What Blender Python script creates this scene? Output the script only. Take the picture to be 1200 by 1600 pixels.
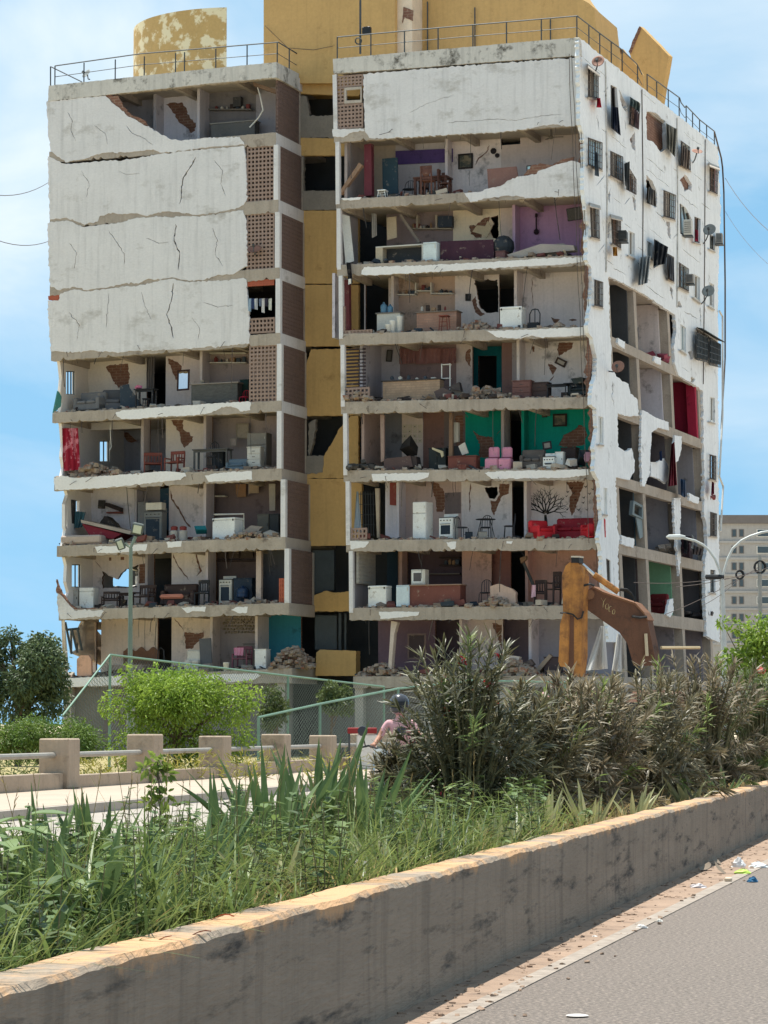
import bpy, bmesh, math, random
from mathutils import Vector as V, noise
from mathutils.geometry import tessellate_polygon
rnd = random.Random(7)
sc = bpy.context.scene
for o in list(bpy.data.objects): bpy.data.objects.remove(o)
COL = sc.collection
# ------------------------------------------------------------------ camera
FPX, CH = 4300.0, 1.4
PITCH = math.atan(330 / FPX)
cam = bpy.data.cameras.new('camera'); cam.sensor_width = 36; cam.sensor_fit = 'HORIZONTAL'
cam.lens = 36 * FPX / 1200; cam.clip_start = .1; cam.clip_end = 4000
co = bpy.data.objects.new('camera', cam); COL.objects.link(co)
co.location = (0, 0, CH); co.rotation_euler = (math.pi / 2 + PITCH, 0, 0); sc.camera = co
# ------------------------------------------------------------------ light
SUN_AZ, SUN_EL = math.radians(-38), math.radians(75)
w = bpy.data.worlds.new('World'); sc.world = w; w.use_nodes = True
nt = w.node_tree; nt.nodes.clear()
def N(t, **k):
    n = nt.nodes.new(t)
    for a, b in k.items(): setattr(n, a, b)
    return n
def L(a, b): nt.links.new(a, b)
out = N('ShaderNodeOutputWorld'); bg = N('ShaderNodeBackground'); bg.inputs[1].default_value = .115
sky = N('ShaderNodeTexSky', sky_type='NISHITA'); sky.sun_disc = False
sky.sun_elevation = SUN_EL; sky.sun_rotation = SUN_AZ; sky.air_density = 1.0; sky.dust_density = .35; sky.ozone_density = 1.6
tc = N('ShaderNodeTexCoord'); va = N('ShaderNodeVectorMath', operation='ADD'); va.inputs[1].default_value = (0, 0, .50); L(tc.outputs['Generated'], va.inputs[0]); vn = N('ShaderNodeVectorMath', operation='NORMALIZE'); L(va.outputs[0], vn.inputs[0]); L(vn.outputs[0], sky.inputs[0]); sep = N('ShaderNodeSeparateXYZ'); L(tc.outputs['Generated'], sep.inputs[0])
def M2(op, a, b):
    m = N('ShaderNodeMath', operation=op)
    for i, x in enumerate((a, b)):
        if isinstance(x, (int, float)): m.inputs[i].default_value = x
        else: L(x, m.inputs[i])
    return m.outputs[0]
zz = M2('MAXIMUM', M2('ADD', sep.outputs[2], .12), .06)
cmb = N('ShaderNodeCombineXYZ'); L(M2('DIVIDE', sep.outputs[0], zz), cmb.inputs[0]); L(M2('DIVIDE', sep.outputs[1], zz), cmb.inputs[1])
mp = N('ShaderNodeMapping'); mp.inputs['Scale'].default_value = (1.5, .75, 1); mp.inputs['Location'].default_value = (3.35, 1.2, 0); L(cmb.outputs[0], mp.inputs[0])
cn = N('ShaderNodeTexNoise'); cn.inputs['Scale'].default_value = 1.25; cn.inputs['Detail'].default_value = 7; cn.inputs['Roughness'].default_value = .52; cn.inputs['Distortion'].default_value = .5
L(mp.outputs[0], cn.inputs['Vector'])
cr = N('ShaderNodeValToRGB'); cr.color_ramp.elements[0].position = .40; cr.color_ramp.elements[1].position = .76; L(cn.outputs[0], cr.inputs[0])
tn = N('ShaderNodeMixRGB', blend_type='MULTIPLY'); tn.inputs[0].default_value = 1; tn.inputs[2].default_value = (.68, .86, .72, 1); L(sky.outputs[0], tn.inputs[1])
mx = N('ShaderNodeMixRGB'); mx.inputs[2].default_value = (4.05, 4.15, 4.05, 1)
hz = N('ShaderNodeMapRange', interpolation_type='SMOOTHSTEP'); hz.inputs[1].default_value = .05; hz.inputs[2].default_value = .2; hz.inputs[3].default_value = .12; hz.inputs[4].default_value = .85; L(sep.outputs[2], hz.inputs[0]); L(M2('MULTIPLY', cr.outputs[0], hz.outputs[0]), mx.inputs[0]); L(tn.outputs[0], mx.inputs[1]); L(mx.outputs[0], bg.inputs[0]); L(bg.outputs[0], out.inputs[0])
sd = bpy.data.lights.new('sun', 'SUN'); sd.energy = 3.0; sd.angle = math.radians(.53); sd.color = (1, .955, .88)
so = bpy.data.objects.new('sun', sd); COL.objects.link(so)
SUND = V((math.sin(SUN_AZ) * math.cos(SUN_EL), math.cos(SUN_AZ) * math.cos(SUN_EL), math.sin(SUN_EL)))
so.rotation_euler = SUND.to_track_quat('Z', 'Y').to_euler(); so.location = (0, 0, 60)
vs = sc.view_settings; vs.view_transform = 'Standard'; vs.look = 'None'; vs.exposure = 1.3; vs.gamma = 1; vs.use_curve_mapping = False
sc.render.engine = 'CYCLES'
sc.cycles.max_bounces = 8; sc.cycles.diffuse_bounces = 6; sc.cycles.transparent_max_bounces = 12
# ------------------------------------------------------------------ measuring helpers
CAM = V((0, 0, CH)); FW = V((0, math.cos(PITCH), math.sin(PITCH))); UP = V((0, -math.sin(PITCH), math.cos(PITCH))); RT = V((1, 0, 0))
def ray(px, py): return FW + RT * ((px - 600) / FPX) - UP * ((py - 800) / FPX)
class Plane:                     # a wall plane; off > 0 goes inward, behind the face
    def __init__(s, o, n): s.o, s.n = V(o), V(n).normalized()
    def hit(s, px, py, off=0.):
        d = ray(px, py); return CAM + d * ((s.o - s.n * off - CAM).dot(s.n) / d.dot(s.n))
def gpx(px, py, z=0.):
    d = ray(px, py); return CAM + d * ((z - CH) / d.z)
def at(px, py, Y):
    d = ray(px, py); return CAM + d * (Y / d.y)
# ------------------------------------------------------------------ materials
MATS = {}
def srgb(r, g, b): return tuple(((c / 255 + .055) / 1.055) ** 2.4 if c > 10 else c / 255 / 12.92 for c in (r, g, b))
def mat(name, col, rough=.85, var=.18, scale=1.6, fine=18., bump=.25, metal=0., streak=0., spec=.3, second=None, amount=.5, sscale=2., edge=.06, brick=None, trans=None, alpha=None, stretch=(1, 1, 1), grime=None, coat=0.):
    if name in MATS: return MATS[name]
    m = bpy.data.materials.new(name); m.use_nodes = True; t = m.node_tree; b = t.nodes['Principled BSDF']; MATS[name] = m
    def n(ty, **k):
        q = t.nodes.new(ty)
        for a, c in k.items(): setattr(q, a, c)
        return q
    lk = t.links.new
    g = n('ShaderNodeNewGeometry'); mpn = n('ShaderNodeMapping'); mpn.inputs['Scale'].default_value = stretch; lk(g.outputs['Position'], mpn.inputs[0])
    def nz(sc_, det=5, vec=None, rg=.6):
        q = n('ShaderNodeTexNoise'); q.inputs['Scale'].default_value = sc_; q.inputs['Detail'].default_value = det; q.inputs['Roughness'].default_value = rg
        lk(vec or mpn.outputs[0], q.inputs['Vector']); return q.outputs[0]
    def mixc(fac, a, c, bt='MIX'):
        q = n('ShaderNodeMixRGB', blend_type=bt)
        for i, x in ((0, fac), (1, a), (2, c)):
            if isinstance(x, (int, float)): q.inputs[i].default_value = x
            elif isinstance(x, tuple): q.inputs[i].default_value = (*x[:3], 1)
            else: lk(x, q.inputs[i])
        return q.outputs[0]
    def ramp(v, p0, p1):
        q = n('ShaderNodeMapRange'); q.inputs[1].default_value = p0; q.inputs[2].default_value = p1; lk(v, q.inputs[0]); return q.outputs[0]
    lo = tuple(max(0, c * (1 - var)) for c in col); hi = tuple(min(1, c * (1 + var)) for c in col)
    if brick:
        # brick = (mortar colour, brick height, brick width); coordinates: along the wall and up
        cx = n('ShaderNodeCombineXYZ'); sx = n('ShaderNodeSeparateXYZ'); lk(g.outputs['Position'], sx.inputs[0])
        ad = n('ShaderNodeMath', operation='ADD'); lk(sx.outputs[0], ad.inputs[0])
        mu = n('ShaderNodeMath', operation='MULTIPLY'); mu.inputs[1].default_value = .7; lk(sx.outputs[1], mu.inputs[0]); lk(mu.outputs[0], ad.inputs[1])
        lk(ad.outputs[0], cx.inputs[0]); lk(sx.outputs[2], cx.inputs[1])
        bt = n('ShaderNodeTexBrick'); lk(cx.outputs[0], bt.inputs['Vector']); bt.inputs['Scale'].default_value = 1
        bt.inputs['Color1'].default_value = (*lo, 1); bt.inputs['Color2'].default_value = (*hi, 1); bt.inputs['Mortar'].default_value = (*brick[0], 1)
        bt.inputs['Brick Width'].default_value = brick[2]; bt.inputs['Row Height'].default_value = brick[1]; bt.inputs['Mortar Size'].default_value = .018; bt.inputs['Mortar Smooth'].default_value = .3
        c = mixc(ramp(nz(3.), .3, .75), bt.outputs[0], tuple(x * .55 for x in col))
    else:
        c = mixc(ramp(nz(scale), .3, .7), lo, hi)
    c = mixc(.35, c, mixc(ramp(nz(fine, 3), .25, .75), tuple(x * .72 for x in col), hi))
    if streak:
        m2 = n('ShaderNodeMapping'); m2.inputs['Scale'].default_value = (3.2, 3.2, .22); lk(g.outputs['Position'], m2.inputs[0])
        c = mixc(ramp(nz(1.7, 6, m2.outputs[0]), .5, .85), c, mixc(streak, c, tuple(x * .35 for x in col)))
    if second:
        r_ = ramp(nz(sscale, 8, None, .65), amount - edge, amount + edge); c = mixc(r_, second, c)
    if grime:
        r_ = ramp(nz(grime[1], 9, None, .7), grime[2], grime[2] + .14); c = mixc(r_, c, grime[0])
    lk(c, b.inputs['Base Color'])
    b.inputs['Roughness'].default_value = rough; b.inputs['Metallic'].default_value = metal; b.inputs['Specular IOR Level'].default_value = spec
    if coat: b.inputs['Coat Weight'].default_value = coat
    if trans: b.inputs['Transmission Weight'].default_value = trans; b.inputs['IOR'].default_value = 1.45
    if bump:
        bp = n('ShaderNodeBump'); bp.inputs['Strength'].default_value = bump; bp.inputs['Distance'].default_value = .02
        lk(nz(fine, 6), bp.inputs['Height']); lk(bp.outputs[0], b.inputs['Normal'])
    return m
def leafmat(name, c1, c2, rough=.5, tl=.35, scale=6., spec=.35):
    m = bpy.data.materials.new(name); m.use_nodes = True; t = m.node_tree; b = t.nodes['Principled BSDF']; MATS[name] = m
    n = t.nodes.new; lk = t.links.new
    g = n('ShaderNodeNewGeometry'); q = n('ShaderNodeTexNoise'); q.inputs['Scale'].default_value = scale; q.inputs['Detail'].default_value = 4; lk(g.outputs['Position'], q.inputs['Vector'])
    r = n('ShaderNodeMapRange'); r.inputs[1].default_value = .3; r.inputs[2].default_value = .7; lk(q.outputs[0], r.inputs[0])
    x = n('ShaderNodeMixRGB'); lk(r.outputs[0], x.inputs[0]); x.inputs[1].default_value = (*c1, 1); x.inputs[2].default_value = (*c2, 1)
    h = n('ShaderNodeHueSaturation'); lk(g.outputs['Random Per Island'], h.inputs['Value']); mr = n('ShaderNodeMapRange'); mr.inputs[3].default_value = .65; mr.inputs[4].default_value = 1.35
    lk(g.outputs['Random Per Island'], mr.inputs[0]); lk(mr.outputs[0], h.inputs['Value']); lk(x.outputs[0], h.inputs['Color'])
    lk(h.outputs[0], b.inputs['Base Color']); b.inputs['Roughness'].default_value = rough; b.inputs['Specular IOR Level'].default_value = spec
    tr = n('ShaderNodeBsdfTranslucent'); lk(h.outputs[0], tr.inputs[0]); ms = n('ShaderNodeMixShader'); ms.inputs[0].default_value = tl
    lk(b.outputs[0], ms.inputs[1]); lk(tr.outputs[0], ms.inputs[2]); lk(ms.outputs[0], t.nodes['Material Output'].inputs[0])
    return m
def paint(r, g, b, rough=.7, name=None, **k):            # a plain painted / cloth / plastic surface, colour given as seen
    nm = name or 'paint_%d_%d_%d_%d' % (r, g, b, rough * 100)
    if nm in MATS: return MATS[nm]
    k.setdefault('bump', .08); k.setdefault('grime', (srgb(150, 136, 120), 3.2, .585))
    return mat(nm, srgb(r, g, b), rough, **k)
# ------------------------------------------------------------------ mesh building
ORG = {}
class Fr:                        # a local frame in metres: x right, y away from the viewer, z up
    def __init__(s, o, x=V((1, 0, 0)), y=V((0, 1, 0)), z=V((0, 0, 1))): s.o, s.x, s.y, s.z = V(o), V(x), V(y), V(z)
    def p(s, x, y, z): return s.o + s.x * x + s.y * y + s.z * z
    def rot(s, a, o=None):       # turned about z by a degrees
        c, q = math.cos(math.radians(a)), math.sin(math.radians(a)); return Fr(o or s.o, s.x * c + s.y * q, s.y * c - s.x * q, s.z)
    def tip(s, a, o=None):       # tipped in the x-z plane
        c, q = math.cos(math.radians(a)), math.sin(math.radians(a)); return Fr(o or s.o, s.x * c + s.z * q, s.y, s.z * c - s.x * q)
    def lean(s, a, o=None):      # tipped in the y-z plane (positive leans back)
        c, q = math.cos(math.radians(a)), math.sin(math.radians(a)); return Fr(o or s.o, s.x, s.y * c - s.z * q, s.z * c + s.y * q)
class G:
    def __init__(s): s.v, s.f = [], []
    def add(s, vs_, fs):
        n = len(s.v); s.v += [V(q) for q in vs_]; s.f += [tuple(i + n for i in f) for f in fs]; return s
    def box(s, fr, x0, x1, y0, y1, z0, z1):
        return s.add([fr.p(x, y, z) for z in (z0, z1) for y in (y0, y1) for x in (x0, x1)], [(0, 2, 3, 1), (4, 5, 7, 6), (0, 1, 5, 4), (2, 6, 7, 3), (0, 4, 6, 2), (1, 3, 7, 5)])
    def rbox(s, fr, x0, x1, y0, y1, z0, z1, b=.04):   # box with chamfered edges
        xs, ys, zs = (x0, x0 + b, x1 - b, x1), (y0, y0 + b, y1 - b, y1), (z0, z0 + b, z1 - b, z1)
        bm = bmesh.new(); pts = []
        for i in (0, 3):
            for j in (1, 2):
                for k in (1, 2):
                    pts += [(xs[i], ys[j], zs[k]), (xs[j], ys[i], zs[k]), (xs[j], ys[k], zs[i])]
        bv = [bm.verts.new(q) for q in pts]; r = bmesh.ops.convex_hull(bm, input=bv)
        bm.verts.index_update(); vs_ = [fr.p(*q.co) for q in bm.verts]; fs = [tuple(q.index for q in f.verts) for f in bm.faces]; bm.free(); return s.add(vs_, fs)
    def poly(s, outer, vec, holes=()):                # polygon (with holes) pushed along vec to a solid
        loops = [list(map(V, outer))] + [list(map(V, h)) for h in holes]; flat = [p for l in loops for p in l]; n = len(flat)
        tri = tessellate_polygon(loops); fs = [tuple(t) for t in tri] + [tuple(i + n for i in reversed(t)) for t in tri]; k = 0
        for l in loops:
            m = len(l)
            for i in range(m): a, b = k + i, k + (i + 1) % m; fs.append((a, b, b + n, a + n))
            k += m
        return s.add(flat + [p + V(vec) for p in flat], fs)
    def tube(s, pts, r, n=6, cap=True):
        pts = [V(p) for p in pts]; rs = r if isinstance(r, (list, tuple)) else [r] * len(pts); vs_ = []; fs = []; ref = None
        for i, p in enumerate(pts):
            d = (pts[min(i + 1, len(pts) - 1)] - pts[max(i - 1, 0)]).normalized()
            if ref is None: ref = V((0, 0, 1)) if abs(d.z) < .9 else V((1, 0, 0))
            a = d.cross(ref).normalized(); b = a.cross(d); ref = b if abs(b.dot(d)) < .9 else ref
            vs_ += [p + (a * math.cos(2 * math.pi * k / n) + b * math.sin(2 * math.pi * k / n)) * rs[i] for k in range(n)]
        for i in range(len(pts) - 1):
            for k in range(n): fs.append((i * n + k, i * n + (k + 1) % n, (i + 1) * n + (k + 1) % n, (i + 1) * n + k))
        if cap: fs += [tuple(range(n))[::-1], tuple(range((len(pts) - 1) * n, len(pts) * n))]
        return s.add(vs_, fs)
    def lathe(s, fr, prof, n=12):                     # prof: (radius, height)
        vs_ = [fr.p(r * math.cos(2 * math.pi * k / n), r * math.sin(2 * math.pi * k / n), z) for r, z in prof for k in range(n)]; fs = []
        for i in range(len(prof) - 1):
            for k in range(n): fs.append((i * n + k, i * n + (k + 1) % n, (i + 1) * n + (k + 1) % n, (i + 1) * n + k))
        fs += [tuple(range(n))[::-1], tuple(range((len(prof) - 1) * n, len(prof) * n))]
        return s.add(vs_, fs)
    def grid(s, fn, nu, nv):                          # a sheet: fn(u, v) for u, v in 0..1
        vs_ = [fn(i / nu, j / nv) for j in range(nv + 1) for i in range(nu + 1)]; w_ = nu + 1
        return s.add(vs_, [(j * w_ + i, j * w_ + i + 1, (j + 1) * w_ + i + 1, (j + 1) * w_ + i) for j in range(nv) for i in range(nu)])
    def rock(s, c, r, sq=(1, 1, 1), rn=rnd):
        q = []
        for i in range(8):
            q.append(V(c) + V(((1 if i & 1 else -1) * r * sq[0] * rn.uniform(.45, 1), (1 if i & 2 else -1) * r * sq[1] * rn.uniform(.45, 1), (1 if i & 4 else -1) * r * sq[2] * rn.uniform(.45, 1))))
        a = rn.uniform(0, 3.14); ca, sa = math.cos(a), math.sin(a); b = rn.uniform(-.6, .6); cb, sb = math.cos(b), math.sin(b); o = V(c)
        q = [o + V((d.x * ca - d.y * sa, d.x * sa + d.y * ca, d.z)) for d in (p - o for p in q)]
        q = [o + V((d.x, d.y * cb - d.z * sb, d.y * sb + d.z * cb)) for d in (p - o for p in q)]
        return s.add(q, [(0, 2, 3, 1), (4, 5, 7, 6), (0, 1, 5, 4), (2, 6, 7, 3), (0, 4, 6, 2), (1, 3, 7, 5)])
    def blade(s, o, d, side, ln, wd, bend, seg=5, fold=.25, tip=.04, belly=.35, curl=1.6):
        # a leaf blade from o along d, width across 'side', drooping by bend
        o, d, side = V(o), V(d).normalized(), V(side).normalized(); n_ = d.cross(side).normalized(); vs_ = []
        for i in range(seg + 1):
            t = i / seg; wv = wd * ((.55 + .45 * t / belly) if t < belly else max(tip, 1 - ((t - belly) / (1 - belly)) ** 1.7))
            c = o + d * ln * t + V((0, 0, -bend * ln * t ** curl)); vs_ += [c - side * wv * .5, c - n_ * wv * fold, c + side * wv * .5]
        fs = []
        for i in range(seg): a = i * 3; fs += [(a, a + 1, a + 4, a + 3), (a + 1, a + 2, a + 5, a + 4)]
        return s.add(vs_, fs)
    def obj(s, name, m, parent=None, label=None, cat=None, group=None, kind=None, smooth=False, recalc=True):
        me = bpy.data.meshes.new(name)
        if parent is not None: org = ORG[parent]
        else:
            xs = [p.x for p in s.v]; ys = [p.y for p in s.v]; org = V(((min(xs) + max(xs)) / 2, (min(ys) + max(ys)) / 2, min(p.z for p in s.v)))
        me.from_pydata([p - org for p in s.v], [], s.f)
        if recalc:
            bm = bmesh.new(); bm.from_mesh(me); bmesh.ops.recalc_face_normals(bm, faces=bm.faces); bm.to_mesh(me); bm.free()
        if smooth: me.polygons.foreach_set('use_smooth', [True] * len(me.polygons))
        if m: me.materials.append(m)
        o = bpy.data.objects.new(name, me); COL.objects.link(o); ORG[o] = org
        if parent is not None: o.parent = parent
        else: o.location = org
        return tag(o, label, cat, group, kind)
def tag(o, label=None, cat=None, group=None, kind=None):
    for k, v in (('label', label), ('category', cat), ('group', group), ('kind', kind)):
        if v: o[k] = v
    return o
def thing(name, label, cat, loc, group=None, kind=None):
    o = bpy.data.objects.new(name, None); o.empty_display_size = .3; COL.objects.link(o); o.location = loc; ORG[o] = V(loc)
    return tag(o, label, cat, group, kind)
def jag(pts, amp=1.2, step=5., seed=0, closed=True):      # break up straight traced edges (pixels)
    r = random.Random(seed * 7919 + len(pts)); o = []; n = len(pts)
    for i in range(n if closed else n - 1):
        a, b = pts[i], pts[(i + 1) % n]; dx, dy = b[0] - a[0], b[1] - a[1]; ln = math.hypot(dx, dy); k = max(1, int(ln / step)); o.append(a)
        for j in range(1, k):
            t = (j + r.uniform(-.3, .3)) / k; e = r.gauss(0, amp) * .6; o.append((a[0] + dx * t - dy / ln * e, a[1] + dy * t + dx / ln * e))
    if not closed: o.append(pts[-1])
    return o
def crk(pts, wd=1.6, seed=0, amp=1.0):                    # a crack: a thin tapering jagged polygon (pixels)
    ln = jag(pts, amp, 4., seed, False); n = len(ln); a, b = [], []; r = random.Random(seed + 5)
    for i, p in enumerate(ln):
        q0, q1 = ln[max(i - 1, 0)], ln[min(i + 1, n - 1)]; dx, dy = q1[0] - q0[0], q1[1] - q0[1]; l = math.hypot(dx, dy) or 1
        h = wd * .5 * (.25 if i in (0, n - 1) else r.uniform(.5, 1.25)); a.append((p[0] - dy / l * h, p[1] + dx / l * h)); b.append((p[0] + dy / l * h, p[1] - dx / l * h))
    return a + b[::-1]
# ------------------------------------------------------------------ the damaged apartment block
TH = math.radians(20.5)
RX = V((math.cos(TH), -math.sin(TH), 0)); WX = V((math.sin(TH), math.cos(TH), 0)); ZX = V((0, 0, 1))
FP = Plane(at(930, 700, 107.5), -WX)
def sideplane(a, b, sgn):
    pa, pb = FP.hit(*a), FP.hit(*b); n = (pa - pb).cross(WX); n = n if n.x * sgn > 0 else -n; return Plane(pa, n)
RP = sideplane((904, 58), (946, 968), 1)       # right-hand facade
LP = sideplane((76, 140), (97, 1060), -1)      # left end wall
SP = sideplane((433, 110), (453, 950), 1)      # return of the left wing beside the stair shaft
def Z(pts, ox, oy, s): return [(ox + x / s, oy + y / s) for x, y in pts]
def fuz(px, py, off=0.): p = FP.hit(px, py, off) - FP.o; return p.dot(RX), p.z + FP.o.z
def P3(u, z, off=0.): return FP.o + RX * u + WX * off + ZX * (z - FP.o.z)
DR = 2.8                                        # depth of the front rooms
white = mat('white_plaster', srgb(222, 219, 217), .9, .07, .45, 9., .5, streak=.36, grime=(srgb(180, 175, 168), .6, .56), stretch=(1, 1, 1.6))
whiteside = mat('white_plaster_weathered', srgb(232, 234, 234), .9, .07, .7, 7., .45, streak=.34, grime=(srgb(120, 116, 108), 1.1, .60))
parap = mat('parapet_plaster', srgb(206, 201, 192), .9, .1, .9, 9., .4, streak=.6, grime=(srgb(90, 86, 78), 1.6, .53))
conc = mat('beam_concrete', srgb(170, 158, 144), .95, .2, 1.2, 14., .6, streak=.5, grime=(srgb(116, 104, 92), 1.4, .58))
concd = mat('slab_concrete', srgb(180, 170, 158), .95, .18, 1.2, 14., .4)
yellow = mat('ochre_paint', srgb(202, 164, 106), .85, .08, .6, 8., .3, streak=.28, grime=(srgb(165, 130, 80), 1.3, .60))
yellowpeel = mat('ochre_paint_peeling', srgb(194, 162, 106), .85, .1, .6, 8., .3, second=srgb(232, 218, 180), amount=.47, sscale=1.6, edge=.03)
brickm = mat('exposed_brick', srgb(134, 96, 80), .95, .2, 3, 20., .5, brick=(srgb(164, 146, 126), .12, .27))
clay = mat('clay_block', srgb(152, 130, 118), .9, .16, 5., 20., .35)
claydk = mat('clay_block_dark', srgb(120, 100, 92), .9, .16, 5., 20., .35)
rust = mat('rusty_steel', srgb(88, 78, 72), .7, .3, 5, 30, .2)
iron = mat('grey_iron', srgb(78, 82, 84), .6, .2, 5, 30, .1, metal=.3)
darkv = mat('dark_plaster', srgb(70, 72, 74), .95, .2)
glass = mat('window_glass', srgb(150, 172, 178), .08, .1, bump=0, spec=.6)
plank_m = mat('old_timber', srgb(120, 96, 76), .85, .25, 2, 22, .4)
rubm = mat('rubble_mix', srgb(148, 134, 120), .95, .35, 6, 30, .4, second=srgb(136, 90, 72), amount=.42, sscale=5)
BROOT = FP.hit(930, 1130); BROOT = V((BROOT.x, BROOT.y, 0))
bld = thing('apartment_building', 'ruined white and ochre apartment block with its front torn open floor by floor', 'building', BROOT)
# slab lines: x, top, bottom at the left end; x, top, bottom at the right end (photo pixels on the front plane)
SL = {'L': [(76, 139, 158, 433, 102, 121), (77, 237, 255, 431, 207, 227), (78, 339, 357, 435, 312, 332), (78, 445, 462, 437, 418, 436), (80, 549, 564, 438, 520, 538),
            (82, 645, 661, 440, 626, 643), (85, 747, 767, 440, 732, 750), (89, 853, 870, 446, 839, 858), (92, 953, 969, 452, 942, 960), (97, 1060, 1074, 456, 1044, 1067)],
      'R': [(521, 97, 115, 906, 66, 87), (522, 203, 223, 907, 179, 196), (525, 312, 327, 912, 291, 306), (527, 414, 432, 915, 399, 415), (530, 522, 540, 919, 510, 526),
            (533, 628, 647, 923, 620, 637), (537, 735, 753, 928, 733, 750), (541, 844, 862, 934, 841, 859), (546, 950, 969, 943, 946, 967), (552, 1057, 1075, 948, 1056, 1073)]}
LINE = {}
for wg in 'LR':
    for k, (xl, tl, bl_, xr, tr_, br_) in enumerate(SL[wg]):
        a, b, c, d = fuz(xl, tl), fuz(xr, tr_), fuz(xl, bl_), fuz(xr, br_)
        LINE[wg, k] = (a[0], b[0], lambda u, a=a, b=b: a[1] + (b[1] - a[1]) * (u - a[0]) / (b[0] - a[0]), lambda u, c=c, d=d: c[1] + (d[1] - c[1]) * (u - c[0]) / (d[0] - c[0]))
SLT = .17
def ztop(wg, k, u): return LINE[wg, k][2](u)
def zbot(wg, k, u): return LINE[wg, k][3](u)
def zceil(wg, k, u): return LINE[wg, k - 1][2](u) - SLT      # ceiling of the storey whose floor is slab k
DEEP = {'L': 7.4, 'R': 19.4}
for wg in 'LR':
    for k in range(10):
        ul, ur = LINE[wg, k][0], LINE[wg, k][1]; e = .06 if wg == 'R' else 0
        q = [P3(ul, ztop(wg, k, ul)), P3(ur - e, ztop(wg, k, ur)), P3(ur - e, ztop(wg, k, ur) - SLT), P3(ul, ztop(wg, k, ul) - SLT)]
        G().poly(q, WX * DEEP[wg]).obj('floor_slab', concd, bld)
        # front beam, set 1 cm proud and with an uneven lower edge
        n = 90; top = []; bot = []; r = random.Random(k * 3 + (wg == 'R'))
        for i in range(n + 1):
            u = ul + (ur - ul) * i / n; top.append((u, ztop(wg, k, u) + r.uniform(-.03, .02) - (.09 if r.random() < .06 else 0))); bot.append((u, zbot(wg, k, u) + r.uniform(-.025, .02) + (.1 if r.random() < .07 else 0)))
        G().poly([P3(u, z, -.01) for u, z in top + bot[::-1]], WX * .24).obj('beam', conc, bld)
        # cross beams under the slab
        for i, t in enumerate((.02, .27, .53, .79) if wg == 'L' else (.02, .22, .49, .74)):
            if k == 9: break
            u = ul + (ur - ul) * t; zt = ztop(wg, k, u) - SLT
            G().box(Fr(P3(u, zt, .23), RX, WX), 0, .22, 0, DR - .1, -.26, .01).obj('beam', conc, bld)
# ---- facade panels (whole walls still standing), 3 cm proud of the beams
def fpanel(name, pts, m=white, holes=(), off=-.03, th=.13, amp=1.15, step=3.2, seed=1, par=None, pl=FP, jagged=True):
    o = jag(pts, amp, step, seed) if jagged else pts
    return G().poly([pl.hit(x, y, off) for x, y in o], -pl.n * th, [[pl.hit(x, y, off) for x, y in h] for h in holes]).obj(name, m, par or bld)
z1 = lambda p: Z(p, 60, 0, 2.4); z4 = lambda p: Z(p, 60, 320, 2.5); z2 = lambda p: Z(p, 500, 0, 2.609); z5 = lambda p: Z(p, 500, 300, 2.609)
z7 = lambda p: Z(p, 60, 620, 2.5); z8 = lambda p: Z(p, 500, 620, 2.609); zs2 = lambda p: Z(p, 710, 200, 5.217); zs1 = lambda p: Z(p, 520, 200, 5.714)
fpanel('wall_panel', z1([(30, 381), (250, 358), (275, 385), (300, 402), (330, 432), (390, 465), (440, 490), (490, 520), (530, 527), (620, 517), (755, 513), (772, 543), (720, 546), (640, 551), (592, 558), (540, 566), (455, 572), (430, 560), (350, 570), (245, 573), (165, 598), (100, 609), (45, 566), (36, 500)]), holes=[crk(z1([(110, 420), (128, 455), (122, 490), (140, 530)]), .9, 41), crk(z1([(330, 470), (352, 500), (400, 520), (430, 545)]), 1., 42), crk(z1([(210, 470), (250, 500), (262, 545)]), .7, 43)], seed=2)
fpanel('exposed_brick_edge', z1([(247, 358), (300, 360), (318, 400), (345, 428), (400, 452), (415, 470), (390, 468), (330, 436), (300, 404)]), brickm, off=.0, th=.1, seed=9)
fpanel('wall_panel', z1([(35, 584), (95, 613), (160, 611), (235, 604), (270, 600), (300, 604), (360, 594), (440, 580), (590, 562), (700, 554), (772, 548), (779, 600), (781, 745), (770, 768)]) +
       z4([(780, 12), (700, 30), (620, 40), (545, 28), (500, 26), (460, 33), (420, 43), (385, 33), (320, 36), (290, 30), (240, 43), (230, 66), (180, 78), (110, 50), (45, 58)]),
       holes=[crk(z1([(590, 590), (570, 625), (542, 670), (536, 720), (528, 765)]), 2.4, 3), crk(z1([(160, 640), (190, 690), (180, 740)]), .9, 44), crk(z1([(660, 600), (690, 640), (684, 690), (702, 735)]), .9, 45), crk(z1([(300, 640), (330, 655), (380, 650)]), .6, 46)], seed=3)
fpanel('wall_panel', z4([(35, 74), (45, 68), (110, 61), (180, 87), (235, 79), (320, 70), (385, 50), (430, 50), (460, 43), (530, 50), (560, 44), (620, 45), (700, 36), (800, 22), (812, 60), (816, 240), (790, 252), (760, 272), (700, 273), (650, 292), (590, 298), (520, 283), (460, 293), (430, 288), (390, 308), (335, 308), (270, 323), (185, 333), (140, 320), (75, 333), (45, 318)]),
       holes=[crk(z4([(535, 75), (530, 140), (552, 190), (545, 255)]), 2.2, 4), crk(z4([(275, 100), (302, 142), (335, 190), (335, 232)]), 1., 5), crk(z4([(420, 130), (470, 150), (510, 145)]), .7, 47), crk(z4([(680, 90), (700, 140), (690, 190), (720, 240)]), .9, 48), crk(z4([(120, 150), (150, 190), (140, 250)]), .8, 49)], seed=4)
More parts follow.
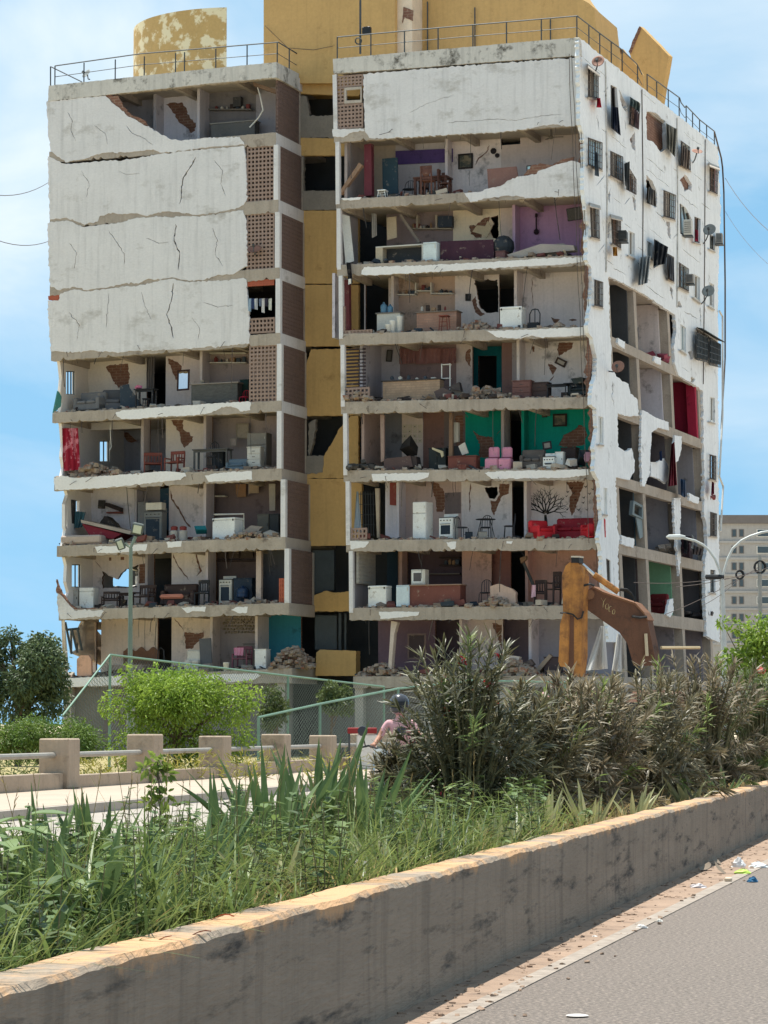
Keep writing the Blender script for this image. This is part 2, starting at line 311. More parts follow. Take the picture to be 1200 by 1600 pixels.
fpanel('wall_panel', z4([(36, 374), (78, 374), (86, 347), (140, 330), (180, 338), (270, 328), (335, 320), (390, 316), (450, 302), (520, 289), (590, 303), (650, 298), (720, 296), (800, 285), (812, 292), (820, 400), (824, 541), (735, 551), (640, 558), (520, 566), (430, 568), (320, 576), (270, 573), (240, 573), (200, 568), (150, 576), (48, 573)]),
       holes=[crk(z4([(527, 305), (520, 370), (501, 430), (520, 480), (527, 522)]), 2., 6), crk(z4([(276, 345), (270, 400), (265, 480)]), .9, 7), crk(z4([(402, 340), (415, 390), (440, 450)]), .8, 8), crk(z4([(640, 380), (700, 400), (760, 392)]), .7, 50), crk(z4([(120, 420), (160, 470), (150, 530)]), .9, 51), crk(z4([(600, 440), (630, 490), (622, 530)]), .8, 52)], seed=5)
fpanel('exposed_brick_edge', z4([(38, 356), (84, 350), (78, 374), (40, 372)]), mat('red_brick', srgb(168, 92, 70), .9), off=.01, th=.1, amp=.4)
fpanel('parapet', z2([(52, 240), (300, 217), (620, 190), (860, 168), (1056, 152), (1063, 226), (700, 252), (470, 270), (300, 283), (55, 299)]), parap, off=-.05, th=.24, amp=.35, seed=6)
fpanel('wall_panel', z2([(176, 303), (470, 277), (1062, 233), (1059, 508), (1000, 515), (950, 506), (830, 528), (700, 540), (480, 552), (240, 565), (200, 562), (182, 533)]),
       holes=[crk(z2([(360, 462), (430, 425), (500, 400), (545, 390)]), .6, 11), crk(z2([(520, 500), (640, 492), (720, 485), (800, 492), (900, 472), (990, 465)]), .7, 12)], seed=7)
fpanel('wall_panel', z2([(50, 527), (178, 526), (180, 534), (130, 540), (95, 560), (52, 556)]), seed=8)
fpanel('parapet', Z([(76, 134), (180, 123), (290, 111), (432, 97), (432, 121), (330, 130), (186, 146), (75, 158)], 0, 0, 1), parap, off=-.05, th=.24, amp=.35, seed=9)
G().poly([SP.hit(432, 97, -.02), SP.hit(467, 115, -.02), SP.hit(467, 140, -.02), SP.hit(432, 121, -.02)], -SP.n * .2).obj('parapet', parap, bld)
rem = fpanel('wall_remnant', zs2([(80, 530), (190, 525), (300, 487), (390, 465), (430, 430), (530, 395), (670, 375), (682, 350), (760, 325), (830, 297), (970, 267), (1052, 290), (1060, 548), (960, 555), (780, 562), (580, 573), (500, 550), (400, 553), (270, 572), (130, 605)]), seed=10)
fpanel('exposed_brick_edge', zs2([(560, 385), (640, 300), (720, 290), (800, 300), (880, 255), (975, 235), (975, 270), (830, 302), (760, 330), (682, 356), (672, 380)]), brickm, off=.01, th=.09, seed=12)
# fallen and surviving plaster on the beams
PL = [[(181, 644), (190, 641), (210, 640), (250, 636), (310, 632), (388, 627), (392, 629), (391, 641), (375, 643), (370, 638), (360, 635), (346, 636), (337, 642), (330, 645), (310, 648), (280, 650), (250, 651), (210, 655), (190, 655), (183, 651)],
      [(84, 747), (96, 743), (116, 747), (170, 743), (224, 739), (260, 736), (289, 739), (291, 744), (282, 750), (270, 751), (238, 754), (200, 759), (150, 763), (120, 765), (86, 766)],
      [(320, 743), (350, 738), (393, 736), (394, 749), (356, 752), (326, 753)], [(148, 854), (180, 853), (230, 850), (228, 860), (180, 864), (152, 864)], [(260, 847), (284, 845), (283, 854), (262, 856)],
      [(283, 949), (322, 948), (320, 956), (300, 955), (292, 958)], [(361, 953), (368, 949), (387, 948), (386, 957), (372, 958)], [(97, 1060), (192, 1056), (192, 1070), (97, 1074)], [(268, 1055), (400, 1052), (407, 1056), (395, 1063), (355, 1066), (345, 1060), (290, 1063)],
      [(533, 310), (565, 308), (562, 312), (537, 313)], z5([(170, 320), (180, 306), (400, 300), (700, 285), (900, 271), (1066, 266), (1072, 284), (1000, 295), (900, 300), (700, 310), (560, 320), (400, 330), (190, 340), (168, 335)]),
      z5([(680, 566), (830, 562), (1083, 551), (1083, 584), (1000, 590), (900, 593), (870, 586), (800, 598), (720, 592)]), z8([(210, 315), (445, 309), (440, 328), (400, 340), (215, 344)]), z8([(670, 310), (720, 303), (900, 300), (1093, 296), (1095, 318), (1000, 330), (850, 332), (700, 335)]),
      z8([(515, 592), (555, 590), (550, 620), (535, 622), (520, 608)]), z8([(760, 588), (785, 588), (780, 600), (760, 598)]), z8([(120, 588), (200, 590), (185, 612), (125, 622)]), z8([(240, 876), (405, 876), (400, 890), (330, 900), (245, 905)])]
plas = mat('plaster_remnant', srgb(234, 231, 227), .9, .06, .8, 12, .3)
for i, p in enumerate(PL): fpanel('plaster_remnant', p, plas, off=-.028, th=.02, amp=.8, step=3.2, seed=20 + i)
# ---- clay block screens
def screen(P, ux, uz, m, cell=.17, bar=.068, th=.1, nrm=WX, skip=()):
    # open grid of clay blocks spanning ux (along) by uz (up) from corner P
    g = G(); lu, lz = ux.length, uz.length; a, b = ux.normalized(), uz.normalized(); nu, nz_ = max(2, round(lu / cell)), max(2, round(lz / cell)); cu, cz = lu / nu, lz / nz_; f = Fr(P, a, nrm, b)
    for i in range(nu + 1): g.box(f, i * cu - bar * .5, i * cu + bar * .5, 0, th, -bar / 2, lz + bar / 2)
    for j in range(nz_ + 1): g.box(f, -bar / 2, lu + bar / 2, .004, th - .004, j * cz - bar * .6, j * cz + bar * .6)
    return g.obj('clay_block_screen', m, bld)
for (wg, k, x0, x1) in (('L', 2, 386, 427), ('L', 3, 386, 427), ('L', 5, 390, 431)):
    u0, u1 = fuz(x0, SL['L'][k][5] - 50)[0], fuz(x1, SL['L'][k][5] - 50)[0]; za, zb = ztop('L', k, u0), zbot('L', k - 1, u0)
    screen(P3(u0, za, .03), RX * (u1 - u0), ZX * (zb - za), clay)
def pscreen(x0, y0, x1, y1, m=clay, off=.03, cell=.165):
    a, b = fuz(x0, y1, off), fuz(x1, y0, off); return screen(P3(a[0], a[1], off), RX * (b[0] - a[0]), ZX * (b[1] - a[1]), m, cell)
pscreen(388, 497, 428, 520); pscreen(388, 437, 427, 446, mat('red_brick', srgb(168, 92, 70)))
pscreen(526, 117, 566, 136); pscreen(526, 162, 566, 201); pscreen(526, 137, 538, 161)
G().poly([FP.hit(x, y, .0) for x, y in ((538, 137), (565, 135), (565, 160), (538, 162))], WX * .1, [[FP.hit(x, y, 0) for x, y in ((541, 141), (563, 139), (563, 156), (541, 157))]]).obj('window_frame', concd, bld)
pscreen(538, 606, 576, 622); pscreen(544, 826, 572, 842); pscreen(533, 480, 538, 517); pscreen(534, 516, 580, 521)
# screens on the return wall facing right
for k in range(1, 9):
    u = LINE['L', k][1] - .02; za, zb = ztop('L', k, u) + (.02 if k != 4 else .02), zbot('L', k - 1, u); dx = P3(u, za, .3)
    n_ = SP.n
    screen(P3(u - .02, za + .05, .35), WX * 2.25, ZX * (zb - za - .08), claydk, .17, .085, .1, -RX)
    G().box(Fr(P3(u - .16, za, 2.62), RX, WX), 0, .16, 0, .16, 0, zb - za).obj('column', concd, bld)
for k in range(10):
    u = LINE['L', k][1]; G().poly([P3(u + .012, ztop('L', k, u), .02), P3(u + .012, zbot('L', k, u) - .02, .02), P3(u + .012, zbot('L', k, u) - .02, 2.75), P3(u + .012, ztop('L', k, u), 2.75)], -RX * .2).obj('beam', white if k < 6 else concd, bld)
# white corner columns
for k in range(2, 10):
    u1 = LINE['L', k][1]; u0 = u1 - .21; z0, zt = ztop('L', k, u1), zbot('L', k - 1, u1)
    if k < 9: G().poly([P3(u0, z0, -.02), P3(u1, z0, -.02), P3(u1, zt + .02, -.02), P3(u0, zt + .02, -.02)], WX * .22).obj('column', white, bld)
    u0 = LINE['R', k][0]; u1 = u0 + .17; z0, zt = ztop('R', k, u0), zbot('R', k - 1, u0)
    if k < 9: G().poly([P3(u0, z0 - .2, -.035), P3(u1, z0 - .2, -.035), P3(u1 - .02, zt + .02, -.035), P3(u0 - .02, zt + .02, -.035)], WX * .2).obj('column', white, bld)
G().poly([FP.hit(x, y, -.035) for x, y in ((519.5, 117), (525.5, 116), (527, 203), (521, 204))], WX * .2).obj('column', white, bld)
# ---- stair shaft between the wings: ochre wall 2.7 m back
SH = 2.75
def shaft(name, pts, m=yellow, off=SH, amp=.3, th=.2, seed=3): return fpanel(name, pts, m, off=off, th=th, amp=amp, seed=seed)
shaft('shaft_wall', [(412, -20), (617, -38), (617, 60), (560, 150), (466, 146), (440, 120), (412, 100)])
greyw = mat('bare_render', srgb(138, 130, 120), .95, .15, 1.5, 12, .4)
shaft('shaft_wall', [(463, 182), (525, 180), (525, 216), (463, 214)], greyw, amp=1.2); shaft('shaft_wall', [(463, 150), (478, 150), (482, 165), (484, 183), (463, 183)], greyw, off=SH + .03, amp=1)
shaft('shaft_wall', [(463, 215), (560, 217), (560, 243), (463, 243)], seed=5)
shaft('shaft_wall', [(463, 298), (525, 298), (525, 328), (463, 328)], greyw, amp=.6); shaft('shaft_wall', [(463, 243), (474, 243), (474, 299), (463, 299)], greyw, off=SH + .03, amp=1)
shaft('shaft_wall', [(463, 329), (560, 329), (560, 443), (463, 443)]); shaft('shaft_wall', [(466, 445), (560, 445), (560, 541), (466, 541)])
shaft('shaft_wall', [(486, 546), (560, 544), (560, 649), (468, 650), (470, 575), (478, 570)], amp=.7)
shaft('shaft_wall', [(548, 650), (560, 650), (560, 747), (474, 747), (476, 713), (505, 714), (520, 690), (530, 670)], amp=.7)
shaft('shaft_wall', [(470, 712), (506, 712), (504, 738), (470, 742)], greyw, off=SH - .03, amp=1, seed=8); shaft('broken_slab', [(482, 662), (494, 655), (490, 690), (482, 714)], greyw, off=SH + .1, amp=1)
shaft('shaft_wall', [(476, 748), (565, 748), (565, 852), (478, 853)])
shaft('shaft_wall', [(482, 933), (510, 923), (525, 926), (570, 922), (570, 955), (484, 956)], amp=.8)
shaft('door_leaf', [(489, 860), (522, 860), (522, 922), (490, 928)], mat('grey_board', srgb(70, 76, 78)), off=SH + .25)
shaft('shaft_wall', [(494, 1020), (500, 1015), (556, 1017), (556, 1056), (493, 1056)], off=SH - .6, th=.5)
for sx in ((492, 961, 526, 1015), (529, 958, 533, 1016), (538, 958, 541, 1016)):
    f = [(sx[0], sx[1]), (sx[2], sx[1] + 1), (sx[2], sx[3]), (sx[0], sx[3])]
    shaft('window_frame', f, mat('dark_frame', srgb(72, 78, 80)), off=SH + .2, th=.06)
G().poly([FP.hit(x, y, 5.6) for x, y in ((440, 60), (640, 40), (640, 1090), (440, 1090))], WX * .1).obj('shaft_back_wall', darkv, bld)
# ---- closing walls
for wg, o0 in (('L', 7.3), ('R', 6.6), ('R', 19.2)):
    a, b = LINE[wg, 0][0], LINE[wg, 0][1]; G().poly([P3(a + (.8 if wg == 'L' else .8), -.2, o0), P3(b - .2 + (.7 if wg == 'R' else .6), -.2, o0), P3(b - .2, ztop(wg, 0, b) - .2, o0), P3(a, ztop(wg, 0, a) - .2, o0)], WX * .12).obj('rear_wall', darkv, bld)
# left end wall with its windows, seen from inside
lw = [LP.hit(*p) for p in ()]
def lpanel(k, holes, m, d1=7.3, front=None):
    u = LINE['L', k][0]; z0, zt = ztop('L', k, u), zceil('L', k, u); zm = lambda p: None
    def q(o, z):
        b = P3(u, z, o); d = (LP.o - b).dot(LP.n) / LP.n.dot(RX); return b + RX * (d + .02)
    outer = [q(.05, z0)] + [q(o, z) for o, z in (front(z0, zt) if front else [])] + [q(.05, zt)] if front is None else [q(o, z) for o, z in front(z0, zt)]
    outer = outer + [q(d1, zt), q(d1, z0)]
    G().poly(outer, RX * .14, [[LP.hit(x, y, .0) + RX * .02 for x, y in h] for h in holes]).obj('end_wall', m, bld)
cream = mat('cream_wall', srgb(234, 223, 210), .9, .06, .7, 10, .2, grime=(srgb(150, 135, 115), .9, .63))
lgrey = mat('light_grey_wall', srgb(230, 225, 220), .9, .06, .7, 10, .2, grime=(srgb(150, 140, 128), .9, .63))
rect = lambda a, b, c, d: [(a, b), (c, b), (c, d), (a, d)]
lpanel(1, [], cream); lpanel(2, [], cream); lpanel(3, [], cream); lpanel(4, [], cream)
brk = lambda z0, zt: [(.05, z0), (.3, z0 + .45), (.15, z0 + .9), (.3, z0 + 1.5), (.2, zt - .4), (.05, zt)]
lpanel(5, [rect(98, 580, 112, 617)], cream, front=brk)
lpanel(6, [rect(151, 689, 166, 722)], lgrey, front=brk)
lpanel(7, [rect(113, 783, 119, 799), rect(96, 788, 100, 826)], lgrey, front=lambda z0, zt: [(.05, z0), (.3, z0 + .6), (.4, z0 + .9), (.6, zt - .5), (.3, zt)])
lpanel(8, [rect(107, 882, 121, 918), jag([(172, 902), (180, 904), (186, 898), (190, 890), (198, 888), (211, 892), (211, 914), (198, 917), (172, 916)], .6, 4, 3)], lgrey, front=lambda z0, zt: [(.05, z0 + .3), (.5, z0 + .75), (.25, z0 + 1.2), (.35, z0 + 1.9), (.1, zt - .1)])
lpanel(9, [rect(108, 984, 119, 1020), rect(121, 984, 127, 1017), jag(rect(126, 970, 136, 977), .5, 3, 1), rect(258, 980, 264, 985), rect(267, 988, 270, 995)], cream, front=lambda z0, zt: [(.05, z0), (.3, z0 + .4), (.25, z0 + 1.0), (.02, zt)])
for i, (x0, y0, x1, y1, nb) in enumerate(((98, 580, 112, 617, 3), (151, 689, 166, 722, 2), (107, 882, 121, 918, 2), (108, 984, 127, 1020, 2))):
    g = G(); a, b, c, d = (LP.hit(*p) + RX * .1 for p in ((x0, y0), (x1, y0), (x1, y1), (x0, y1)))
    for q in ((a, b), (b, c), (c, d), (d, a)): g.tube(q, .04, 4)
    for j in range(1, nb): t = j / nb; g.tube((a.lerp(b, t), d.lerp(c, t)), .03, 4)
    g.obj('window_frame', mat('dark_frame', srgb(72, 78, 80)), bld)
# white broken outer corner at the left of the lower floors
fpanel('wall_remnant', [(89, 926), (92, 928), (102, 938), (116, 954), (150, 954), (162, 955), (156, 964), (138, 964), (116, 967), (94, 967), (91, 956)], white, seed=31)
fpanel('exposed_brick_edge', [(88, 905), (92, 918), (100, 930), (110, 945), (120, 951), (160, 950), (160, 956), (116, 957), (101, 940), (92, 930), (88, 926)], brickm, off=.0, th=.14, amp=1, seed=32)
# ---- interior walls, 2.8 m back: plaster sheet over masonry, openings right through both, losses through the plaster only
WC = {'cream': cream, 'grey': lgrey}
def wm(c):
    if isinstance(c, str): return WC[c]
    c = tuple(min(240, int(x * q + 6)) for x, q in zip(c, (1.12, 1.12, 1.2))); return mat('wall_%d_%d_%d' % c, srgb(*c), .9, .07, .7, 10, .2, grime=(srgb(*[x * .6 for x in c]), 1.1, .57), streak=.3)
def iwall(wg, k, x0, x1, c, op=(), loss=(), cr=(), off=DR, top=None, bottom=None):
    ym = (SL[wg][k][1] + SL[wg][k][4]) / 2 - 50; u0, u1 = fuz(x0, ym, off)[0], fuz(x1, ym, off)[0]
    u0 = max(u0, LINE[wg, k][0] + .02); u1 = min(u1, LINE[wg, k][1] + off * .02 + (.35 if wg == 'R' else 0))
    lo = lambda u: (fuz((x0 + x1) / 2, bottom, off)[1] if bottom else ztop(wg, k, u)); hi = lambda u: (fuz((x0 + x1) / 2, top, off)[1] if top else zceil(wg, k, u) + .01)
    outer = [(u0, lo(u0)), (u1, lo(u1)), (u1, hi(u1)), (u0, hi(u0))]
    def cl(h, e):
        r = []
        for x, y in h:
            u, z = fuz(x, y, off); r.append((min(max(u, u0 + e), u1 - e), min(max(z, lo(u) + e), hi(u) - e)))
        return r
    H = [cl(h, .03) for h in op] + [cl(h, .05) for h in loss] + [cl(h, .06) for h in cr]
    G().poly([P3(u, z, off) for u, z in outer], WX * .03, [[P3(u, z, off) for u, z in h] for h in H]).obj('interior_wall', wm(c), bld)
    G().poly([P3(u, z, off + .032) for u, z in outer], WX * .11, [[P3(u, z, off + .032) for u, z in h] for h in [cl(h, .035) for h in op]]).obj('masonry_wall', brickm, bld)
J = lambda p, s=1, a=.9: jag(p, a * 1.35, 2.6, s)
# left wing
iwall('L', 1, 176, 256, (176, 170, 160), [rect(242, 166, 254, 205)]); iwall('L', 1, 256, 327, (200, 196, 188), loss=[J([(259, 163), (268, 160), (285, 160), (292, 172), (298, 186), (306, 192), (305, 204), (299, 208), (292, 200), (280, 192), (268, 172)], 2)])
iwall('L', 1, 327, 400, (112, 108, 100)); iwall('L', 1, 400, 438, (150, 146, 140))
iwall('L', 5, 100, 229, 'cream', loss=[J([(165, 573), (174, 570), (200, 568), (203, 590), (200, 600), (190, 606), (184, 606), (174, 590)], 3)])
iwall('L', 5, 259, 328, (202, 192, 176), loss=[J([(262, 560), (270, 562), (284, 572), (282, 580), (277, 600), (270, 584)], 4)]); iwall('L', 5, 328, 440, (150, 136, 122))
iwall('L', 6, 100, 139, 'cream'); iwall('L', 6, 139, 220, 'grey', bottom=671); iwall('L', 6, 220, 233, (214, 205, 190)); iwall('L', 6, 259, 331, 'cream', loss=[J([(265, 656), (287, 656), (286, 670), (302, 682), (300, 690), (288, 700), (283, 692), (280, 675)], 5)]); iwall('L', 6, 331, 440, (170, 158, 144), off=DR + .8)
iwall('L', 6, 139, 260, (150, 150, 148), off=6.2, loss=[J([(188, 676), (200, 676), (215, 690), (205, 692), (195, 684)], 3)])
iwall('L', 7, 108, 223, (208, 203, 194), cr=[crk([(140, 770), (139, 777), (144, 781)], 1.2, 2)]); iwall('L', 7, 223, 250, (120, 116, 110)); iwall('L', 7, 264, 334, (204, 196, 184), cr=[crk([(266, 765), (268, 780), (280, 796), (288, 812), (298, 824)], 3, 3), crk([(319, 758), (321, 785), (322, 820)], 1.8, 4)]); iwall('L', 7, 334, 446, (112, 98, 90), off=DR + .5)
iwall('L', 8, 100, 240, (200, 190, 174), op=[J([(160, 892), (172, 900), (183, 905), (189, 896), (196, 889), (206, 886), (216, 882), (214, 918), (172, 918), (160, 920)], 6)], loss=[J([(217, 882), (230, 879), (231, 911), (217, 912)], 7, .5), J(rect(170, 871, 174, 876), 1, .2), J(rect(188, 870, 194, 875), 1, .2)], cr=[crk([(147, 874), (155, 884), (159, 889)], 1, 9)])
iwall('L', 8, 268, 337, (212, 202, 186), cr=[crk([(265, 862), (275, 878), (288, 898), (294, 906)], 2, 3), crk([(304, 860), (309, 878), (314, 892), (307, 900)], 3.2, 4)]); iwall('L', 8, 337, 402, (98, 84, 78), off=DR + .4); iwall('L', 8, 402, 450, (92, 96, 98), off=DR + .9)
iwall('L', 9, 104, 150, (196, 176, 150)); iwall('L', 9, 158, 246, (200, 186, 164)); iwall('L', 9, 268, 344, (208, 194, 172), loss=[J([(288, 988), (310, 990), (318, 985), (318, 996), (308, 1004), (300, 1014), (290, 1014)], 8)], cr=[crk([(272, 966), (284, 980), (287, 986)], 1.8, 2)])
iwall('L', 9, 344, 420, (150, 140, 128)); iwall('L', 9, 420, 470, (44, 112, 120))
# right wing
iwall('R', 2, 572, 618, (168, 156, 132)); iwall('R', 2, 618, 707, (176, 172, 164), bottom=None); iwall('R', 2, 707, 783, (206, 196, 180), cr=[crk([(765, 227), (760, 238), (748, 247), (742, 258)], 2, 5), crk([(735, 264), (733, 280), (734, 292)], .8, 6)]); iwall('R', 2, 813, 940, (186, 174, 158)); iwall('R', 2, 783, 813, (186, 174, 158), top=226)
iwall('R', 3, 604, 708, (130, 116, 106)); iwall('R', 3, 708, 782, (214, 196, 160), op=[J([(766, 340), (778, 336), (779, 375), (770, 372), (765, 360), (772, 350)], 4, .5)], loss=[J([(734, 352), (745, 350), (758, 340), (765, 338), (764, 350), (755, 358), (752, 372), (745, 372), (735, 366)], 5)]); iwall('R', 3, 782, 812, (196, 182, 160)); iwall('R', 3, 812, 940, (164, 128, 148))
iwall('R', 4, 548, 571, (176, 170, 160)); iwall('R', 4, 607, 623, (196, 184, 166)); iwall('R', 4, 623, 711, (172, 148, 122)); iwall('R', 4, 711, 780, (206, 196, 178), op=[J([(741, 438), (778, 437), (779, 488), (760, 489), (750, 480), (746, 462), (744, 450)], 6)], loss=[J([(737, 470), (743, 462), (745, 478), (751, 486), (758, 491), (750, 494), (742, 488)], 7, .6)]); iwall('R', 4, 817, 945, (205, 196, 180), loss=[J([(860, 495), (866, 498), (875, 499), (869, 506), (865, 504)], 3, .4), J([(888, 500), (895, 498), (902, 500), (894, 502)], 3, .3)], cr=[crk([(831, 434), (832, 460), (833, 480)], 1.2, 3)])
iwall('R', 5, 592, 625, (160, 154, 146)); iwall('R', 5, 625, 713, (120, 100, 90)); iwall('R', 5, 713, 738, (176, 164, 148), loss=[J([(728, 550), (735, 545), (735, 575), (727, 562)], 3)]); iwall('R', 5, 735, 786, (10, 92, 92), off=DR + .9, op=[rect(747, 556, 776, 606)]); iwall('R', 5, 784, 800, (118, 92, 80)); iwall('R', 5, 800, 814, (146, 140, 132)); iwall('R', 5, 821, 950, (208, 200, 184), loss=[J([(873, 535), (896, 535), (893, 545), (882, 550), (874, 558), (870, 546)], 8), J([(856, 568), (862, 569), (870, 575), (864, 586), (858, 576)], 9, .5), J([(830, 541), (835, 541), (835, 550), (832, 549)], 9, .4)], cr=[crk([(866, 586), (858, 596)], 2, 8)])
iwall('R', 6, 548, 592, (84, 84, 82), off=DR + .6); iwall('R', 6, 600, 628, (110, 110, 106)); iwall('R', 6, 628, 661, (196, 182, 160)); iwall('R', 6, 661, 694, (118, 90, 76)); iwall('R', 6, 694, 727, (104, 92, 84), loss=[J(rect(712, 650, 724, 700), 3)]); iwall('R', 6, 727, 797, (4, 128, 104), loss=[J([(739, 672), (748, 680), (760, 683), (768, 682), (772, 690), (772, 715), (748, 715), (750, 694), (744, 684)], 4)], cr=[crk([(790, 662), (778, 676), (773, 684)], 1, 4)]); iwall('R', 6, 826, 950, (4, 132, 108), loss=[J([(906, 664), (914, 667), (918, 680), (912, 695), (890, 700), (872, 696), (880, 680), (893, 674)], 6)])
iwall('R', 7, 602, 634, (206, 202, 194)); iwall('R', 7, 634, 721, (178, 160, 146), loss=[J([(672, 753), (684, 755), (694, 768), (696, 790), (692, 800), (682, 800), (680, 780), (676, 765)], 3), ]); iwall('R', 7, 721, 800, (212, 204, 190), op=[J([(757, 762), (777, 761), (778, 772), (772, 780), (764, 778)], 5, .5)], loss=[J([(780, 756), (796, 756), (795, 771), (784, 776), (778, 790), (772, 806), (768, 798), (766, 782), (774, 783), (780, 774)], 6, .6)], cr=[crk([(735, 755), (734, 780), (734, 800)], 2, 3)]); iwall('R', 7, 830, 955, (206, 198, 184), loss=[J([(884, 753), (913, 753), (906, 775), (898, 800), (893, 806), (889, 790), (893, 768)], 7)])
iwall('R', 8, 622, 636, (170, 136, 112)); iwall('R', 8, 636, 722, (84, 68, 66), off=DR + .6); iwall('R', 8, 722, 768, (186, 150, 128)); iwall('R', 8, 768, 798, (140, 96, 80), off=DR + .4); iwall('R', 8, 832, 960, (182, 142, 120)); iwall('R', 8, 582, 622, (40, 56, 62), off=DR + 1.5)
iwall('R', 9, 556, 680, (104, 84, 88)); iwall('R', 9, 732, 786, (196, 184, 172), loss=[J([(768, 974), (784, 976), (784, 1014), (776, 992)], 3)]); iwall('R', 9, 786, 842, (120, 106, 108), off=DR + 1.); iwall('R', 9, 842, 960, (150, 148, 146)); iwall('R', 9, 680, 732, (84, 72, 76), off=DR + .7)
# partitions running back from the front (thin walls, seen edge on)
def part(wg, k, x, m, o0=.35, o1=DR, th=.12):
    ym = SL[wg][k][1] - 50; u = fuz(x, ym, o1)[0]; z0, zt = ztop(wg, k, u), zceil(wg, k, u)
    G().box(Fr(P3(u, z0, 0), RX, WX), -th, 0, o0, o1, 0, zt - z0 + .01).obj('partition_wall', wm(m), bld)
for a in (('L', 1, 256, (170, 165, 156), 2.0), ('L', 1, 327, (176, 170, 160), 1.8), ('L', 5, 328, (190, 180, 165), 2.0), ('L', 6, 234, (176, 166, 150), 2.2), ('L', 6, 331, (180, 170, 155), 2.2), ('L', 7, 223, (150, 146, 140), 2.2), ('L', 7, 334, (190, 182, 172), 2.), ('L', 8, 240, (150, 146, 140), 2.2), ('L', 8, 337, (190, 182, 172), 2.), ('L', 9, 344, (190, 178, 160), 2.), ('L', 9, 420, (190, 178, 160), 1.6),
          ('R', 2, 575, (150, 140, 126), .4), ('R', 2, 707, (190, 182, 170), 2.2), ('R', 3, 560, (170, 165, 155), .6), ('R', 3, 812, (176, 150, 160), 2.2), ('R', 4, 548, (190, 186, 180), 1.0), ('R', 4, 623, (190, 180, 164), 2.2), ('R', 4, 817, (196, 186, 170), 2.), ('R', 5, 596, (150, 146, 140), .6), ('R', 5, 821, (196, 188, 172), 2.), ('R', 6, 600, (140, 120, 104), .5), ('R', 6, 797, (150, 140, 128), 2.), ('R', 6, 826, (4, 120, 98), 2.2), ('R', 7, 634, (200, 196, 188), 2.), ('R', 7, 830, (200, 192, 180), 2.2), ('R', 8, 583, (150, 146, 140), .5), ('R', 8, 636, (170, 138, 116), 2.2), ('R', 8, 832, (176, 140, 120), 2.2), ('R', 9, 732, (190, 180, 172), 2.0), ('R', 9, 842, (190, 184, 178), 1.8)): part(*a)
# broken vertical brick edge where the front wall met the corner
for k in range(2, 9):
    u = LINE['R', k][1]; z0, zt = ztop('R', k, u), zbot('R', k - 1, u); r = random.Random(k); n = 12; e = []
    for i in range(n + 1): e.append((u - .12 - abs(r.gauss(0, .08)), z0 + (zt - z0) * i / n))
    G().poly([P3(a, b, .02) for a, b in [(u - .03, z0)] + e + [(u - .03, zt)]], WX * .3).obj('exposed_brick_edge', brickm, bld)
# ground storey: dark lower walls under the first slab
base = mat('basement_wall', srgb(120, 112, 106), .95, .2, 1.2, 10, .4)
for wg in 'LR':
    ul, ur = LINE[wg, 9][0], LINE[wg, 9][1]; G().poly([P3(ul + .3, -.3, .45), P3(ur - .2, -.3, .45), P3(ur - .2, zbot(wg, 9, ur) + .1, .45), P3(ul + .3, zbot(wg, 9, ul) + .1, .45)], WX * .2).obj('basement_wall', base, bld)
    for t in (.02, .3, .6, .95): u = ul + (ur - ul) * t; G().box(Fr(P3(u, -.3, .1), RX, WX), -.18, .18, 0, .34, 0, zbot(wg, 9, u) + .35).obj('column', concd, bld)
G().poly([P3(LINE['L', 9][1], -.3, SH + .3), P3(LINE['R', 9][0] + .5, -.3, SH + .3), P3(LINE['R', 9][0] + .5, 2.6, SH + .3), P3(LINE['L', 9][1], 2.6, SH + .3)], WX * .2).obj('basement_wall', base, bld)
# exposed pipe and cables down the right corner
for i, x in enumerate((888, 893, 899, 902)):
    pts = [FP.hit(x + (y - 80) * .042 + (1.2 if (j + i) % 3 == 0 else 0), y, -.14) for j, y in enumerate(range(84 + i * 2, (880, 640, 980, 530)[i], 45))]
    G().tube(pts, .012, 4).obj('cable', rust, bld)
# ------------------------------------------------------------------ right-hand facade
def rq(k_or_u, z, o, inset=0.):                 # point on the right facade at height z, depth o
    b = P3(0, z, o); d = (RP.o - b).dot(RP.n) / RP.n.dot(RX); return b + RX * (d - inset)
def rdepth(px, py): return (RP.hit(px, py) - FP.o).dot(WX)
RW = [(904, 58), (1122, 230), (1126, 330), (1122, 440), (1122, 610), (1123, 800), (1124, 898), (1125, 1004), (1104, 994), (1101, 888), (1105, 856), (1104, 820), (1100, 800), (1101, 760), (1099, 660), (1098, 610), (1060, 586), (1054, 565), (1053, 540), (1057, 515), (1055, 492), (1050, 489), (1006, 459), (996, 454), (951, 432),
      (952, 470), (953, 525), (956, 545), (955, 570), (962, 585), (972, 596), (982, 600), (985, 615), (996, 624), (998, 650), (976, 650), (965, 645), (966, 698), (977, 706), (987, 700), (992, 720), (991, 738), (984, 750), (962, 746), (965, 828), (968, 838), (966, 866), (967, 912), (972, 1003), (951, 1003),
      (946, 940), (942, 900), (940, 860), (935, 840), (941, 812), (938, 780), (936, 750), (928, 736), (930, 718), (928, 698), (933, 672), (932, 639), (924, 632), (924, 614), (930, 589), (933, 560), (928, 540), (926, 528), (920, 520), (918, 508), (923, 478), (925, 450), (924, 420), (917, 406), (918, 390), (917, 370), (920, 356), (914, 312), (912, 296), (913, 256), (912, 212), (907, 195)]
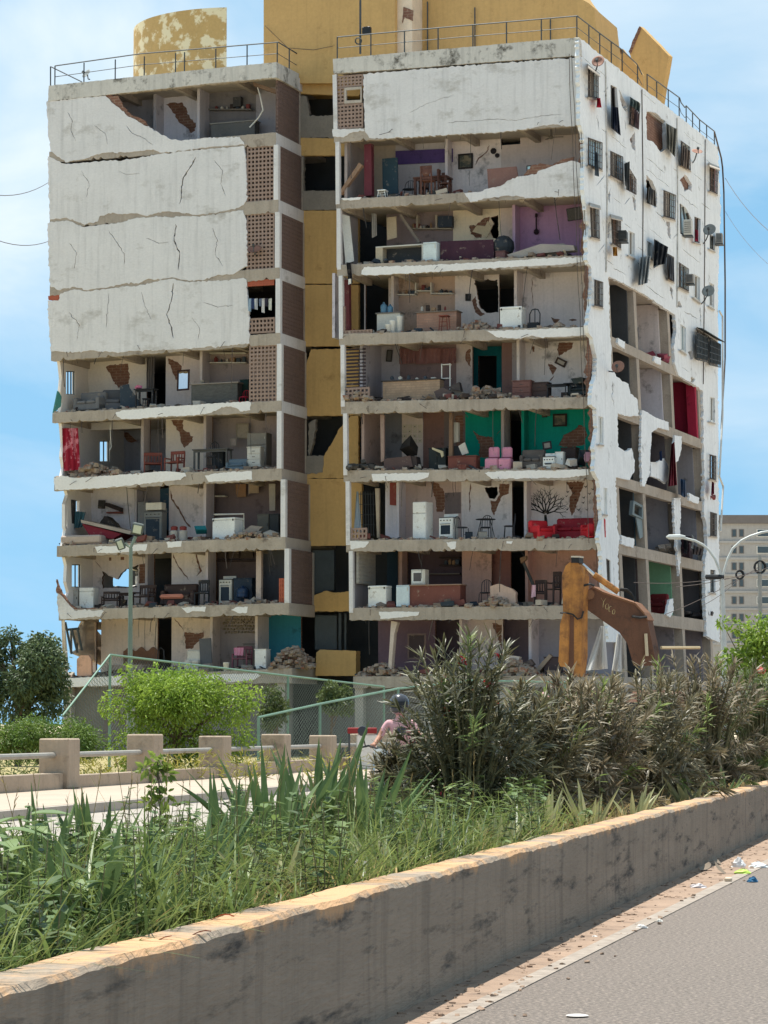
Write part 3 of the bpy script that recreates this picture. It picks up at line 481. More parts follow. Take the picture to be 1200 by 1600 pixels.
WIN = [  # corners tl, tr, br, bl
 ((919, 103), (935, 118), (935, 154), (919, 151)), ((954, 132), (964, 137), (969, 212), (955, 200)), ((985, 152), (1000, 162), (998, 202), (983, 194)), ((1064, 220), (1078, 230), (1079, 266), (1064, 258)), ((1109, 257), (1122, 264), (1121, 303), (1109, 298)),
 ((919, 215), (941, 223), (941, 265), (919, 258)), ((954, 236), (973, 245), (973, 284), (954, 274)), ((978, 254), (994, 280), (994, 304), (979, 296)), ((1037, 297), (1056, 305), (1055, 343), (1037, 338)), ((1062, 317), (1072, 325), (1082, 345), (1082, 372), (1063, 365)), ((1085, 338), (1095, 342), (1094, 380), (1085, 378)), ((1109, 366), (1117, 370), (1117, 392), (1109, 388)),
 ((922, 320), (936, 325), (937, 373), (924, 370)), ((955, 338), (970, 343), (970, 388), (957, 380)), ((982, 360), (992, 365), (992, 402), (982, 398)), ((1011, 376), (1019, 381), (1019, 404), (1011, 400)), ((1042, 396), (1053, 402), (1053, 440), (1044, 436)), ((1061, 410), (1076, 420), (1076, 455), (1061, 448)), ((1084, 428), (1094, 434), (1094, 472), (1084, 464)), ((1108, 441), (1116, 445), (1116, 482), (1108, 477)),
 ((929, 437), (942, 441), (942, 480), (929, 477)), ((1063, 506), (1072, 512), (1072, 552), (1064, 546)), ((1089, 515), (1107, 525), (1106, 563), (1089, 559)), ((1109, 528), (1120, 534), (1120, 569), (1109, 566)), ((1109, 620), (1117, 622), (1117, 660), (1109, 658)), ((1109, 710), (1119, 713), (1119, 750), (1109, 748)), ((1110, 800), (1120, 803), (1120, 838), (1110, 837)), ((1110, 890), (1118, 891), (1118, 926), (1110, 925)),
 ((935, 650), (943, 652), (943, 694), (936, 694)), ((943, 762), (949, 763), (949, 803), (944, 803)), ((947, 872), (954, 876), (955, 915), (949, 913))]
GAP = [[(967, 138), (972, 150), (978, 162), (979, 175), (974, 170), (970, 158)], [(1010, 174), (1024, 176), (1040, 190), (1041, 232), (1032, 238), (1026, 228), (1021, 222), (1011, 218)], [(1010, 273), (1019, 282), (1025, 296), (1027, 310), (1024, 326), (1018, 320), (1010, 317)],
       [(1022, 373), (1030, 378), (1040, 386), (1039, 404), (1030, 414), (1021, 420)], [(988, 306), (992, 310), (994, 330), (991, 328)], [(949, 350), (953, 345), (952, 372), (949, 372)], [(1062, 282), (1070, 272), (1080, 286), (1081, 300), (1076, 296), (1070, 300), (1066, 288)], [(1041, 345), (1047, 347), (1048, 374), (1044, 368)], [(1046, 446), (1050, 450), (1052, 470), (1048, 460)], [(1075, 550), (1082, 548), (1083, 560), (1079, 562)], [(984, 218), (992, 205), (993, 236), (988, 232)], [(952, 300), (954, 292), (953, 318), (948, 308)], [(1080, 588), (1086, 592), (1083, 598), (1079, 597)], [(1058, 472), (1062, 470), (1066, 480), (1060, 480)]]
CRK = [crk([(912, 90), (918, 96), (938, 112), (948, 122)], .8, 1), crk([(955, 212), (968, 222), (980, 232)], 1.1, 2), crk([(1009, 246), (1022, 255), (1038, 270)], 1., 3), crk([(1009, 263), (1030, 280), (1046, 292)], .9, 4), crk([(1060, 302), (1072, 312), (1090, 326)], .9, 5), crk([(1066, 388), (1080, 400), (1094, 410)], 1, 6), crk([(957, 418), (968, 424), (978, 430)], 1.2, 7), crk([(1010, 446), (1022, 456), (1038, 466)], 1.2, 8), crk([(1068, 486), (1082, 494), (1090, 498)], 1.3, 9), crk([(1094, 480), (1094, 498), (1095, 510)], 1.6, 10), crk([(1066, 574), (1072, 578), (1077, 582)], 1., 11), crk([(958, 600), (956, 620), (960, 636)], 1.2, 12), crk([(1068, 206), (1080, 218), (1098, 228)], .7, 13), crk([(1000, 142), (1014, 154), (1026, 164)], .7, 14), crk([(1024, 330), (1036, 342), (1040, 352)], 1., 15), crk([(1014, 356), (1026, 366), (1036, 374)], .6, 16)]
_r = random.Random(19); _bb = [(min(p[0] for p in h), min(p[1] for p in h), max(p[0] for p in h), max(p[1] for p in h)) for h in [list(q) for q in WIN] + GAP + CRK]; _n = 0
while _n < 34:                                  # more cracks and small spalls wherever the wall has room
    x, y = _r.uniform(922, 1112), _r.uniform(80, 560); lim = 58 + (x - 904) * .789 + 10; low = 400 if x < 950 else 424 + (x - 951) * .58 - 8 if x < 1054 else 575 if x < 1098 else 600
    if _n % 3: ln = _r.uniform(10, 24); an = _r.choice((.65, .7, 1.45, -.9)); h = crk([(x + math.cos(an) * ln * t - ln * .5 * math.cos(an), y + math.sin(an) * ln * t - ln * .5 * math.sin(an)) for t in (0, .35, .7, 1)], _r.uniform(.6, 1.5), _n + 60, .8)
    else: h = [(x + _r.uniform(2, 4.5) * math.cos(t * 1.05) * .7, y + _r.uniform(3, 6.5) * math.sin(t * 1.05)) for t in range(6)]
    b = (min(p[0] for p in h) - 1.5, min(p[1] for p in h) - 1.5, max(p[0] for p in h) + 1.5, max(p[1] for p in h) + 1.5)
    _n += .02
    if b[1] < lim + (b[2] - x) or b[3] > low or b[2] > 1117 or b[0] < 924 or any(b[0] < q[2] and b[2] > q[0] and b[1] < q[3] and b[3] > q[1] for q in _bb): continue
    _bb.append(b); CRK.append(h); _n = math.floor(_n) + 1
rw = [RP.hit(x, y, -.03) for x, y in jag(RW, .9, 3.5, 4)]
wallh = [[RP.hit(x, y, -.03) for x, y in h] for h in ([list(q) for q in WIN] + [jag(q, .7, 3, i) for i, q in enumerate(GAP)] + CRK)]
G().poly(rw, -RP.n * .16, wallh).obj('side_wall', whiteside, bld)
G().poly([RP.hit(x, y, .15) for x, y in ((909, 75), (1118, 238), (1119, 600), (1098, 602), (1060, 580), (1052, 480), (998, 448), (955, 425), (925, 400))], -RP.n * .1,
         [[RP.hit(x, y, .15) for x, y in q] for q in ([GAP[1], GAP[2], GAP[3]] + [list(q) for q in WIN[:5]] + [list(q) for q in WIN[5:7]])]).obj('masonry_wall', brickm, bld)
for p in ([(1003, 641), (1012, 644), (1020, 650), (1045, 660), (1045, 673), (1028, 668), (1018, 676), (1016, 720), (1015, 740), (1008, 760), (1004, 760), (1003, 740), (1001, 700)], [(1017, 722), (1024, 722), (1034, 718), (1038, 716), (1044, 728), (1044, 748), (1040, 756), (1030, 748), (1017, 744)], [(1053, 778), (1064, 778), (1063, 830), (1064, 870), (1061, 900), (1058, 860), (1054, 820)], [(1054, 680), (1066, 682), (1065, 700), (1060, 720), (1054, 724)],
          [(1023, 556), (1033, 559), (1033, 570), (1023, 566)], [(966, 528), (977, 534), (976, 545), (966, 538)], [(971, 836), (991, 842), (990, 856), (971, 850)], [(1077, 770), (1093, 778), (1091, 787), (1077, 782)], [(1046, 937), (1052, 935), (1053, 955), (1047, 965), (1041, 960)]):
    fpanel('wall_remnant', p, whiteside, off=-.03, th=.1, amp=.9, step=2.6, pl=RP)
# edge beams, columns and bay partitions
COLO = [rdepth(999, 560), rdepth(1053, 620), rdepth(1099, 700)]
for k in range(0, 10):
    u = LINE['R', k][1]; za, zb = ztop('R', k, u), zbot('R', k, u); e = rdepth(1112, 600) - .2
    G().poly([rq(0, zb, .26, .06), rq(0, za, .26, .06), rq(0, za, e, .06), rq(0, zb, e, .06)], -RX * .26).obj('beam', conc, bld)
u = LINE['R', 9][1]
for c in COLO + [rdepth(954, 470)]:
    for k in range(3, 10):
        z0, z1_ = (ztop('R', k + 1, u) if k < 9 else -.2), zbot('R', k, u)
        G().poly([rq(0, z0, c - .2, .08), rq(0, z0, c + .22, .08), rq(0, z1_, c + .22, .08), rq(0, z1_, c - .2, .08)], -RX * .4).obj('column', conc, bld)
BC = {0: [(176, 170, 160), (92, 90, 88), (62, 62, 62), (66, 88, 94), (58, 50, 46), (120, 114, 108)], 1: [(196, 186, 170), (184, 180, 174), (96, 90, 86), (140, 140, 138), (104, 150, 112), (134, 128, 122)], 2: [(150, 144, 136), (116, 22, 40), (128, 126, 122), (120, 122, 122), (90, 88, 86), (130, 124, 120)]}
for b, c in enumerate(COLO):
    for i, k in enumerate(range(4, 10)):
        z0, z1_ = ztop('R', k, u), zceil('R', k, u); cc = c - .35 if b < 2 else c - .3
        a = rq(0, z0, cc, .45); t = rq(0, z1_, cc, .45)
        G().poly([a, t, t - RX * 3.2, a - RX * 3.2], WX * .12).obj('partition_wall', wm(BC[b][i]), bld)
        if b == 2 and k == 5:
            a, t = rq(0, z0, c - .7, .1), rq(0, z1_, c - .7, .1); G().poly([a, t, t - RX * .4, a - RX * .4], WX * .3).obj('partition_wall', wm((140, 28, 48)), bld)
z0 = -1; a = [rq(0, z, o, 3.4) for z, o in ((z0, 2.9), (25, 2.9), (25, 19), (z0, 19))]; G().poly(a, -RX * .1).obj('partition_wall', wm((120, 116, 110)), bld)
a = [rq(0, z, o, -.0) for z, o in ((-.3, .8), (ztop('R', 9, u) - .4, .8), (ztop('R', 9, u) - .4, rdepth(1100, 900)), (-.3, rdepth(1100, 900)))]; G().poly([p - RX * .5 for p in a], -RX * .1).obj('basement_wall', base, bld)
# windows: frame, pane, bars, sill
frm = mat('window_frame_paint', srgb(70, 66, 62), .7); wfr = mat('white_frame_paint', srgb(210, 212, 208), .6); curt = mat('old_curtain', srgb(150, 140, 128), .9, .2, 3)
curtp = mat('pink_curtain', srgb(170, 120, 120), .9, .2, 3)
for i, q in enumerate(WIN):
    white_fr = i in (15, 14, 18, 24, 28, 29, 21, 19); tl, tr_, br_, bl_ = q[0], q[1], q[-2], q[-1]  # flag picks the windows with white painted frames
    g = G()
    for a, b in ((tl, tr_), (tr_, br_), (br_, bl_), (bl_, tl)): g.tube((RP.hit(*a, .04), RP.hit(*b, .04)), .055, 4)
    mt = ((tl[0] + tr_[0]) / 2, (tl[1] + tr_[1]) / 2); mb = ((bl_[0] + br_[0]) / 2, (bl_[1] + br_[1]) / 2); g.tube((RP.hit(*mt, .05), RP.hit(*mb, .05)), .035, 4)
    f = g.obj('window', wfr if white_fr else frm, bld)
    if i not in (1, 2, 7, 9): G().poly([RP.hit(bl_[0] - 1, bl_[1], .0), RP.hit(br_[0] + 1, br_[1] + 1, .0), RP.hit(br_[0] + 1, br_[1] + 1, -.14), RP.hit(bl_[0] - 1, bl_[1], -.14)], V((0, 0, -.07))).obj('sill', concd, f)
    if i not in (1, 2, 13, 16, 7):
        G().poly([RP.hit(x, y, .1) for x, y in (mt, tr_, br_, mb)], -RP.n * .02).obj('pane', glass if not (i in (4,)) else curtp, f)
        if i % 3 != 1: G().poly([RP.hit(x, y, .12) for x, y in (tl, mt, mb, bl_)], -RP.n * .02).obj('pane', glass if i % 2 else curt, f)
    if i in (0, 3, 4, 5, 6, 7, 8, 12, 13, 16, 17, 20, 22, 23, 25, 26, 2):
        g = G(); o = -.18
        T = lambda s, t: (tl[0] + (tr_[0] - tl[0]) * s + (bl_[0] - tl[0]) * t + (br_[0] - tr_[0] - bl_[0] + tl[0]) * s * t, tl[1] + (tr_[1] - tl[1]) * s + (bl_[1] - tl[1]) * t + (br_[1] - tr_[1] - bl_[1] + tl[1]) * s * t)
        for s in range(7): g.tube((RP.hit(*T(s / 6, 0), o), RP.hit(*T(s / 6, 1), o)), .014, 4)
        for t in range(5): g.tube((RP.hit(*T(0, t / 4), -.02), RP.hit(*T(0, t / 4), o), RP.hit(*T(1, t / 4), o), RP.hit(*T(1, t / 4), -.02)), .014, 4)
        g.obj('grille', rust, f)
    if i in (12, 13, 0, 4):
        G().poly([RP.hit(tl[0] - 1, tl[1] - 2), RP.hit(tr_[0] + 2, tr_[1] - 2), RP.hit(tr_[0] + 3, tr_[1] + 3, -.5), RP.hit(tl[0], tl[1] + 4, -.5)], V((0, 0, .05))).obj('awning', concd, f)
# corrugated awnings over the dark caged windows
G().poly([RP.hit(1088, 512, 0), RP.hit(1122, 532, 0), RP.hit(1134, 536, -.7), RP.hit(1098, 514, -.7)], V((0, 0, .03))).obj('awning', mat('dark_sheet', srgb(60, 64, 66)), bld)
for x0, y0, x1, y1 in ((1089, 520, 1106, 562), (1109, 530, 1126, 570)):
    g = G()
    for s in range(9): t = s / 8; g.tube((RP.hit(x0 + (x1 - x0) * t, y0 + 8 * t, -.45), RP.hit(x0 + (x1 - x0) * t, y1 + 3 * t, -.45)), .02, 4)
    for s in range(5): y = y0 + (y1 - y0) * s / 4; g.tube((RP.hit(x0, y, -.03), RP.hit(x0, y, -.45), RP.hit(x1, y + 8 - s, -.45)), .02, 4)
    g.obj('window_cage', iron, bld)
    g = G(); g.poly([RP.hit(x0 + 1, y0 + 2, -.3), RP.hit(x1 - 1, y0 + 8, -.3), RP.hit(x1 - 1, y1, -.3), RP.hit(x0 + 1, y1 - 3, -.3)], RP.n * .02); g.obj('shade_cloth', mat('black_shade_cloth', srgb(44, 50, 50), .9), bld)
# ------------------------------------------------------------------ roof
G().poly([FP.hit(x, y, SH - .3) for x, y in ((412, -60), (617, -70), (617, 130), (412, 130))], WX * 4.5).obj('stair_tower', yellow, bld)
G().poly([FP.hit(x, y, SH) for x, y in ((617, -70), (644, -72), (644, 110), (617, 110))], WX * 4).obj('stair_tower', mat('pale_render', srgb(226, 206, 180), .9), bld)
fpanel('exposed_brick_edge', z2([(340, 28), (380, 42), (378, 85), (345, 70), (335, 95), (338, 60)]), brickm, off=SH - .02, th=.05, amp=.5)
def roofwall(name, pts, off, vec, m, seed=1, amp=.3):   # upright roof pieces standing on the top slab
    uz = [fuz(x, y, off) for x, y in jag(pts, amp, 6, seed)]; zr = ztop('R', 0, uz[-1][0]) - .2
    return G().poly([P3(u_, max(z_, zr), off) for u_, z_ in uz], vec).obj(name, m, bld)
roofwall('roof_block', [(644, -70), (880, -40), (906, -3), (920, 5), (928, 12), (931, 36), (934, 60), (935, 140), (644, 140)], 4.0, WX * 3.5, yellow) if 1 else G().poly(pts, WX * 4.5)
o7 = 13.
roofwall('broken_roof_wall', [(1000, 41), (1022, 63), (1045, 87), (1043, 100), (1036, 140), (1031, 170), (1028, 190), (995, 190), (995, 121), (983, 81), (990, 66)], 15.2, WX * .3 + RX * .1, yellow, 3)
G().poly([FP.hit(x, y, 15.15) for x, y in jag([(999, 41), (1002, 43), (992, 68), (985, 84), (982, 81), (989, 62)], .5, 4, 3)], WX * .2).obj('exposed_brick_edge', brickm, bld)
roofwall('broken_roof_wall', [(973, 76), (995, 103), (1004, 116), (1006, 150), (981, 150), (955, 110), (955, 98)], 11.0, WX * .3, yellow, 5)
G().poly([FP.hit(x, y, 8.0) for x, y in jag([(936, 66), (946, 64), (975, 80), (966, 84), (945, 76), (936, 78)], .5, 4, 5)], WX * .2).obj('broken_roof_wall', plank_m, bld)
# curved tank house on the left wing: its right end is broken off
uL, uR = fuz(219, 60, 5.)[0], fuz(353, 60, 1.8)[0]; ztk = fuz(352, 11, 1.8)[1]; n = 22; A = []; B = []
for i in range(n + 1):
    t = math.radians(185 - 118 * i / n); aa = (uR - uL) / (1 + math.cos(math.radians(67))); uc = uL + aa; A.append((uc + aa * math.cos(t), 5. - 3.4 * math.sin(t))); B.append((uc + (aa - .22) * math.cos(t), 5. - 3.18 * math.sin(t)))
ring = A + B[::-1]
G().poly([P3(u_, ztop('L', 0, u_) - .1, o) for u_, o in ring], ZX * (ztk - ztop('L', 0, uR) + .1)).obj('curved_roof_wall', yellowpeel, bld)
# railings
def rail(name, top, posts, H, pl, off=.1, r=.028, label=None):
    g = G(); g.tube([pl.hit(x, y, off) for x, y in top], r, 5); g.tube([pl.hit(x, y, off) - ZX * H * .5 for x, y in top], r * .6, 4)
    o = g.obj(name, iron, bld)
    for x, y in posts: p = pl.hit(x, y, off); G().tube((p, p - ZX * H), r, 5).obj('post', iron, o)
lin = lambda a, b, ts: [(a[0] + (b[0] - a[0]) * t, a[1] + (b[1] - a[1]) * t) for t in ts]
rail('roof_railing', [(86, 103), (220, 84), (435, 66)], lin((86, 103), (435, 66), (0, .13, .27, .4, .54, .58, .72, .86, .995)), .95, FP)
rail('roof_railing', [(435, 66), (466, 85)], [(452, 76), (466, 85)], 1.0, SP)
g = G(); g.tube((FP.hit(79, 104, .1), FP.hit(79, 134, .1)), .03, 5); g.tube((FP.hit(79, 104, .1), FP.hit(128, 128, .3)), .025, 5); g.obj('bent_rail', iron, bld)
rail('roof_railing', [(527, 58), (715, 41), (902, 25)], lin((527, 58), (902, 25), (0, .14, .28, .42, .565, .705, .85, .998)), .92, FP)
rail('roof_railing', [(902, 25), (937, 52), (971, 77), (995, 100), (1003, 116)], [(920, 39), (937, 52), (955, 66), (972, 78), (996, 101)], .95, RP)
rail('roof_railing', [(1011, 116), (1044, 140), (1062, 153), (1064, 160), (1070, 168), (1072, 165), (1093, 187), (1116, 205)], [(1011, 116), (1026, 128), (1044, 140), (1061, 153), (1072, 165), (1082, 177), (1093, 187), (1104, 196), (1116, 205)], .95, RP)
G().tube([RP.hit(x, y, -.08) for x, y in ((1116, 205), (1127, 247), (1129, 262), (1131, 300), (1133, 440), (1133, 560), (1128, 650), (1127, 670))], .04, 6).obj('cable_bundle', rust, bld)
G().tube([RP.hit(x, y, -.12) for x, y in ((1124, 486), (1129, 495), (1129, 650), (1124, 745), (1130, 760), (1126, 830))], .05, 6).obj('drain_pipe', mat('pipe_white', srgb(205, 205, 200)), bld)
# pole with spotlight, tower cables
g = G(); a = FP.hit(563, 84, .5); g.tube((a, FP.hit(563, -40, .5)), .05, 6); g.tube([FP.hit(560 + 5 * math.cos(t), 64 + 5 * math.sin(t), .4) for t in [i * .7 for i in range(10)]], .03, 5); o = g.obj('mast', iron, bld)
g = G(); p = FP.hit(573, 48, .4); g.rbox(Fr(p, RX, WX), -.18, .18, -.1, .12, -.15, .16, .03); g.obj('spotlight', mat('black_plastic', srgb(40, 42, 44), .5), bld)
G().tube([FP.hit(x, y, SH - .4) for x, y in ((414, 40), (450, 75), (490, 78), (520, 72))], .012, 4).obj('cable', rust, bld)
for i, q in enumerate((((946, 96), (949, 300), (947, 425)), ((1003, 140), (1005, 300), (1004, 445)), ((1058, 184), (1059, 330), (1058, 480)), ((1102, 218), (1101, 420), (1099, 600)))): G().tube([RP.hit(*p, -.06) for p in q], .022 if i % 2 else .035, 5).obj('conduit', rust if i % 2 else parap, bld)
for x in (600, 668, 742, 860): p = FP.hit(x, 30, 3.9); G().tube((p - ZX * 1.5, p + ZX * .25 * (x % 5)), .03, 5).obj('roof_pipe', iron, bld)
roofm = mat('roof_screed', srgb(170, 162, 150), .95)
# ------------------------------------------------------------------ street: s runs along the road, t to its left
AL = math.radians(12.5); SD = V((math.sin(AL), math.cos(AL), 0)); TD = V((-math.cos(AL), math.sin(AL), 0))
def st(s, t, z=0.): return SD * s + TD * t + V((0, 0, z))
def on_t(px, t):                                # along-road distance where the picture column px crosses the line t
    k = (px - 600) / FPX; return t * (math.cos(AL) + math.sin(AL) * k) / (math.sin(AL) - k * math.cos(AL)) if 1 else 0
SF = Fr(V((0, 0, 0)), SD, TD)
def strip(name, s0, s1, t0, t1, z, m, n=1, kind='structure', bumpy=0., nt=1):
    r = random.Random(len(name)); return G().grid(lambda a, b: st(s0 + (s1 - s0) * a, t0 + (t1 - t0) * b, z + (bumpy * noise.noise(V((s0 + (s1 - s0) * a, t0 + (t1 - t0) * b, 0)) * 1.3) if bumpy else 0)), n, nt).obj(name, m, kind=kind)
dirt = mat('dry_dirt', srgb(200, 182, 156), .95, .14, .3, 6, .4, grime=(srgb(150, 142, 110), .12, .58))
asph = mat('asphalt', srgb(110, 102, 95), .9, .12, .5, 90, .9, second=srgb(150, 138, 128), amount=.47, sscale=42., edge=.07, grime=(srgb(98, 92, 88), .5, .62))
fargrey = mat('concrete_road', srgb(158, 150, 140), .92, .12, .4, 20, .4)
swk = mat('sidewalk_concrete', srgb(172, 157, 140), .9, .1, .7, 18, .4, grime=(srgb(150, 136, 120), .8, .58))
gut = mat('gutter_dirt', srgb(150, 128, 110), .95, .22, 2., 26, .7, grime=(srgb(112, 96, 84), 2.5, .52))
soil = mat('soil', srgb(112, 90, 68), .98, .3, 2., 20, .6)
G().grid(lambda a, b: V((-1500 + 3000 * a, -60 + 3200 * b, -.03)), 1, 1).obj('ground', dirt, kind='structure')
strip('road', -20, 260, -9, 2.86, 0, asph)
a, b = gpx(690, 1600), gpx(1200, 1347); dl = (b - a).normalized(); a -= dl * 8; b += dl * 60; pr = V((-dl.y, dl.x, 0)) * .055
gw = random.Random(5); wob = [gw.uniform(-.02, .02) for _ in range(301)]
G().grid(lambda u_, v_: (a + pr * (.2 + wob[round(u_ * 300)] * 18)).lerp(b + pr * (.2 + wob[round(u_ * 300)] * 18), u_).lerp(st((a.lerp(b, u_)).dot(SD), 2.88), v_) + V((0, 0, .004 + .006 * v_)), 300, 3).obj('road_gutter', gut, kind='structure')
G().poly([a - pr, b - pr, b + pr, a + pr], V((0, 0, .004))).obj('lane_line', mat('worn_white_line', srgb(164, 153, 141), .9, .12, 4, 30, .4, second=srgb(132, 122, 112), amount=.50, sscale=7, edge=.16), kind='structure').location.z += .002
strip('far_road', -20, 260, 5.5, 14.0, -.004, fargrey)
strip('sidewalk', -20, 230, 14.0, 18.2, .15, swk)
G().box(SF, -20, 230, 13.86, 14.02, -.02, .147).obj('kerb', mat('kerb_concrete', srgb(170, 160, 148), .9), kind='structure')
strip('lawn_ground', -20, 150, 18.2, 60, .06, mat('park_soil', srgb(150, 138, 96), .95, .3, .6, 12, .5), kind='structure')
# planter wall along the median: worn orange paint over grey render
pm = mat('median_render', srgb(146, 132, 116), .92, .16, 1.6, 16, .6, streak=.75, grime=(srgb(70, 66, 62), 2.4, .535), stretch=(2., .22, 3.2))
t_ = pm.node_tree; nn = t_.nodes; bs = nn['Principled BSDF']; src = bs.inputs['Base Color'].links[0].from_socket
g_ = nn.new('ShaderNodeNewGeometry'); sx = nn.new('ShaderNodeSeparateXYZ'); t_.links.new(g_.outputs['Position'], sx.inputs[0])
q1 = nn.new('ShaderNodeTexNoise'); q1.inputs['Scale'].default_value = 1.6; q1.inputs['Detail'].default_value = 9; q1.inputs['Roughness'].default_value = .72; t_.links.new(g_.outputs['Position'], q1.inputs['Vector'])
mr = nn.new('ShaderNodeMapRange'); mr.inputs[1].default_value = .46; mr.inputs[2].default_value = .66; mr.inputs[3].default_value = -.1; mr.inputs[4].default_value = .27; t_.links.new(sx.outputs[2], mr.inputs[0])
ad = nn.new('ShaderNodeMath'); ad.operation = 'ADD'; t_.links.new(q1.outputs[0], ad.inputs[0]); t_.links.new(mr.outputs[0], ad.inputs[1])
m3 = nn.new('ShaderNodeMapRange'); m3.inputs[1].default_value = .645; m3.inputs[2].default_value = .76; t_.links.new(ad.outputs[0], m3.inputs[0])
mm = nn.new('ShaderNodeMixRGB'); mm.inputs[2].default_value = (*srgb(188, 150, 112), 1); t_.links.new(m3.outputs[0], mm.inputs[0]); t_.links.new(src, mm.inputs[1]); t_.links.new(mm.outputs[0], bs.inputs['Base Color'])
g = G(); r = random.Random(3); n = 900; prof = []
WT, WB, WH = 2.83, 3.06, .63
for i in range(n + 1):
    s = 4 + (110 - 4) * (i / n) ** 1.5; e = .012 * noise.noise(V((s * 1.3, 0, 0))) + .005 * noise.noise(V((s * 7, 2, 0))) - .02 * max(0, noise.noise(V((s * 4, 9, 0))) - .45); c = .022 + .012 * noise.noise(V((s * 6, 5, 0))); wv = .012 * noise.noise(V((s * .8, 4, 0)))
    prof.append([st(s, WT + wv, -.05), st(s, WT + wv + .008, WH * .5), st(s, WT + wv, WH - c + e), st(s, WT + wv + c, WH + e), st(s, WB - .02, WH + e * .7), st(s, WB, WH - .03), st(s, WB, -.05)])
g.grid(lambda a, b: prof[round(a * n)][round(b * 6)], n, 6).obj('planter_wall', pm, label='low grey median wall with worn orange paint on its top edge', cat='wall')
strip('median_soil', 3, 120, 3.04, 5.5, .52, soil, 240, kind='structure', bumpy=.05, nt=10)
G().box(SF, 3, 120, 5.5, 5.68, -.05, .5).obj('kerb', mat('kerb_concrete', srgb(170, 160, 148), .9), kind='structure')
# ------------------------------------------------------------------ concrete railing of the sidewalk
railm = mat('pillar_concrete', srgb(172, 154, 134), .9, .14, 1.5, 16, .5, streak=.4, grime=(srgb(120, 106, 92), 1.6, .57)); pipem = mat('pipe_rail_paint', srgb(150, 146, 138), .6, .15, 3, 20, .1)
TR = 17.55; root = thing('concrete_railing', 'row of square concrete pillars joined by grey pipe rails along the sidewalk', 'railing', st(on_t(300, TR), TR, .15))
px_ = [-45, 95, 228, 337, 432, 505, 566, 616, 660, 700]; sp = [on_t(x, TR) for x in px_]
for i, s in enumerate(sp):
    f = Fr(st(s, TR, .15), SD, TD); hh = (.98, .96, 1.02, .96, .98, .93, .95, .95, .95, .95)[i]
    G().rbox(f, -.34, .34, -.3, .3, 0, hh, .025).obj('pillar', railm, root)
    if i:
        a, b = st(sp[i - 1] + .3, TR, .15 + .64), st(s - .3, TR, .15 + .64); G().tube((a, b), .055, 8).obj('rail', pipem, root)
        G().box(SF, sp[i - 1] + .34, s - .34, TR - .2, TR + .2, .1, .15 + (.3 if i not in (2, 3) else .24)).obj('plinth', railm, root)
# white serving cart with red top
s = on_t(565, 16.9); f = Fr(st(s, 16.9, .15), RT, V((0, 1, 0))); c = thing('street_cart', 'white street cart with a dark red top beside the concrete pillars', 'cart', f.o)
G().rbox(f, -.13, .42, -.3, .3, 0, .95, .03).obj('cabinet', paint(228, 224, 216), c); G().rbox(f, -.38, .42, -.36, .36, .97, 1.13, .02).obj('top', paint(140, 44, 44), c)
G().box(f, -.36, -.31, -.3, -.25, 0, .97).obj('leg', iron, c); G().box(f, -.36, -.31, .25, .3, 0, .97).obj('leg', iron, c)
# ------------------------------------------------------------------ chain-link fences
green = mat('green_pipe', srgb(120, 150, 132), .6, .15, 3, 20, .1); wirem = mat('green_wire', srgb(96, 108, 100), .6, .1)
def fence(label, top, zb, posts, sp=.13, net=True):
    root = thing('chain_link_fence', label, 'fence', V((top[0].x, top[0].y, zb)))
    G().tube(top, .035, 6).obj('top_rail', green, root)
    for a, b in zip(top, top[1:]):
        w_ = (b - a).length; n = max(2, int(w_ / sp)); g = G(); ha, hb = a.z - zb, b.z - zb; h = max(ha, hb)
        P = lambda x, z: V((a.x + (b.x - a.x) * x / w_, a.y + (b.y - a.y) * x / w_, zb + z * (ha + (hb - ha) * x / w_) / h))
        m = int((w_ + h) / sp)
        for i in range(1, m):
            c = i * sp
            for sg in (0, 1):
                x0, z0 = (c, 0) if c < w_ else (w_, c - w_); x1, z1 = (0, c) if c < h else (c - h, h)
                if sg: x0, x1 = w_ - x0, w_ - x1
                g.tube((P(x0, z0), P(x1, z1)), .0042, 3, False)
        g.obj('wire_mesh', wirem, root, kind='stuff')
    for p in posts: G().tube((p, V((p.x, p.y, zb))), .045, 6).obj('post', green, root)
    return root
A = [at(172, 1023, 79), at(280, 1036, 82), at(450, 1056, 87), at(600, 1073, 92)]
fence('tall green chain link fence running behind the bright green tree', A, .05, A)
B = [at(404, 1121, 74), at(500, 1100, 76), at(622, 1076, 78), at(742, 1063, 80), at(882, 1066, 82)]
fence('green chain link fence rising behind the sidewalk pillars and oleander', B, .05, B)
C_ = [at(172, 1023, 79), at(98, 1118, 76)]
root = thing('sagging_net', 'grey green sports net sloping down from the fence corner post', 'net', V((C_[1].x, C_[1].y, .05)))
g = G(); a0, b0 = C_; c0 = V((a0.x - .1, a0.y - 1.5, .6))
for i in range(26):
    t = i / 25; g.tube((a0.lerp(b0, t), a0.lerp(c0, t)), .007, 3, False); g.tube((b0.lerp(a0, t), b0.lerp(c0, t)), .007, 3, False)
g.obj('mesh', wirem, root, kind='stuff'); G().tube((a0, b0), .03, 5).obj('edge_rope', green, root)
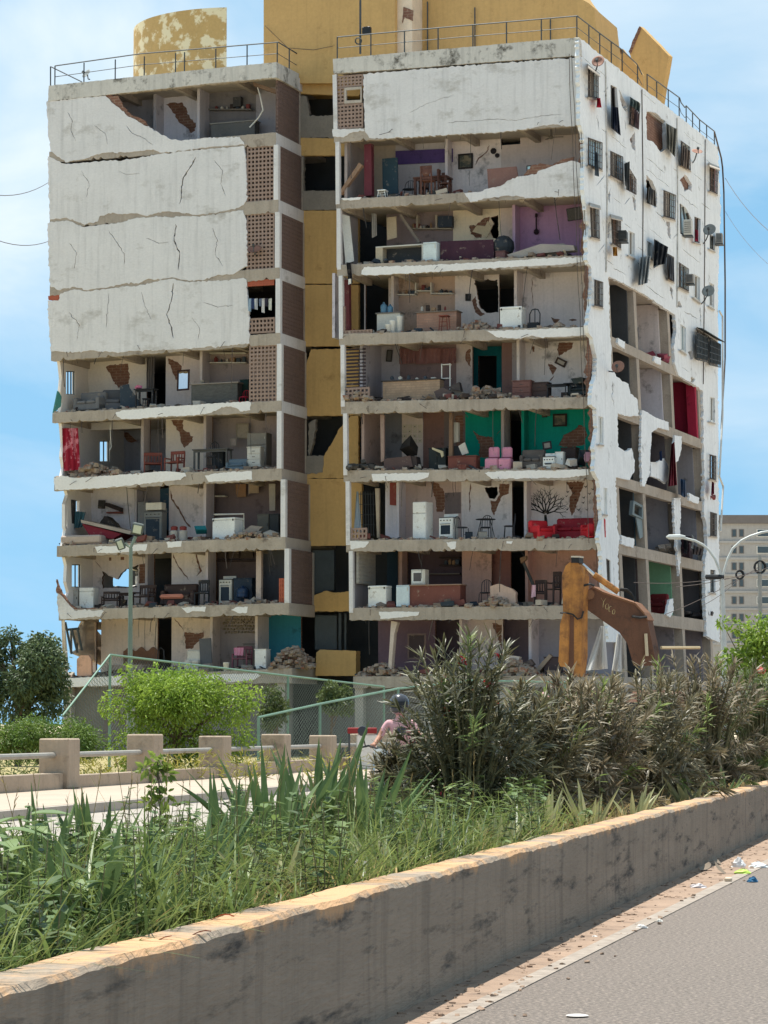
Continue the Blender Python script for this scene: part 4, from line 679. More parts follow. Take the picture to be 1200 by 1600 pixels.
# ------------------------------------------------------------------ lamps and poles
lamp_g = mat('grey_green_pole', srgb(120, 134, 122), .6, .15, 3, 20, .1)
Y = 88; lp = thing('floodlight_pole', 'grey green pole with two square floodlights in front of the left wing', 'lamp post', V((at(203, 1100, Y).x, at(203, 1100, Y).y, 0)))
b_ = at(203.5, 1100, Y); b_.z = 0; G().tube((b_, at(203.5, 1000, Y), at(204.5, 856, Y)), [.085, .075, .055], 8).obj('pole', lamp_g, lp)
G().tube((at(195, 849, Y), at(204, 856, Y), at(212, 838, Y)), .06, 6).obj('bracket', lamp_g, lp)
for (cx, cy, w_, h_, tl) in ((214.5, 827, .36, .36, 12), (188, 851, .26, .36, -20)):
    f = Fr(at(cx, cy, Y - .2)).tip(-tl).lean(-18); G().rbox(f, -w_ / 2, w_ / 2, 0, .16, -h_ / 2, h_ / 2, .03).obj('floodlight', paint(84, 92, 88), lp)
    G().box(f, -w_ / 2 + .05, w_ / 2 - .05, -.012, .02, -h_ / 2 + .05, h_ / 2 - .05).obj('lens', mat('lamp_glass', srgb(196, 204, 188), .15, .05, bump=0, spec=.6), lp)
Y = 100; b_ = at(1131, 1000, Y); b_.z = 0; lp = thing('street_lamp', 'tall pale street lamp with two arched arms at the right corner', 'street lamp', b_)
pale = mat('pale_pole', srgb(190, 194, 190), .5, .1, 3, 20, .1)
G().tube((b_, at(1130.5, 990, Y), at(1128.5, 902, Y)), [.12, .1, .07], 8).obj('pole', pale, lp)
G().tube([at(x, y, Y) for x, y in ((1128.5, 905), (1124, 890), (1117, 873), (1108, 860), (1098, 851), (1086, 845), (1070, 841), (1056, 839))], [.048] * 7 + [.04], 7).obj('arm', pale, lp)
G().tube([at(x, y, Y) for x, y in ((1128.5, 905), (1132, 890), (1137, 873), (1145, 857), (1158, 845), (1172, 838), (1190, 832), (1210, 829))], [.048] * 7 + [.04], 7).obj('arm', pale, lp)
G().lathe(Fr(at(1058, 839, Y), V((0, 1, 0)), V((0, 0, 1)), V((1, 0, 0))), [(.02, -.4), (.09, -.3), (.1, .1), (.05, .3)], 8).obj('lamp_head', pale, lp)
G().lathe(Fr(at(1118, 901.5, Y), V((0, 1, 0)), V((0, 0, 1)), V((1, 0, 0))), [(.02, -.38), (.09, -.36), (.09, .3), (.02, .32)], 8).obj('junction_cylinder', paint(42, 44, 46), lp)
Y = 104; b_ = at(1188, 1000, Y); b_.z = 0; up = thing('utility_pole', 'slim grey utility pole carrying a large coil of black cable', 'utility pole', b_)
G().tube((b_, at(1187, 868, Y)), [.1, .07], 8).obj('pole', mat('grey_post', srgb(150, 150, 144)), up)
def coil(x, y, rp, Y, lb):
    g = G(); c = at(x, y, Y); r0 = rp * Y / FPX; rr = random.Random(int(x))
    for j in range(5): e = r0 * rr.uniform(.88, 1.06); g.tube([c + V((e * math.cos(t), -.05 + j * .03, e * math.sin(t) * 1.1)) for t in [i * .35 for i in range(19)]], .035, 5)
    return g
coil(1187.5, 886, 8.5, Y, '').obj('cable_coil', paint(36, 38, 40), up)
coil(1156, 898, 6., 101, '').obj('cable_coil', paint(36, 38, 40), label='small black cable coil hanging from the wires beside the street lamp', cat='cable coil')
def wire(lb, pts, r=.014):
    p = []
    for a, b in zip(pts, pts[1:]):
        for i in range(8): t = i / 8; q = a.lerp(b, t); q.z -= .25 * 4 * t * (1 - t) * min(1, (a - b).length / 20); p.append(q)
    p.append(pts[-1]); G().tube(p, r, 4).obj('overhead_wire', rust, label=lb, cat='wire')
wire('thin wire running from the roof corner down to the right edge', [RP.hit(1133, 278, -.1), at(1215, 372, 90)])
wire('faint lower wire sloping right of the side facade', [RP.hit(1133, 330, -.1), at(1215, 425, 90)], .009)
wire('upper thin wire crossing the sky left of the block', [FP.hit(76, 285, 1), at(-20, 303, 95)]); wire('lower thin wire crossing the sky left of the block', [FP.hit(76, 377, 1), at(-20, 369, 95)])
for i, (a, b) in enumerate((((1056, 917), (1187, 890)), ((1040, 960), (1187, 885)), ((990, 910), (1128, 903)), ((1128, 905), (1215, 880)), ((1100, 945), (1160, 900)))):
    wire('%s of the service wires strung to the utility pole by the street lamp' % ('uppermost right', 'longest rising', 'leftmost', 'rightmost', 'shortest rising')[i], [at(*a, 97), at(*b, 104)], .012)
# ------------------------------------------------------------------ distant apartment block
Y = 420; sc_ = Y / FPX; fb = thing('distant_apartment_block', 'grey distant apartment block with rows of dark paired windows at the right edge', 'building', V((at(1160, 1100, Y).x, Y, 0)))
fw = mat('hazed_far_wall', srgb(160, 160, 158), .9, .12, .1, 2, .1, streak=.3); fd = mat('far_roof', srgb(112, 108, 106), .9, .15, .15, 3, .1); fg = mat('far_glass', srgb(70, 84, 92), .2, .1, bump=0)  # haze of the distance is put into the grey wall colour
x0, x1 = at(1112, 1000, Y).x, at(1290, 1000, Y).x; ff = Fr(V((0, Y, 0)))
ztopb = at(1160, 805, Y).z; G().box(ff, x0, x1, 0, 14, 0, ztopb - 1.2).obj('wall', fw, fb); G().box(ff, x0 - .3, x1, -.5, 14.5, ztopb - 1.3, ztopb).obj('roof', fd, fb)
for k, yy in enumerate((827, 853, 879, 905, 932, 959, 986)):
    G().box(ff, x0, x1, -.25, .01, at(0, yy + 18, Y).z - .35, at(0, yy + 18, Y).z).obj('ledge', fw, fb)
    for xx, ww in ((1143, 8), (1154.5, 8), (1182, 20), (1212, 8), (1224, 8), (1250, 20)):
        wv = at(xx, yy, Y).x; f = G().box(ff, wv, wv + ww * sc_, -.06, .02, at(0, yy + 12, Y).z, at(0, yy, Y).z).obj('window', fd if ww < 10 else paint(206, 206, 200), fb)
        G().box(ff, wv + .15, wv + ww * sc_ - .15, -.1, -.05, at(0, yy + 11, Y).z, at(0, yy + 1, Y).z).obj('pane', fg, f)
# ------------------------------------------------------------------ excavator
ex = V((at(990, 1060, 92).x, 92, 0)); exc = thing('excavator', 'old orange and brown excavator with raised arm in front of the ruined block', 'excavator', ex)
orange = mat('worn_orange_paint', srgb(186, 128, 66), .75, .16, 1.2, 14, .4, second=srgb(112, 74, 50), amount=.44, sscale=1.8, edge=.12, streak=.8, grime=(srgb(70, 54, 44), 2.4, .56)); brown = mat('shaded_dirty_boom_paint', srgb(104, 72, 54), .75, .2, 1.5, 14, .4, streak=.5, grime=(srgb(66, 50, 42), 1.6, .54))  # brown puts the boom's unlit side into the paint, plus real dirt
blk = paint(38, 38, 38, .6); chrome = mat('chrome_rod', srgb(210, 210, 206), .2, .05, metal=.9, bump=0)
zf = lambda p: Z(p, 860, 850, 4)
ED = V((.42, .9, 0)).normalized(); YS, YB = 91.4, 92.0
def expl(name, pts, Y, dep, m, th_dir=ED): return G().poly([at(x, y, Y) for x, y in pts], th_dir * dep).obj(name, m, exc)
expl('stick', zf([(75, 300), (72, 200), (95, 135), (125, 112), (165, 112), (192, 140), (206, 200), (200, 300), (196, 420), (196, 700), (180, 830), (148, 830), (140, 600), (80, 440)]), YS, .55, orange)
expl('bucket_cylinder', zf([(82, 430), (112, 440), (112, 500), (108, 735), (98, 770), (60, 765), (50, 735), (60, 500)]), YS - .12, .3, orange)
expl('stick_web', zf([(108, 440), (146, 450), (146, 830), (108, 820)]), YS - .02, .2, brown)
G().tube((at(887, 868, YS - .1), at(905, 868, YS - .1)), .0001, 6) ; expl('pin_head', zf([(130, 78), (178, 78), (180, 118), (130, 118)]), YS - .05, .4, blk); expl('pin_cap', zf([(128, 74), (180, 74), (180, 84), (128, 84)]), YS - .06, .42, paint(200, 190, 170))
expl('boom', zf([(208, 300), (262, 270), (330, 305), (450, 348), (530, 375), (580, 430), (605, 475), (640, 640), (660, 760), (520, 760), (480, 620), (430, 552), (330, 482), (215, 400), (205, 345)]), YB, .55, brown)
expl('boom_edge_plate', zf([(262, 264), (330, 299), (450, 342), (532, 369), (584, 426), (610, 475), (604, 478), (578, 434), (528, 381), (448, 354), (328, 311), (262, 276)]), YB - .03, .62, mat('boom_plate', srgb(126, 88, 60), .6))
G().tube([at(*p, YB - .25) for p in zf([(190, 120), (275, 195)])], .065, 8).obj('cylinder_rod', chrome, exc); G().tube([at(*p, YB - .25) for p in zf([(272, 192), (425, 300)])], .105, 8).obj('cylinder_barrel', orange, exc)
for i in range(5):
    G().tube([at(*p, YB - .3 + i * .06) for p in zf([(410, 300), (440, 278 + i * 3), (480, 282 + i * 4), (510, 310 + i * 3), (530, 355 + i * 2)])], .025, 5).obj('hydraulic_hose', blk, exc)
G().tube([at(*p, YS - .1) for p in zf([(60, 430), (100, 432), (140, 440), (170, 470), (195, 460), (206, 420)])], .03, 5).obj('hydraulic_hose', blk, exc); G().tube([at(*p, YS + .1) for p in zf([(206, 260), (250, 250), (275, 262)])], .04, 5).obj('hydraulic_hose', blk, exc)
G().tube([at(*p, YB - .1) for p in zf([(596, 560), (604, 700)])], .06, 6).obj('boom_cylinder_rod', paint(196, 180, 150), exc); G().tube([at(*p, YB - .1) for p in zf([(510, 452), (560, 460), (604, 455)])], .05, 6).obj('boom_pin', blk, exc)
G().lathe(Fr(at(*zf([(244, 315)])[0], YB - .1), RT, V((0, 0, 1)), V((0, 1, 0))), [(.01, -.04), (.17, -.03), (.17, .1), (.1, .12)], 12).obj('pivot_pin', mat('boom_plate', srgb(126, 88, 60), .6), exc)
g = G()                                          # the letters painted on the boom
for ln in (zf([(316, 335), (332, 362)]), zf([(346, 340), (332, 362), (328, 398)]), zf([(352, 372), (344, 385), (346, 404), (356, 408), (364, 394), (362, 376), (352, 372)]), zf([(384, 392), (374, 388), (366, 402), (366, 420), (376, 424)]), zf([(396, 408), (388, 418), (388, 436), (398, 438), (404, 424), (402, 412), (396, 408)])):
    c = crk(ln, .9, 1, .01); g.poly([at(x, y, YB - .012) for x, y in c], V((0, .006, 0)))
g.obj('lettering', paint(186, 166, 120), exc)
f = Fr(at(1065, 1090, 93.5)); f.o.z = 0
G().rbox(f, -1.6, 1.2, -.8, 1.6, 1.1, 2.5, .12).obj('engine_house', brown, exc); G().rbox(f, -2.6, -1.5, -.8, .4, 1.0, 2.2, .1).obj('cab', brown, exc); G().box(f, -2.5, -1.6, -.83, -.79, 1.6, 2.1).obj('cab_window', paint(40, 44, 46, .3), exc)
for y in (-1.3, 1.3): G().rbox(f, -2.2, 1.6, y - .3, y + .3, 0, .95, .3).obj('track', paint(52, 46, 42), exc)
G().tube((at(1033, 1012, 92.5), at(1093, 1012, 93.5)), .06, 6).obj('handrail', paint(196, 176, 140), exc)
# white tarpaulins hanging at the broken corner
def cloth(name, lb, cat, quad, Y, m, nu=10, nv=12, amp=.12, drop=0, seed=0, par=None):
    r = random.Random(seed); ph = [r.uniform(0, 6) for _ in range(4)]
    def fn(a, b):
        x = (quad[0][0] * (1 - a) + quad[1][0] * a) * (1 - b) + (quad[3][0] * (1 - a) + quad[2][0] * a) * b; y = (quad[0][1] * (1 - a) + quad[1][1] * a) * (1 - b) + (quad[3][1] * (1 - a) + quad[2][1] * a) * b
        p = Y(x, y); d = amp * (math.sin(a * 13 + ph[0] + b * 1.5) * .5 + math.sin(a * 7 + ph[1] - b * 2) * .5) * (.3 + b); return p + V((0, 1, 0)) * d + V((.15 * d, 0, 0))
    return G().grid(fn, nu, nv).obj(name, m, par, lb, cat, smooth=True)
wc = paint(186, 184, 180, .8)
cloth('tarpaulin', 'white tarpaulin hanging in a cone shape behind the excavator stick', 'tarpaulin', [(938, 978), (945, 978), (950, 1045), (915, 1048)], lambda x, y: at(x, y, 101), wc, 12, 12, .3, seed=2)
cloth('tarpaulin', 'torn white sheet hanging below the excavator boom', 'tarpaulin', [(964, 990), (972, 992), (976, 1050), (955, 1048)], lambda x, y: at(x, y, 100), wc, 12, 12, .3, seed=3)
# ------------------------------------------------------------------ litter on the road
def crumple(name, lb, cat, px, py, w_, h_, m, seed, z=0.):
    p = gpx(px, py, z); r = random.Random(seed); k = (p - CAM).length / FPX; a, b = w_ * k / 2, h_ * k; n, q = 12, 6; vs_ = []; fs = []
    for j in range(q + 1):
        for i in range(n):
            t = 2 * math.pi * i / n; e = math.cos(j / q * math.pi / 2); vs_.append(p + V((math.cos(t) * a * e * r.uniform(.7, 1.1), math.sin(t) * a * .6 * e * r.uniform(.7, 1.1), b * math.sin(j / q * math.pi / 2) * r.uniform(.6, 1.1) + .004)))
    for j in range(q):
        for i in range(n): fs.append((j * n + i, j * n + (i + 1) % n, (j + 1) * n + (i + 1) % n, (j + 1) * n + i))
    return G().add(vs_, fs).obj(name, m, None, lb, cat)
crumple('plastic_bag', 'large crumpled white plastic bag against the median wall', 'plastic bag', 1154, 1356, 24, 16, paint(236, 236, 234, .5), 1)
crumple('plastic_bag', 'flat white plastic bag right of the large one by the wall', 'plastic bag', 1184, 1356, 30, 9, paint(232, 234, 232, .5), 2)
crumple('plastic_bag', 'lime green plastic scrap in front of the white bags', 'plastic bag', 1160, 1366, 28, 8, paint(176, 206, 84, .5), 3)
crumple('plastic_bag', 'blue plastic scrap lying by the white road line', 'plastic bag', 1176, 1379, 18, 9, paint(30, 100, 140, .5), 4)
crumple('paper_scrap', 'white and dark torn paper in the gutter', 'litter', 1090, 1388, 30, 7, paint(206, 200, 200, .6), 5)
crumple('paper_scrap', 'small white cup lying flat in the gutter', 'litter', 1003, 1451, 20, 6, paint(226, 222, 216, .6), 6); crumple('paper_scrap', 'tiny white scrap nearest the bright wall base', 'litter', 929, 1465, 10, 3, paint(226, 222, 216, .6), 7); crumple('paper_scrap', 'small white scrap beside the worn line in mid gutter', 'litter', 1030, 1441, 12, 4, paint(220, 216, 206, .6), 8)
p = gpx(1138, 1378); G().rbox(Fr(p, SD, TD), -.06, .06, -.03, .03, .006, .04, .008).obj('brick_fragment', paint(206, 190, 166), label='small pale brick fragment between the blue and green scraps', cat='brick')
p = gpx(902, 1589); G().lathe(Fr(p), [(.05, .004), (.055, .008), (.035, .012), (.01, .008)], 16).obj('flat_disc', paint(206, 202, 196), label='flattened round white lid lying on the asphalt', cat='lid')
for i, (x, y, l, a) in enumerate(((1120, 1352, .28, 20), (1102, 1362, .34, -10), (1126, 1366, .25, 35))):
    p = gpx(x, y); f = Fr(p + V((0, 0, .03)), SD, TD).rot(a).tip((12, 4, 24)[i]); G().grid(lambda u, v: f.p((u - .5) * l, (v - .5) * .07 * math.sin(math.pi * (.1 + .8 * u)), .05 * (u - .3) ** 2 + .02 * v), 8, 2).obj('dry_leaf', paint(120, 106, 90), label=('broad dry brown leaf leaning on the wall base', 'long dry leaf lying flat by the wall base', 'short dry leaf nearest the green plastic scrap')[i], cat='leaf')
g = G(); r = random.Random(11)
for i in range(1500):
    s = r.uniform(9, 60); t = 2.83 - abs(r.gauss(0, .2)); g.rock(st(s, t, .006), r.uniform(.004, .02) * (1.6 if r.random() < .06 else 1), (1, 1, .5), r)
g.obj('gutter_gravel', gut, kind='stuff', label='loose gravel and grit along the foot of the median wall', cat='gravel')
# ------------------------------------------------------------------ furniture left in the open rooms
def pl(wg, k, l, t, r, off=1., rot=0):
    ym = SL[wg][k][1] - 40; ua, ub = fuz(l, ym, off)[0], fuz(r, ym, off)[0]; u_ = (ua + ub) / 2; z0 = ztop(wg, k, u_) + .004
    f = Fr(P3(u_, z0, off), RX, WX); return (f.rot(rot) if rot else f), max(.1, ub - ua), max(.1, fuz((l + r) / 2, t, off)[1] - z0)
wood = paint(92, 58, 46, .55, var=.25, stretch=(1, 1, 6)); woodr = paint(124, 62, 48, .55, var=.2, stretch=(1, 1, 6)); wooddk = paint(58, 42, 38, .6); steel = mat('chair_tube', srgb(58, 60, 64), .5, .1, metal=.4, bump=0); wht = paint(226, 226, 220, .45); offw = paint(206, 202, 190, .5); blackm = paint(36, 38, 42, .6)
def sofa(f, w, h, d, m, lb, cat='sofa', arms=True, name='sofa', legs=True, grp=None, seats=2):
    t = thing(name, lb, cat, f.o, grp); a = min(.2, w * .14) if arms else 0; lg = .1 if legs else .02
    G().rbox(f, -w / 2, w / 2, 0, d, lg, h * .42, .04).obj('base', m, t)
    G().rbox(f, -w / 2, w / 2, d - .24, d, h * .3, h, .06).obj('backrest', m, t)
    for i in range(seats): x0 = -w / 2 + a + (w - 2 * a) * i / seats; G().rbox(f, x0 + .01, x0 + (w - 2 * a) / seats - .01, -.03, d - .2, h * .4, h * .56, .05).obj('seat_cushion', m, t)
    if arms:
        for s in (-1, 1): G().rbox(f, min(s * w / 2, s * (w / 2 - a)), max(s * w / 2, s * (w / 2 - a)), -.02, d - .02, lg, h * .72, .05).obj('armrest', m, t)
    if legs:
        for sx in (-1, 1):
            for y in (.06, d - .06): G().tube((f.p(sx * (w / 2 - .08), y, 0), f.p(sx * (w / 2 - .08), y, lg + .02)), .025, 5).obj('leg', steel, t)
    return t
def chair(f, w, h, m, lb, name='chair', d=.42, arms=False, slats=4, grp=None):
    t = thing(name, lb, 'chair', f.o, grp); sh = h * .48; r = .028
    for sx in (-1, 1):
        x = sx * (w / 2 - r); G().box(f, x - r, x + r, 0, 2 * r, 0, sh).obj('leg', m, t); G().poly([f.p(x - r, d, 0), f.p(x + r, d, 0), f.p(x + r, d + .06, h), f.p(x - r, d + .06, h)], f.y * .05).obj('leg', m, t)
        if arms: G().box(f, x - r, x + r, 0, d, h * .66, h * .66 + .05).obj('armrest', m, t); G().box(f, x - r, x + r, 0, .05, sh, h * .66).obj('arm_support', m, t)
    G().rbox(f, -w / 2, w / 2, -.01, d + .01, sh, sh + .05, .012).obj('seat', m, t); G().rbox(f, -w / 2, w / 2, d + .03, d + .08, h * .88, h + .02, .015).obj('top_rail', m, t); G().box(f, -w / 2, w / 2, d + .02, d + .06, sh + .08, sh + .14).obj('lower_rail', m, t)
    for i in range(slats): x = -w / 2 + w * (i + 1) / (slats + 1); G().box(f, x - .025, x + .025, d + .035, d + .06, sh + .12, h * .9).obj('slat', m, t)
    return t
def mchair(f, w, h, lb, grp=None, m=None, seatm=None, name='metal_chair'):
    m = m or steel; t = thing(name, lb, 'chair', f.o, grp); r = .016; d = .4; sh = h * .5
    hoop = [f.p(-w / 2, d, 0), f.p(-w / 2, d, sh)] + [f.p(-w / 2 * math.cos(a), d + .05, sh + (h - sh - w / 2) + w / 2 * math.sin(a)) for a in [i * math.pi / 8 for i in range(9)]] + [f.p(w / 2, d, sh), f.p(w / 2, d, 0)]
    G().tube(hoop, r, 5).obj('back_hoop', m, t)
    for x in (-.09, 0, .09): G().tube((f.p(x, d + .01, sh), f.p(x, d + .05, h - .03)), r * .7, 4).obj('back_bar', m, t)
    for sx in (-1, 1): G().tube((f.p(sx * w / 2, 0, 0), f.p(sx * w * .42, .04, sh)), r, 5).obj('leg', m, t)
    G().lathe(Fr(f.p(0, d / 2, sh), f.x, f.y), [(w * .44, 0), (w * .5, .015), (w * .5, .04), (w * .4, .055)], 12).obj('seat', seatm or m, t)
    G().tube((f.p(-w * .45, .03, sh * .45), f.p(w * .45, .03, sh * .45)), r * .7, 4).obj('stretcher', m, t); return t
def table(f, w, h, d, m, lb, th=.05, lr=.035, name='table', topm=None):
    t = thing(name, lb, 'table', f.o); G().rbox(f, -w / 2, w / 2, -.02, d, h - th, h, .012).obj('tabletop', topm or m, t)
    for sx in (-1, 1):
        for y in (.06, d - .1): x = sx * (w / 2 - .08); G().box(f, x - lr, x + lr, y - lr, y + lr, 0, h - th).obj('leg', m, t)
    G().box(f, -w / 2 + .08, w / 2 - .08, .05, .08, h - th - .09, h - th).obj('apron', m, t); return t
def fridge(f, w, h, d, lb, m=None, split=.7, name='refrigerator'):
    m = m or wht; t = thing(name, lb, 'refrigerator', f.o); G().rbox(f, -w / 2, w / 2, .05, d, .03, h, .02).obj('body', m, t)
    for a, b in ((.05, split - .006), (split + .006, .995)):
        o = G().rbox(f, -w / 2, w / 2, -.01, .045, h * a, h * b, .015).obj('door', m, t); G().box(f, w / 2 - .07, w / 2 - .04, -.035, -.01, h * (b - .1) - .1, h * (b - .1)).obj('handle', offw, o)
    for x in (-w / 2 + .06, w / 2 - .06): G().box(f, x - .03, x + .03, .08, d - .05, 0, .035).obj('foot', blackm, t)
    return t
def stove(f, w, h, d, lb, m=None):
    m = m or wht; t = thing('stove', lb, 'stove', f.o); G().rbox(f, -w / 2, w / 2, 0, d, .04, h - .08, .015).obj('body', m, t)
    o = G().rbox(f, -w / 2 + .03, w / 2 - .03, -.03, 0, .14, h - .28, .012).obj('oven_door', m, t); G().box(f, -w / 2 + .1, w / 2 - .1, -.036, -.028, .24, h - .38).obj('oven_window', paint(30, 34, 40, .15), o); G().tube((f.p(-w / 2 + .08, -.06, h - .33), f.p(w / 2 - .08, -.06, h - .33)), .012, 5).obj('handle', steel, o)
    for i in range(4): G().lathe(Fr(f.p(-w / 2 + w * (i + .7) / 4.4, -.015, h - .18), f.x, f.z, -f.y), [(.025, 0), (.022, .025), (.01, .03)], 8).obj('knob', blackm, t)
    G().box(f, -w / 2, w / 2, -.005, d, h - .08, h - .05).obj('hob', paint(70, 72, 74, .4), t); G().box(f, -w / 2, w / 2, d - .04, d, h - .05, h + .1).obj('splashback', m, t); return t
def cabinet(f, w, h, d, m, lb, doors=2, cat='cabinet', name='cabinet', drawers=0, topm=None):
    t = thing(name, lb, cat, f.o); G().rbox(f, -w / 2, w / 2, 0, d, .02, h - .03, .01).obj('carcass', m, t); G().box(f, -w / 2 - .015, w / 2 + .015, -.03, d + .01, h - .03, h).obj('top', topm or m, t)
    for i in range(doors): x0 = -w / 2 + w * i / doors; o = G().rbox(f, x0 + .012, x0 + w / doors - .012, -.022, 0, .06, h - .05, .008).obj('door', m, t); G().box(f, x0 + w / doors - .06, x0 + w / doors - .04, -.04, -.02, h * .55, h * .65).obj('handle', steel, o)
    for i in range(drawers): o = G().rbox(f, -w / 2 + .02, w / 2 - .02, -.024, 0, .05 + (h - .1) * i / drawers, .04 + (h - .1) * (i + 1) / drawers - .01, .008).obj('drawer', m, t); G().box(f, -.06, .06, -.04, -.02, (h - .1) * (i + .6) / drawers, (h - .1) * (i + .6) / drawers + .02).obj('handle', steel, o)
    return t
def counter(f, w, h, d, m, topm, lb):
    t = thing('kitchen_counter', lb, 'counter', f.o); G().box(f, -w / 2, w / 2, 0, d, 0, h - .05).obj('front', m, t); G().rbox(f, -w / 2 - .06, w / 2 + .06, -.06, d + .02, h - .05, h, .01).obj('worktop', topm, t); return t
def freezer(f, w, h, d, lb, m=None):
    m = m or wht; t = thing('chest_freezer', lb, 'freezer', f.o); G().rbox(f, -w / 2, w / 2, 0, d, .04, h - .1, .02).obj('body', m, t); G().rbox(f, -w / 2 - .01, w / 2 + .01, -.015, d, h - .095, h, .02).obj('lid', m, t)
    G().box(f, w / 2 - .16, w / 2 - .05, -.012, 0, .08, .17).obj('vent', steel, t)
    for x in (-w / 2 + .07, w / 2 - .07): G().box(f, x - .03, x + .03, .03, d - .03, 0, .045).obj('foot', blackm, t); G().box(f, x - .03, x + .03, -.022, -.012, h - .14, h - .06).obj('hinge', steel, t)
    return t
def frame(wg, k, l, t_, r, b, off, lb, fm, cm, name='picture_frame', cat='picture', tip=0, lean=0):
    c = P3(*fuz((l + r) / 2, (t_ + b) / 2, off), off); ua, ub = fuz(l, t_, off), fuz(r, b, off); w, h = ub[0] - ua[0], ua[1] - ub[1]; f = Fr(c, RX, WX)
    if tip: f = f.tip(tip)
    if lean: f = f.lean(lean)
    t = thing(name, lb, cat, f.p(0, 0, -h / 2)); e = min(.07, w * .16)
    for q in ((-w / 2, w / 2, h / 2 - e, h / 2), (-w / 2, w / 2, -h / 2, -h / 2 + e), (-w / 2, -w / 2 + e, -h / 2 + e, h / 2 - e), (w / 2 - e, w / 2, -h / 2 + e, h / 2 - e)): G().box(f, q[0], q[1], -.03, .01, q[2], q[3]).obj('frame_bar', fm, t)
    if cm: G().box(f, -w / 2 + e, w / 2 - e, -.012, .0, -h / 2 + e, h / 2 - e).obj('sheet', cm, t)
    return t
def board(wg, k, q, off, th, m, name, lb, cat, dirv=None):   # a loose flat piece traced by its corners
    return G().poly([FP.hit(x, y, off) for x, y in q], (dirv or WX) * th).obj(name, m, None, lb, cat)
def drape(q, off, m, name, lb, cat, amp=.05, par=None, pl_=None, seed=0, nu=16, nv=8):
    P_ = pl_ or FP; r = random.Random(seed); a0, a1 = r.uniform(0, 6), r.uniform(14, 22)
    def fn(a, b):
        x = (q[0][0] * (1 - a) + q[1][0] * a) * (1 - b) + (q[3][0] * (1 - a) + q[2][0] * a) * b; y = (q[0][1] * (1 - a) + q[1][1] * a) * (1 - b) + (q[3][1] * (1 - a) + q[2][1] * a) * b
        return P_.hit(x, y, off + amp * math.sin(a * a1 + a0 + b) + amp * .5 * math.sin(a * 7 + b * 3))
    return G().grid(fn, nu, nv).obj(name, m, par, lb, cat, smooth=True)
def bucket(f, r_, h, m, lb, name='bucket', cat='bucket', jug=False):
    pr = [(r_ * .8, 0), (r_, h * .95), (r_ * 1.05, h * .96), (r_ * 1.05, h), (r_ * .9, h)] if not jug else [(r_ * .9, 0), (r_, .03), (r_, h * .25), (r_ * .94, h * .3), (r_, h * .36), (r_, h * .66), (r_ * .5, h * .86), (r_ * .28, h * .88), (r_ * .3, h)]
    return G().lathe(f, pr, 14).obj(name, m, None, lb, cat, smooth=True)
def stool(f, w, h, m, lb, round_=False):
    t = thing('stool', lb, 'stool', f.o); (G().lathe(Fr(f.p(0, w / 2, h - .04), f.x, f.y), [(w / 2, 0), (w / 2, .04), (.02, .045)], 14) if round_ else G().rbox(f, -w / 2, w / 2, 0, w, h - .05, h, .01)).obj('seat', m, t)
    for x in (-1, 1):
        for y in (.04, w - .04): G().tube((f.p(x * w * .5, y, 0), f.p(x * w * .36, y, h - .04)), .018, 5).obj('leg', m, t)
    for z in (.35, .6): G().tube((f.p(-w * .45, .04, h * z), f.p(w * .45, .04, h * z)), .012, 4).obj('rung', m, t)
    return t
def shelf(wg, k, l, r, y, off, m, d=.3):           # a fixed shelf board
    a, b = fuz(l, y, off), fuz(r, y, off); return G().poly([P3(a[0], a[1], off - d), P3(b[0], b[1], off - d), P3(b[0], b[1] - .05, off - d), P3(a[0], a[1] - .05, off - d)], WX * d).obj('shelf', m, bld)
def items(l, r, y, off, n, seed, mats, hr=(.1, .25)):
    g = {}; q = random.Random(seed)
    for i in range(n):
        x = l + (r - l) * (i + .5) / n; p = P3(*fuz(x, y, off), off); h = q.uniform(*hr); rr = q.uniform(.04, .09); m = q.choice(mats)
        (G().lathe(Fr(p, RX, WX), [(rr, 0), (rr, h * .7), (rr * .4, h * .85), (rr * .4, h)], 8) if q.random() < .6 else G().rbox(Fr(p, RX, WX), -rr * 1.3, rr * 1.3, -rr, rr, 0, h, .01)).obj('shelf_goods', m, bld)
goods = [paint(120, 60, 56), paint(190, 186, 176), paint(70, 80, 90), paint(54, 44, 40), paint(150, 120, 90)]
grey = paint(116, 114, 112, .9, bump=.2); teal = paint(36, 92, 104, .8)
# ---- left wing, fifth storey from the top
f, w, h = pl('L', 5, 112, 611, 156, .5, -8); sofa(f, w, h, .75, grey, 'grey two seat sofa with its back turned at the left open end', seats=2)
f, w, h = pl('L', 5, 160, 607, 191, 1.0, 20); sofa(f, w, h, .7, paint(104, 104, 106, .9), 'grey armchair beside the dark leaning panel under the mirror floor', 'armchair', name='armchair', seats=1)
board('L', 5, [(187, 603), (201, 600), (202, 606), (222, 634), (188, 638)], .9, .05, paint(52, 64, 74), 'leaning_panel', 'dark blue grey panel fallen beside the grey armchair', 'panel')
f, w, h = pl('L', 5, 209, 607, 240, .5); table(f, w, h, .5, blackm, 'small black table with a pink cloth on it near the doorway curtain')
crs = lambda f, z: Fr(f.p(-w / 3, .2, z), RX, WX)
G().rock(f.p(-w * .35, .2, h + .06), .16, (1.2, 1, .4)).obj('pink_cloth', paint(206, 120, 150), None, 'crumpled pink cloth on the small black table', 'cloth')
f, w, h = pl('L', 5, 222, 622, 232, .7); stool(f, w, h, blackm, 'low dark stool under the small black table')
drape([(230, 556), (242, 556), (241, 606), (229, 610)], 2.5, paint(112, 106, 104), 'curtain', 'grey curtain hanging beside the dark doorway', 'curtain', .05)
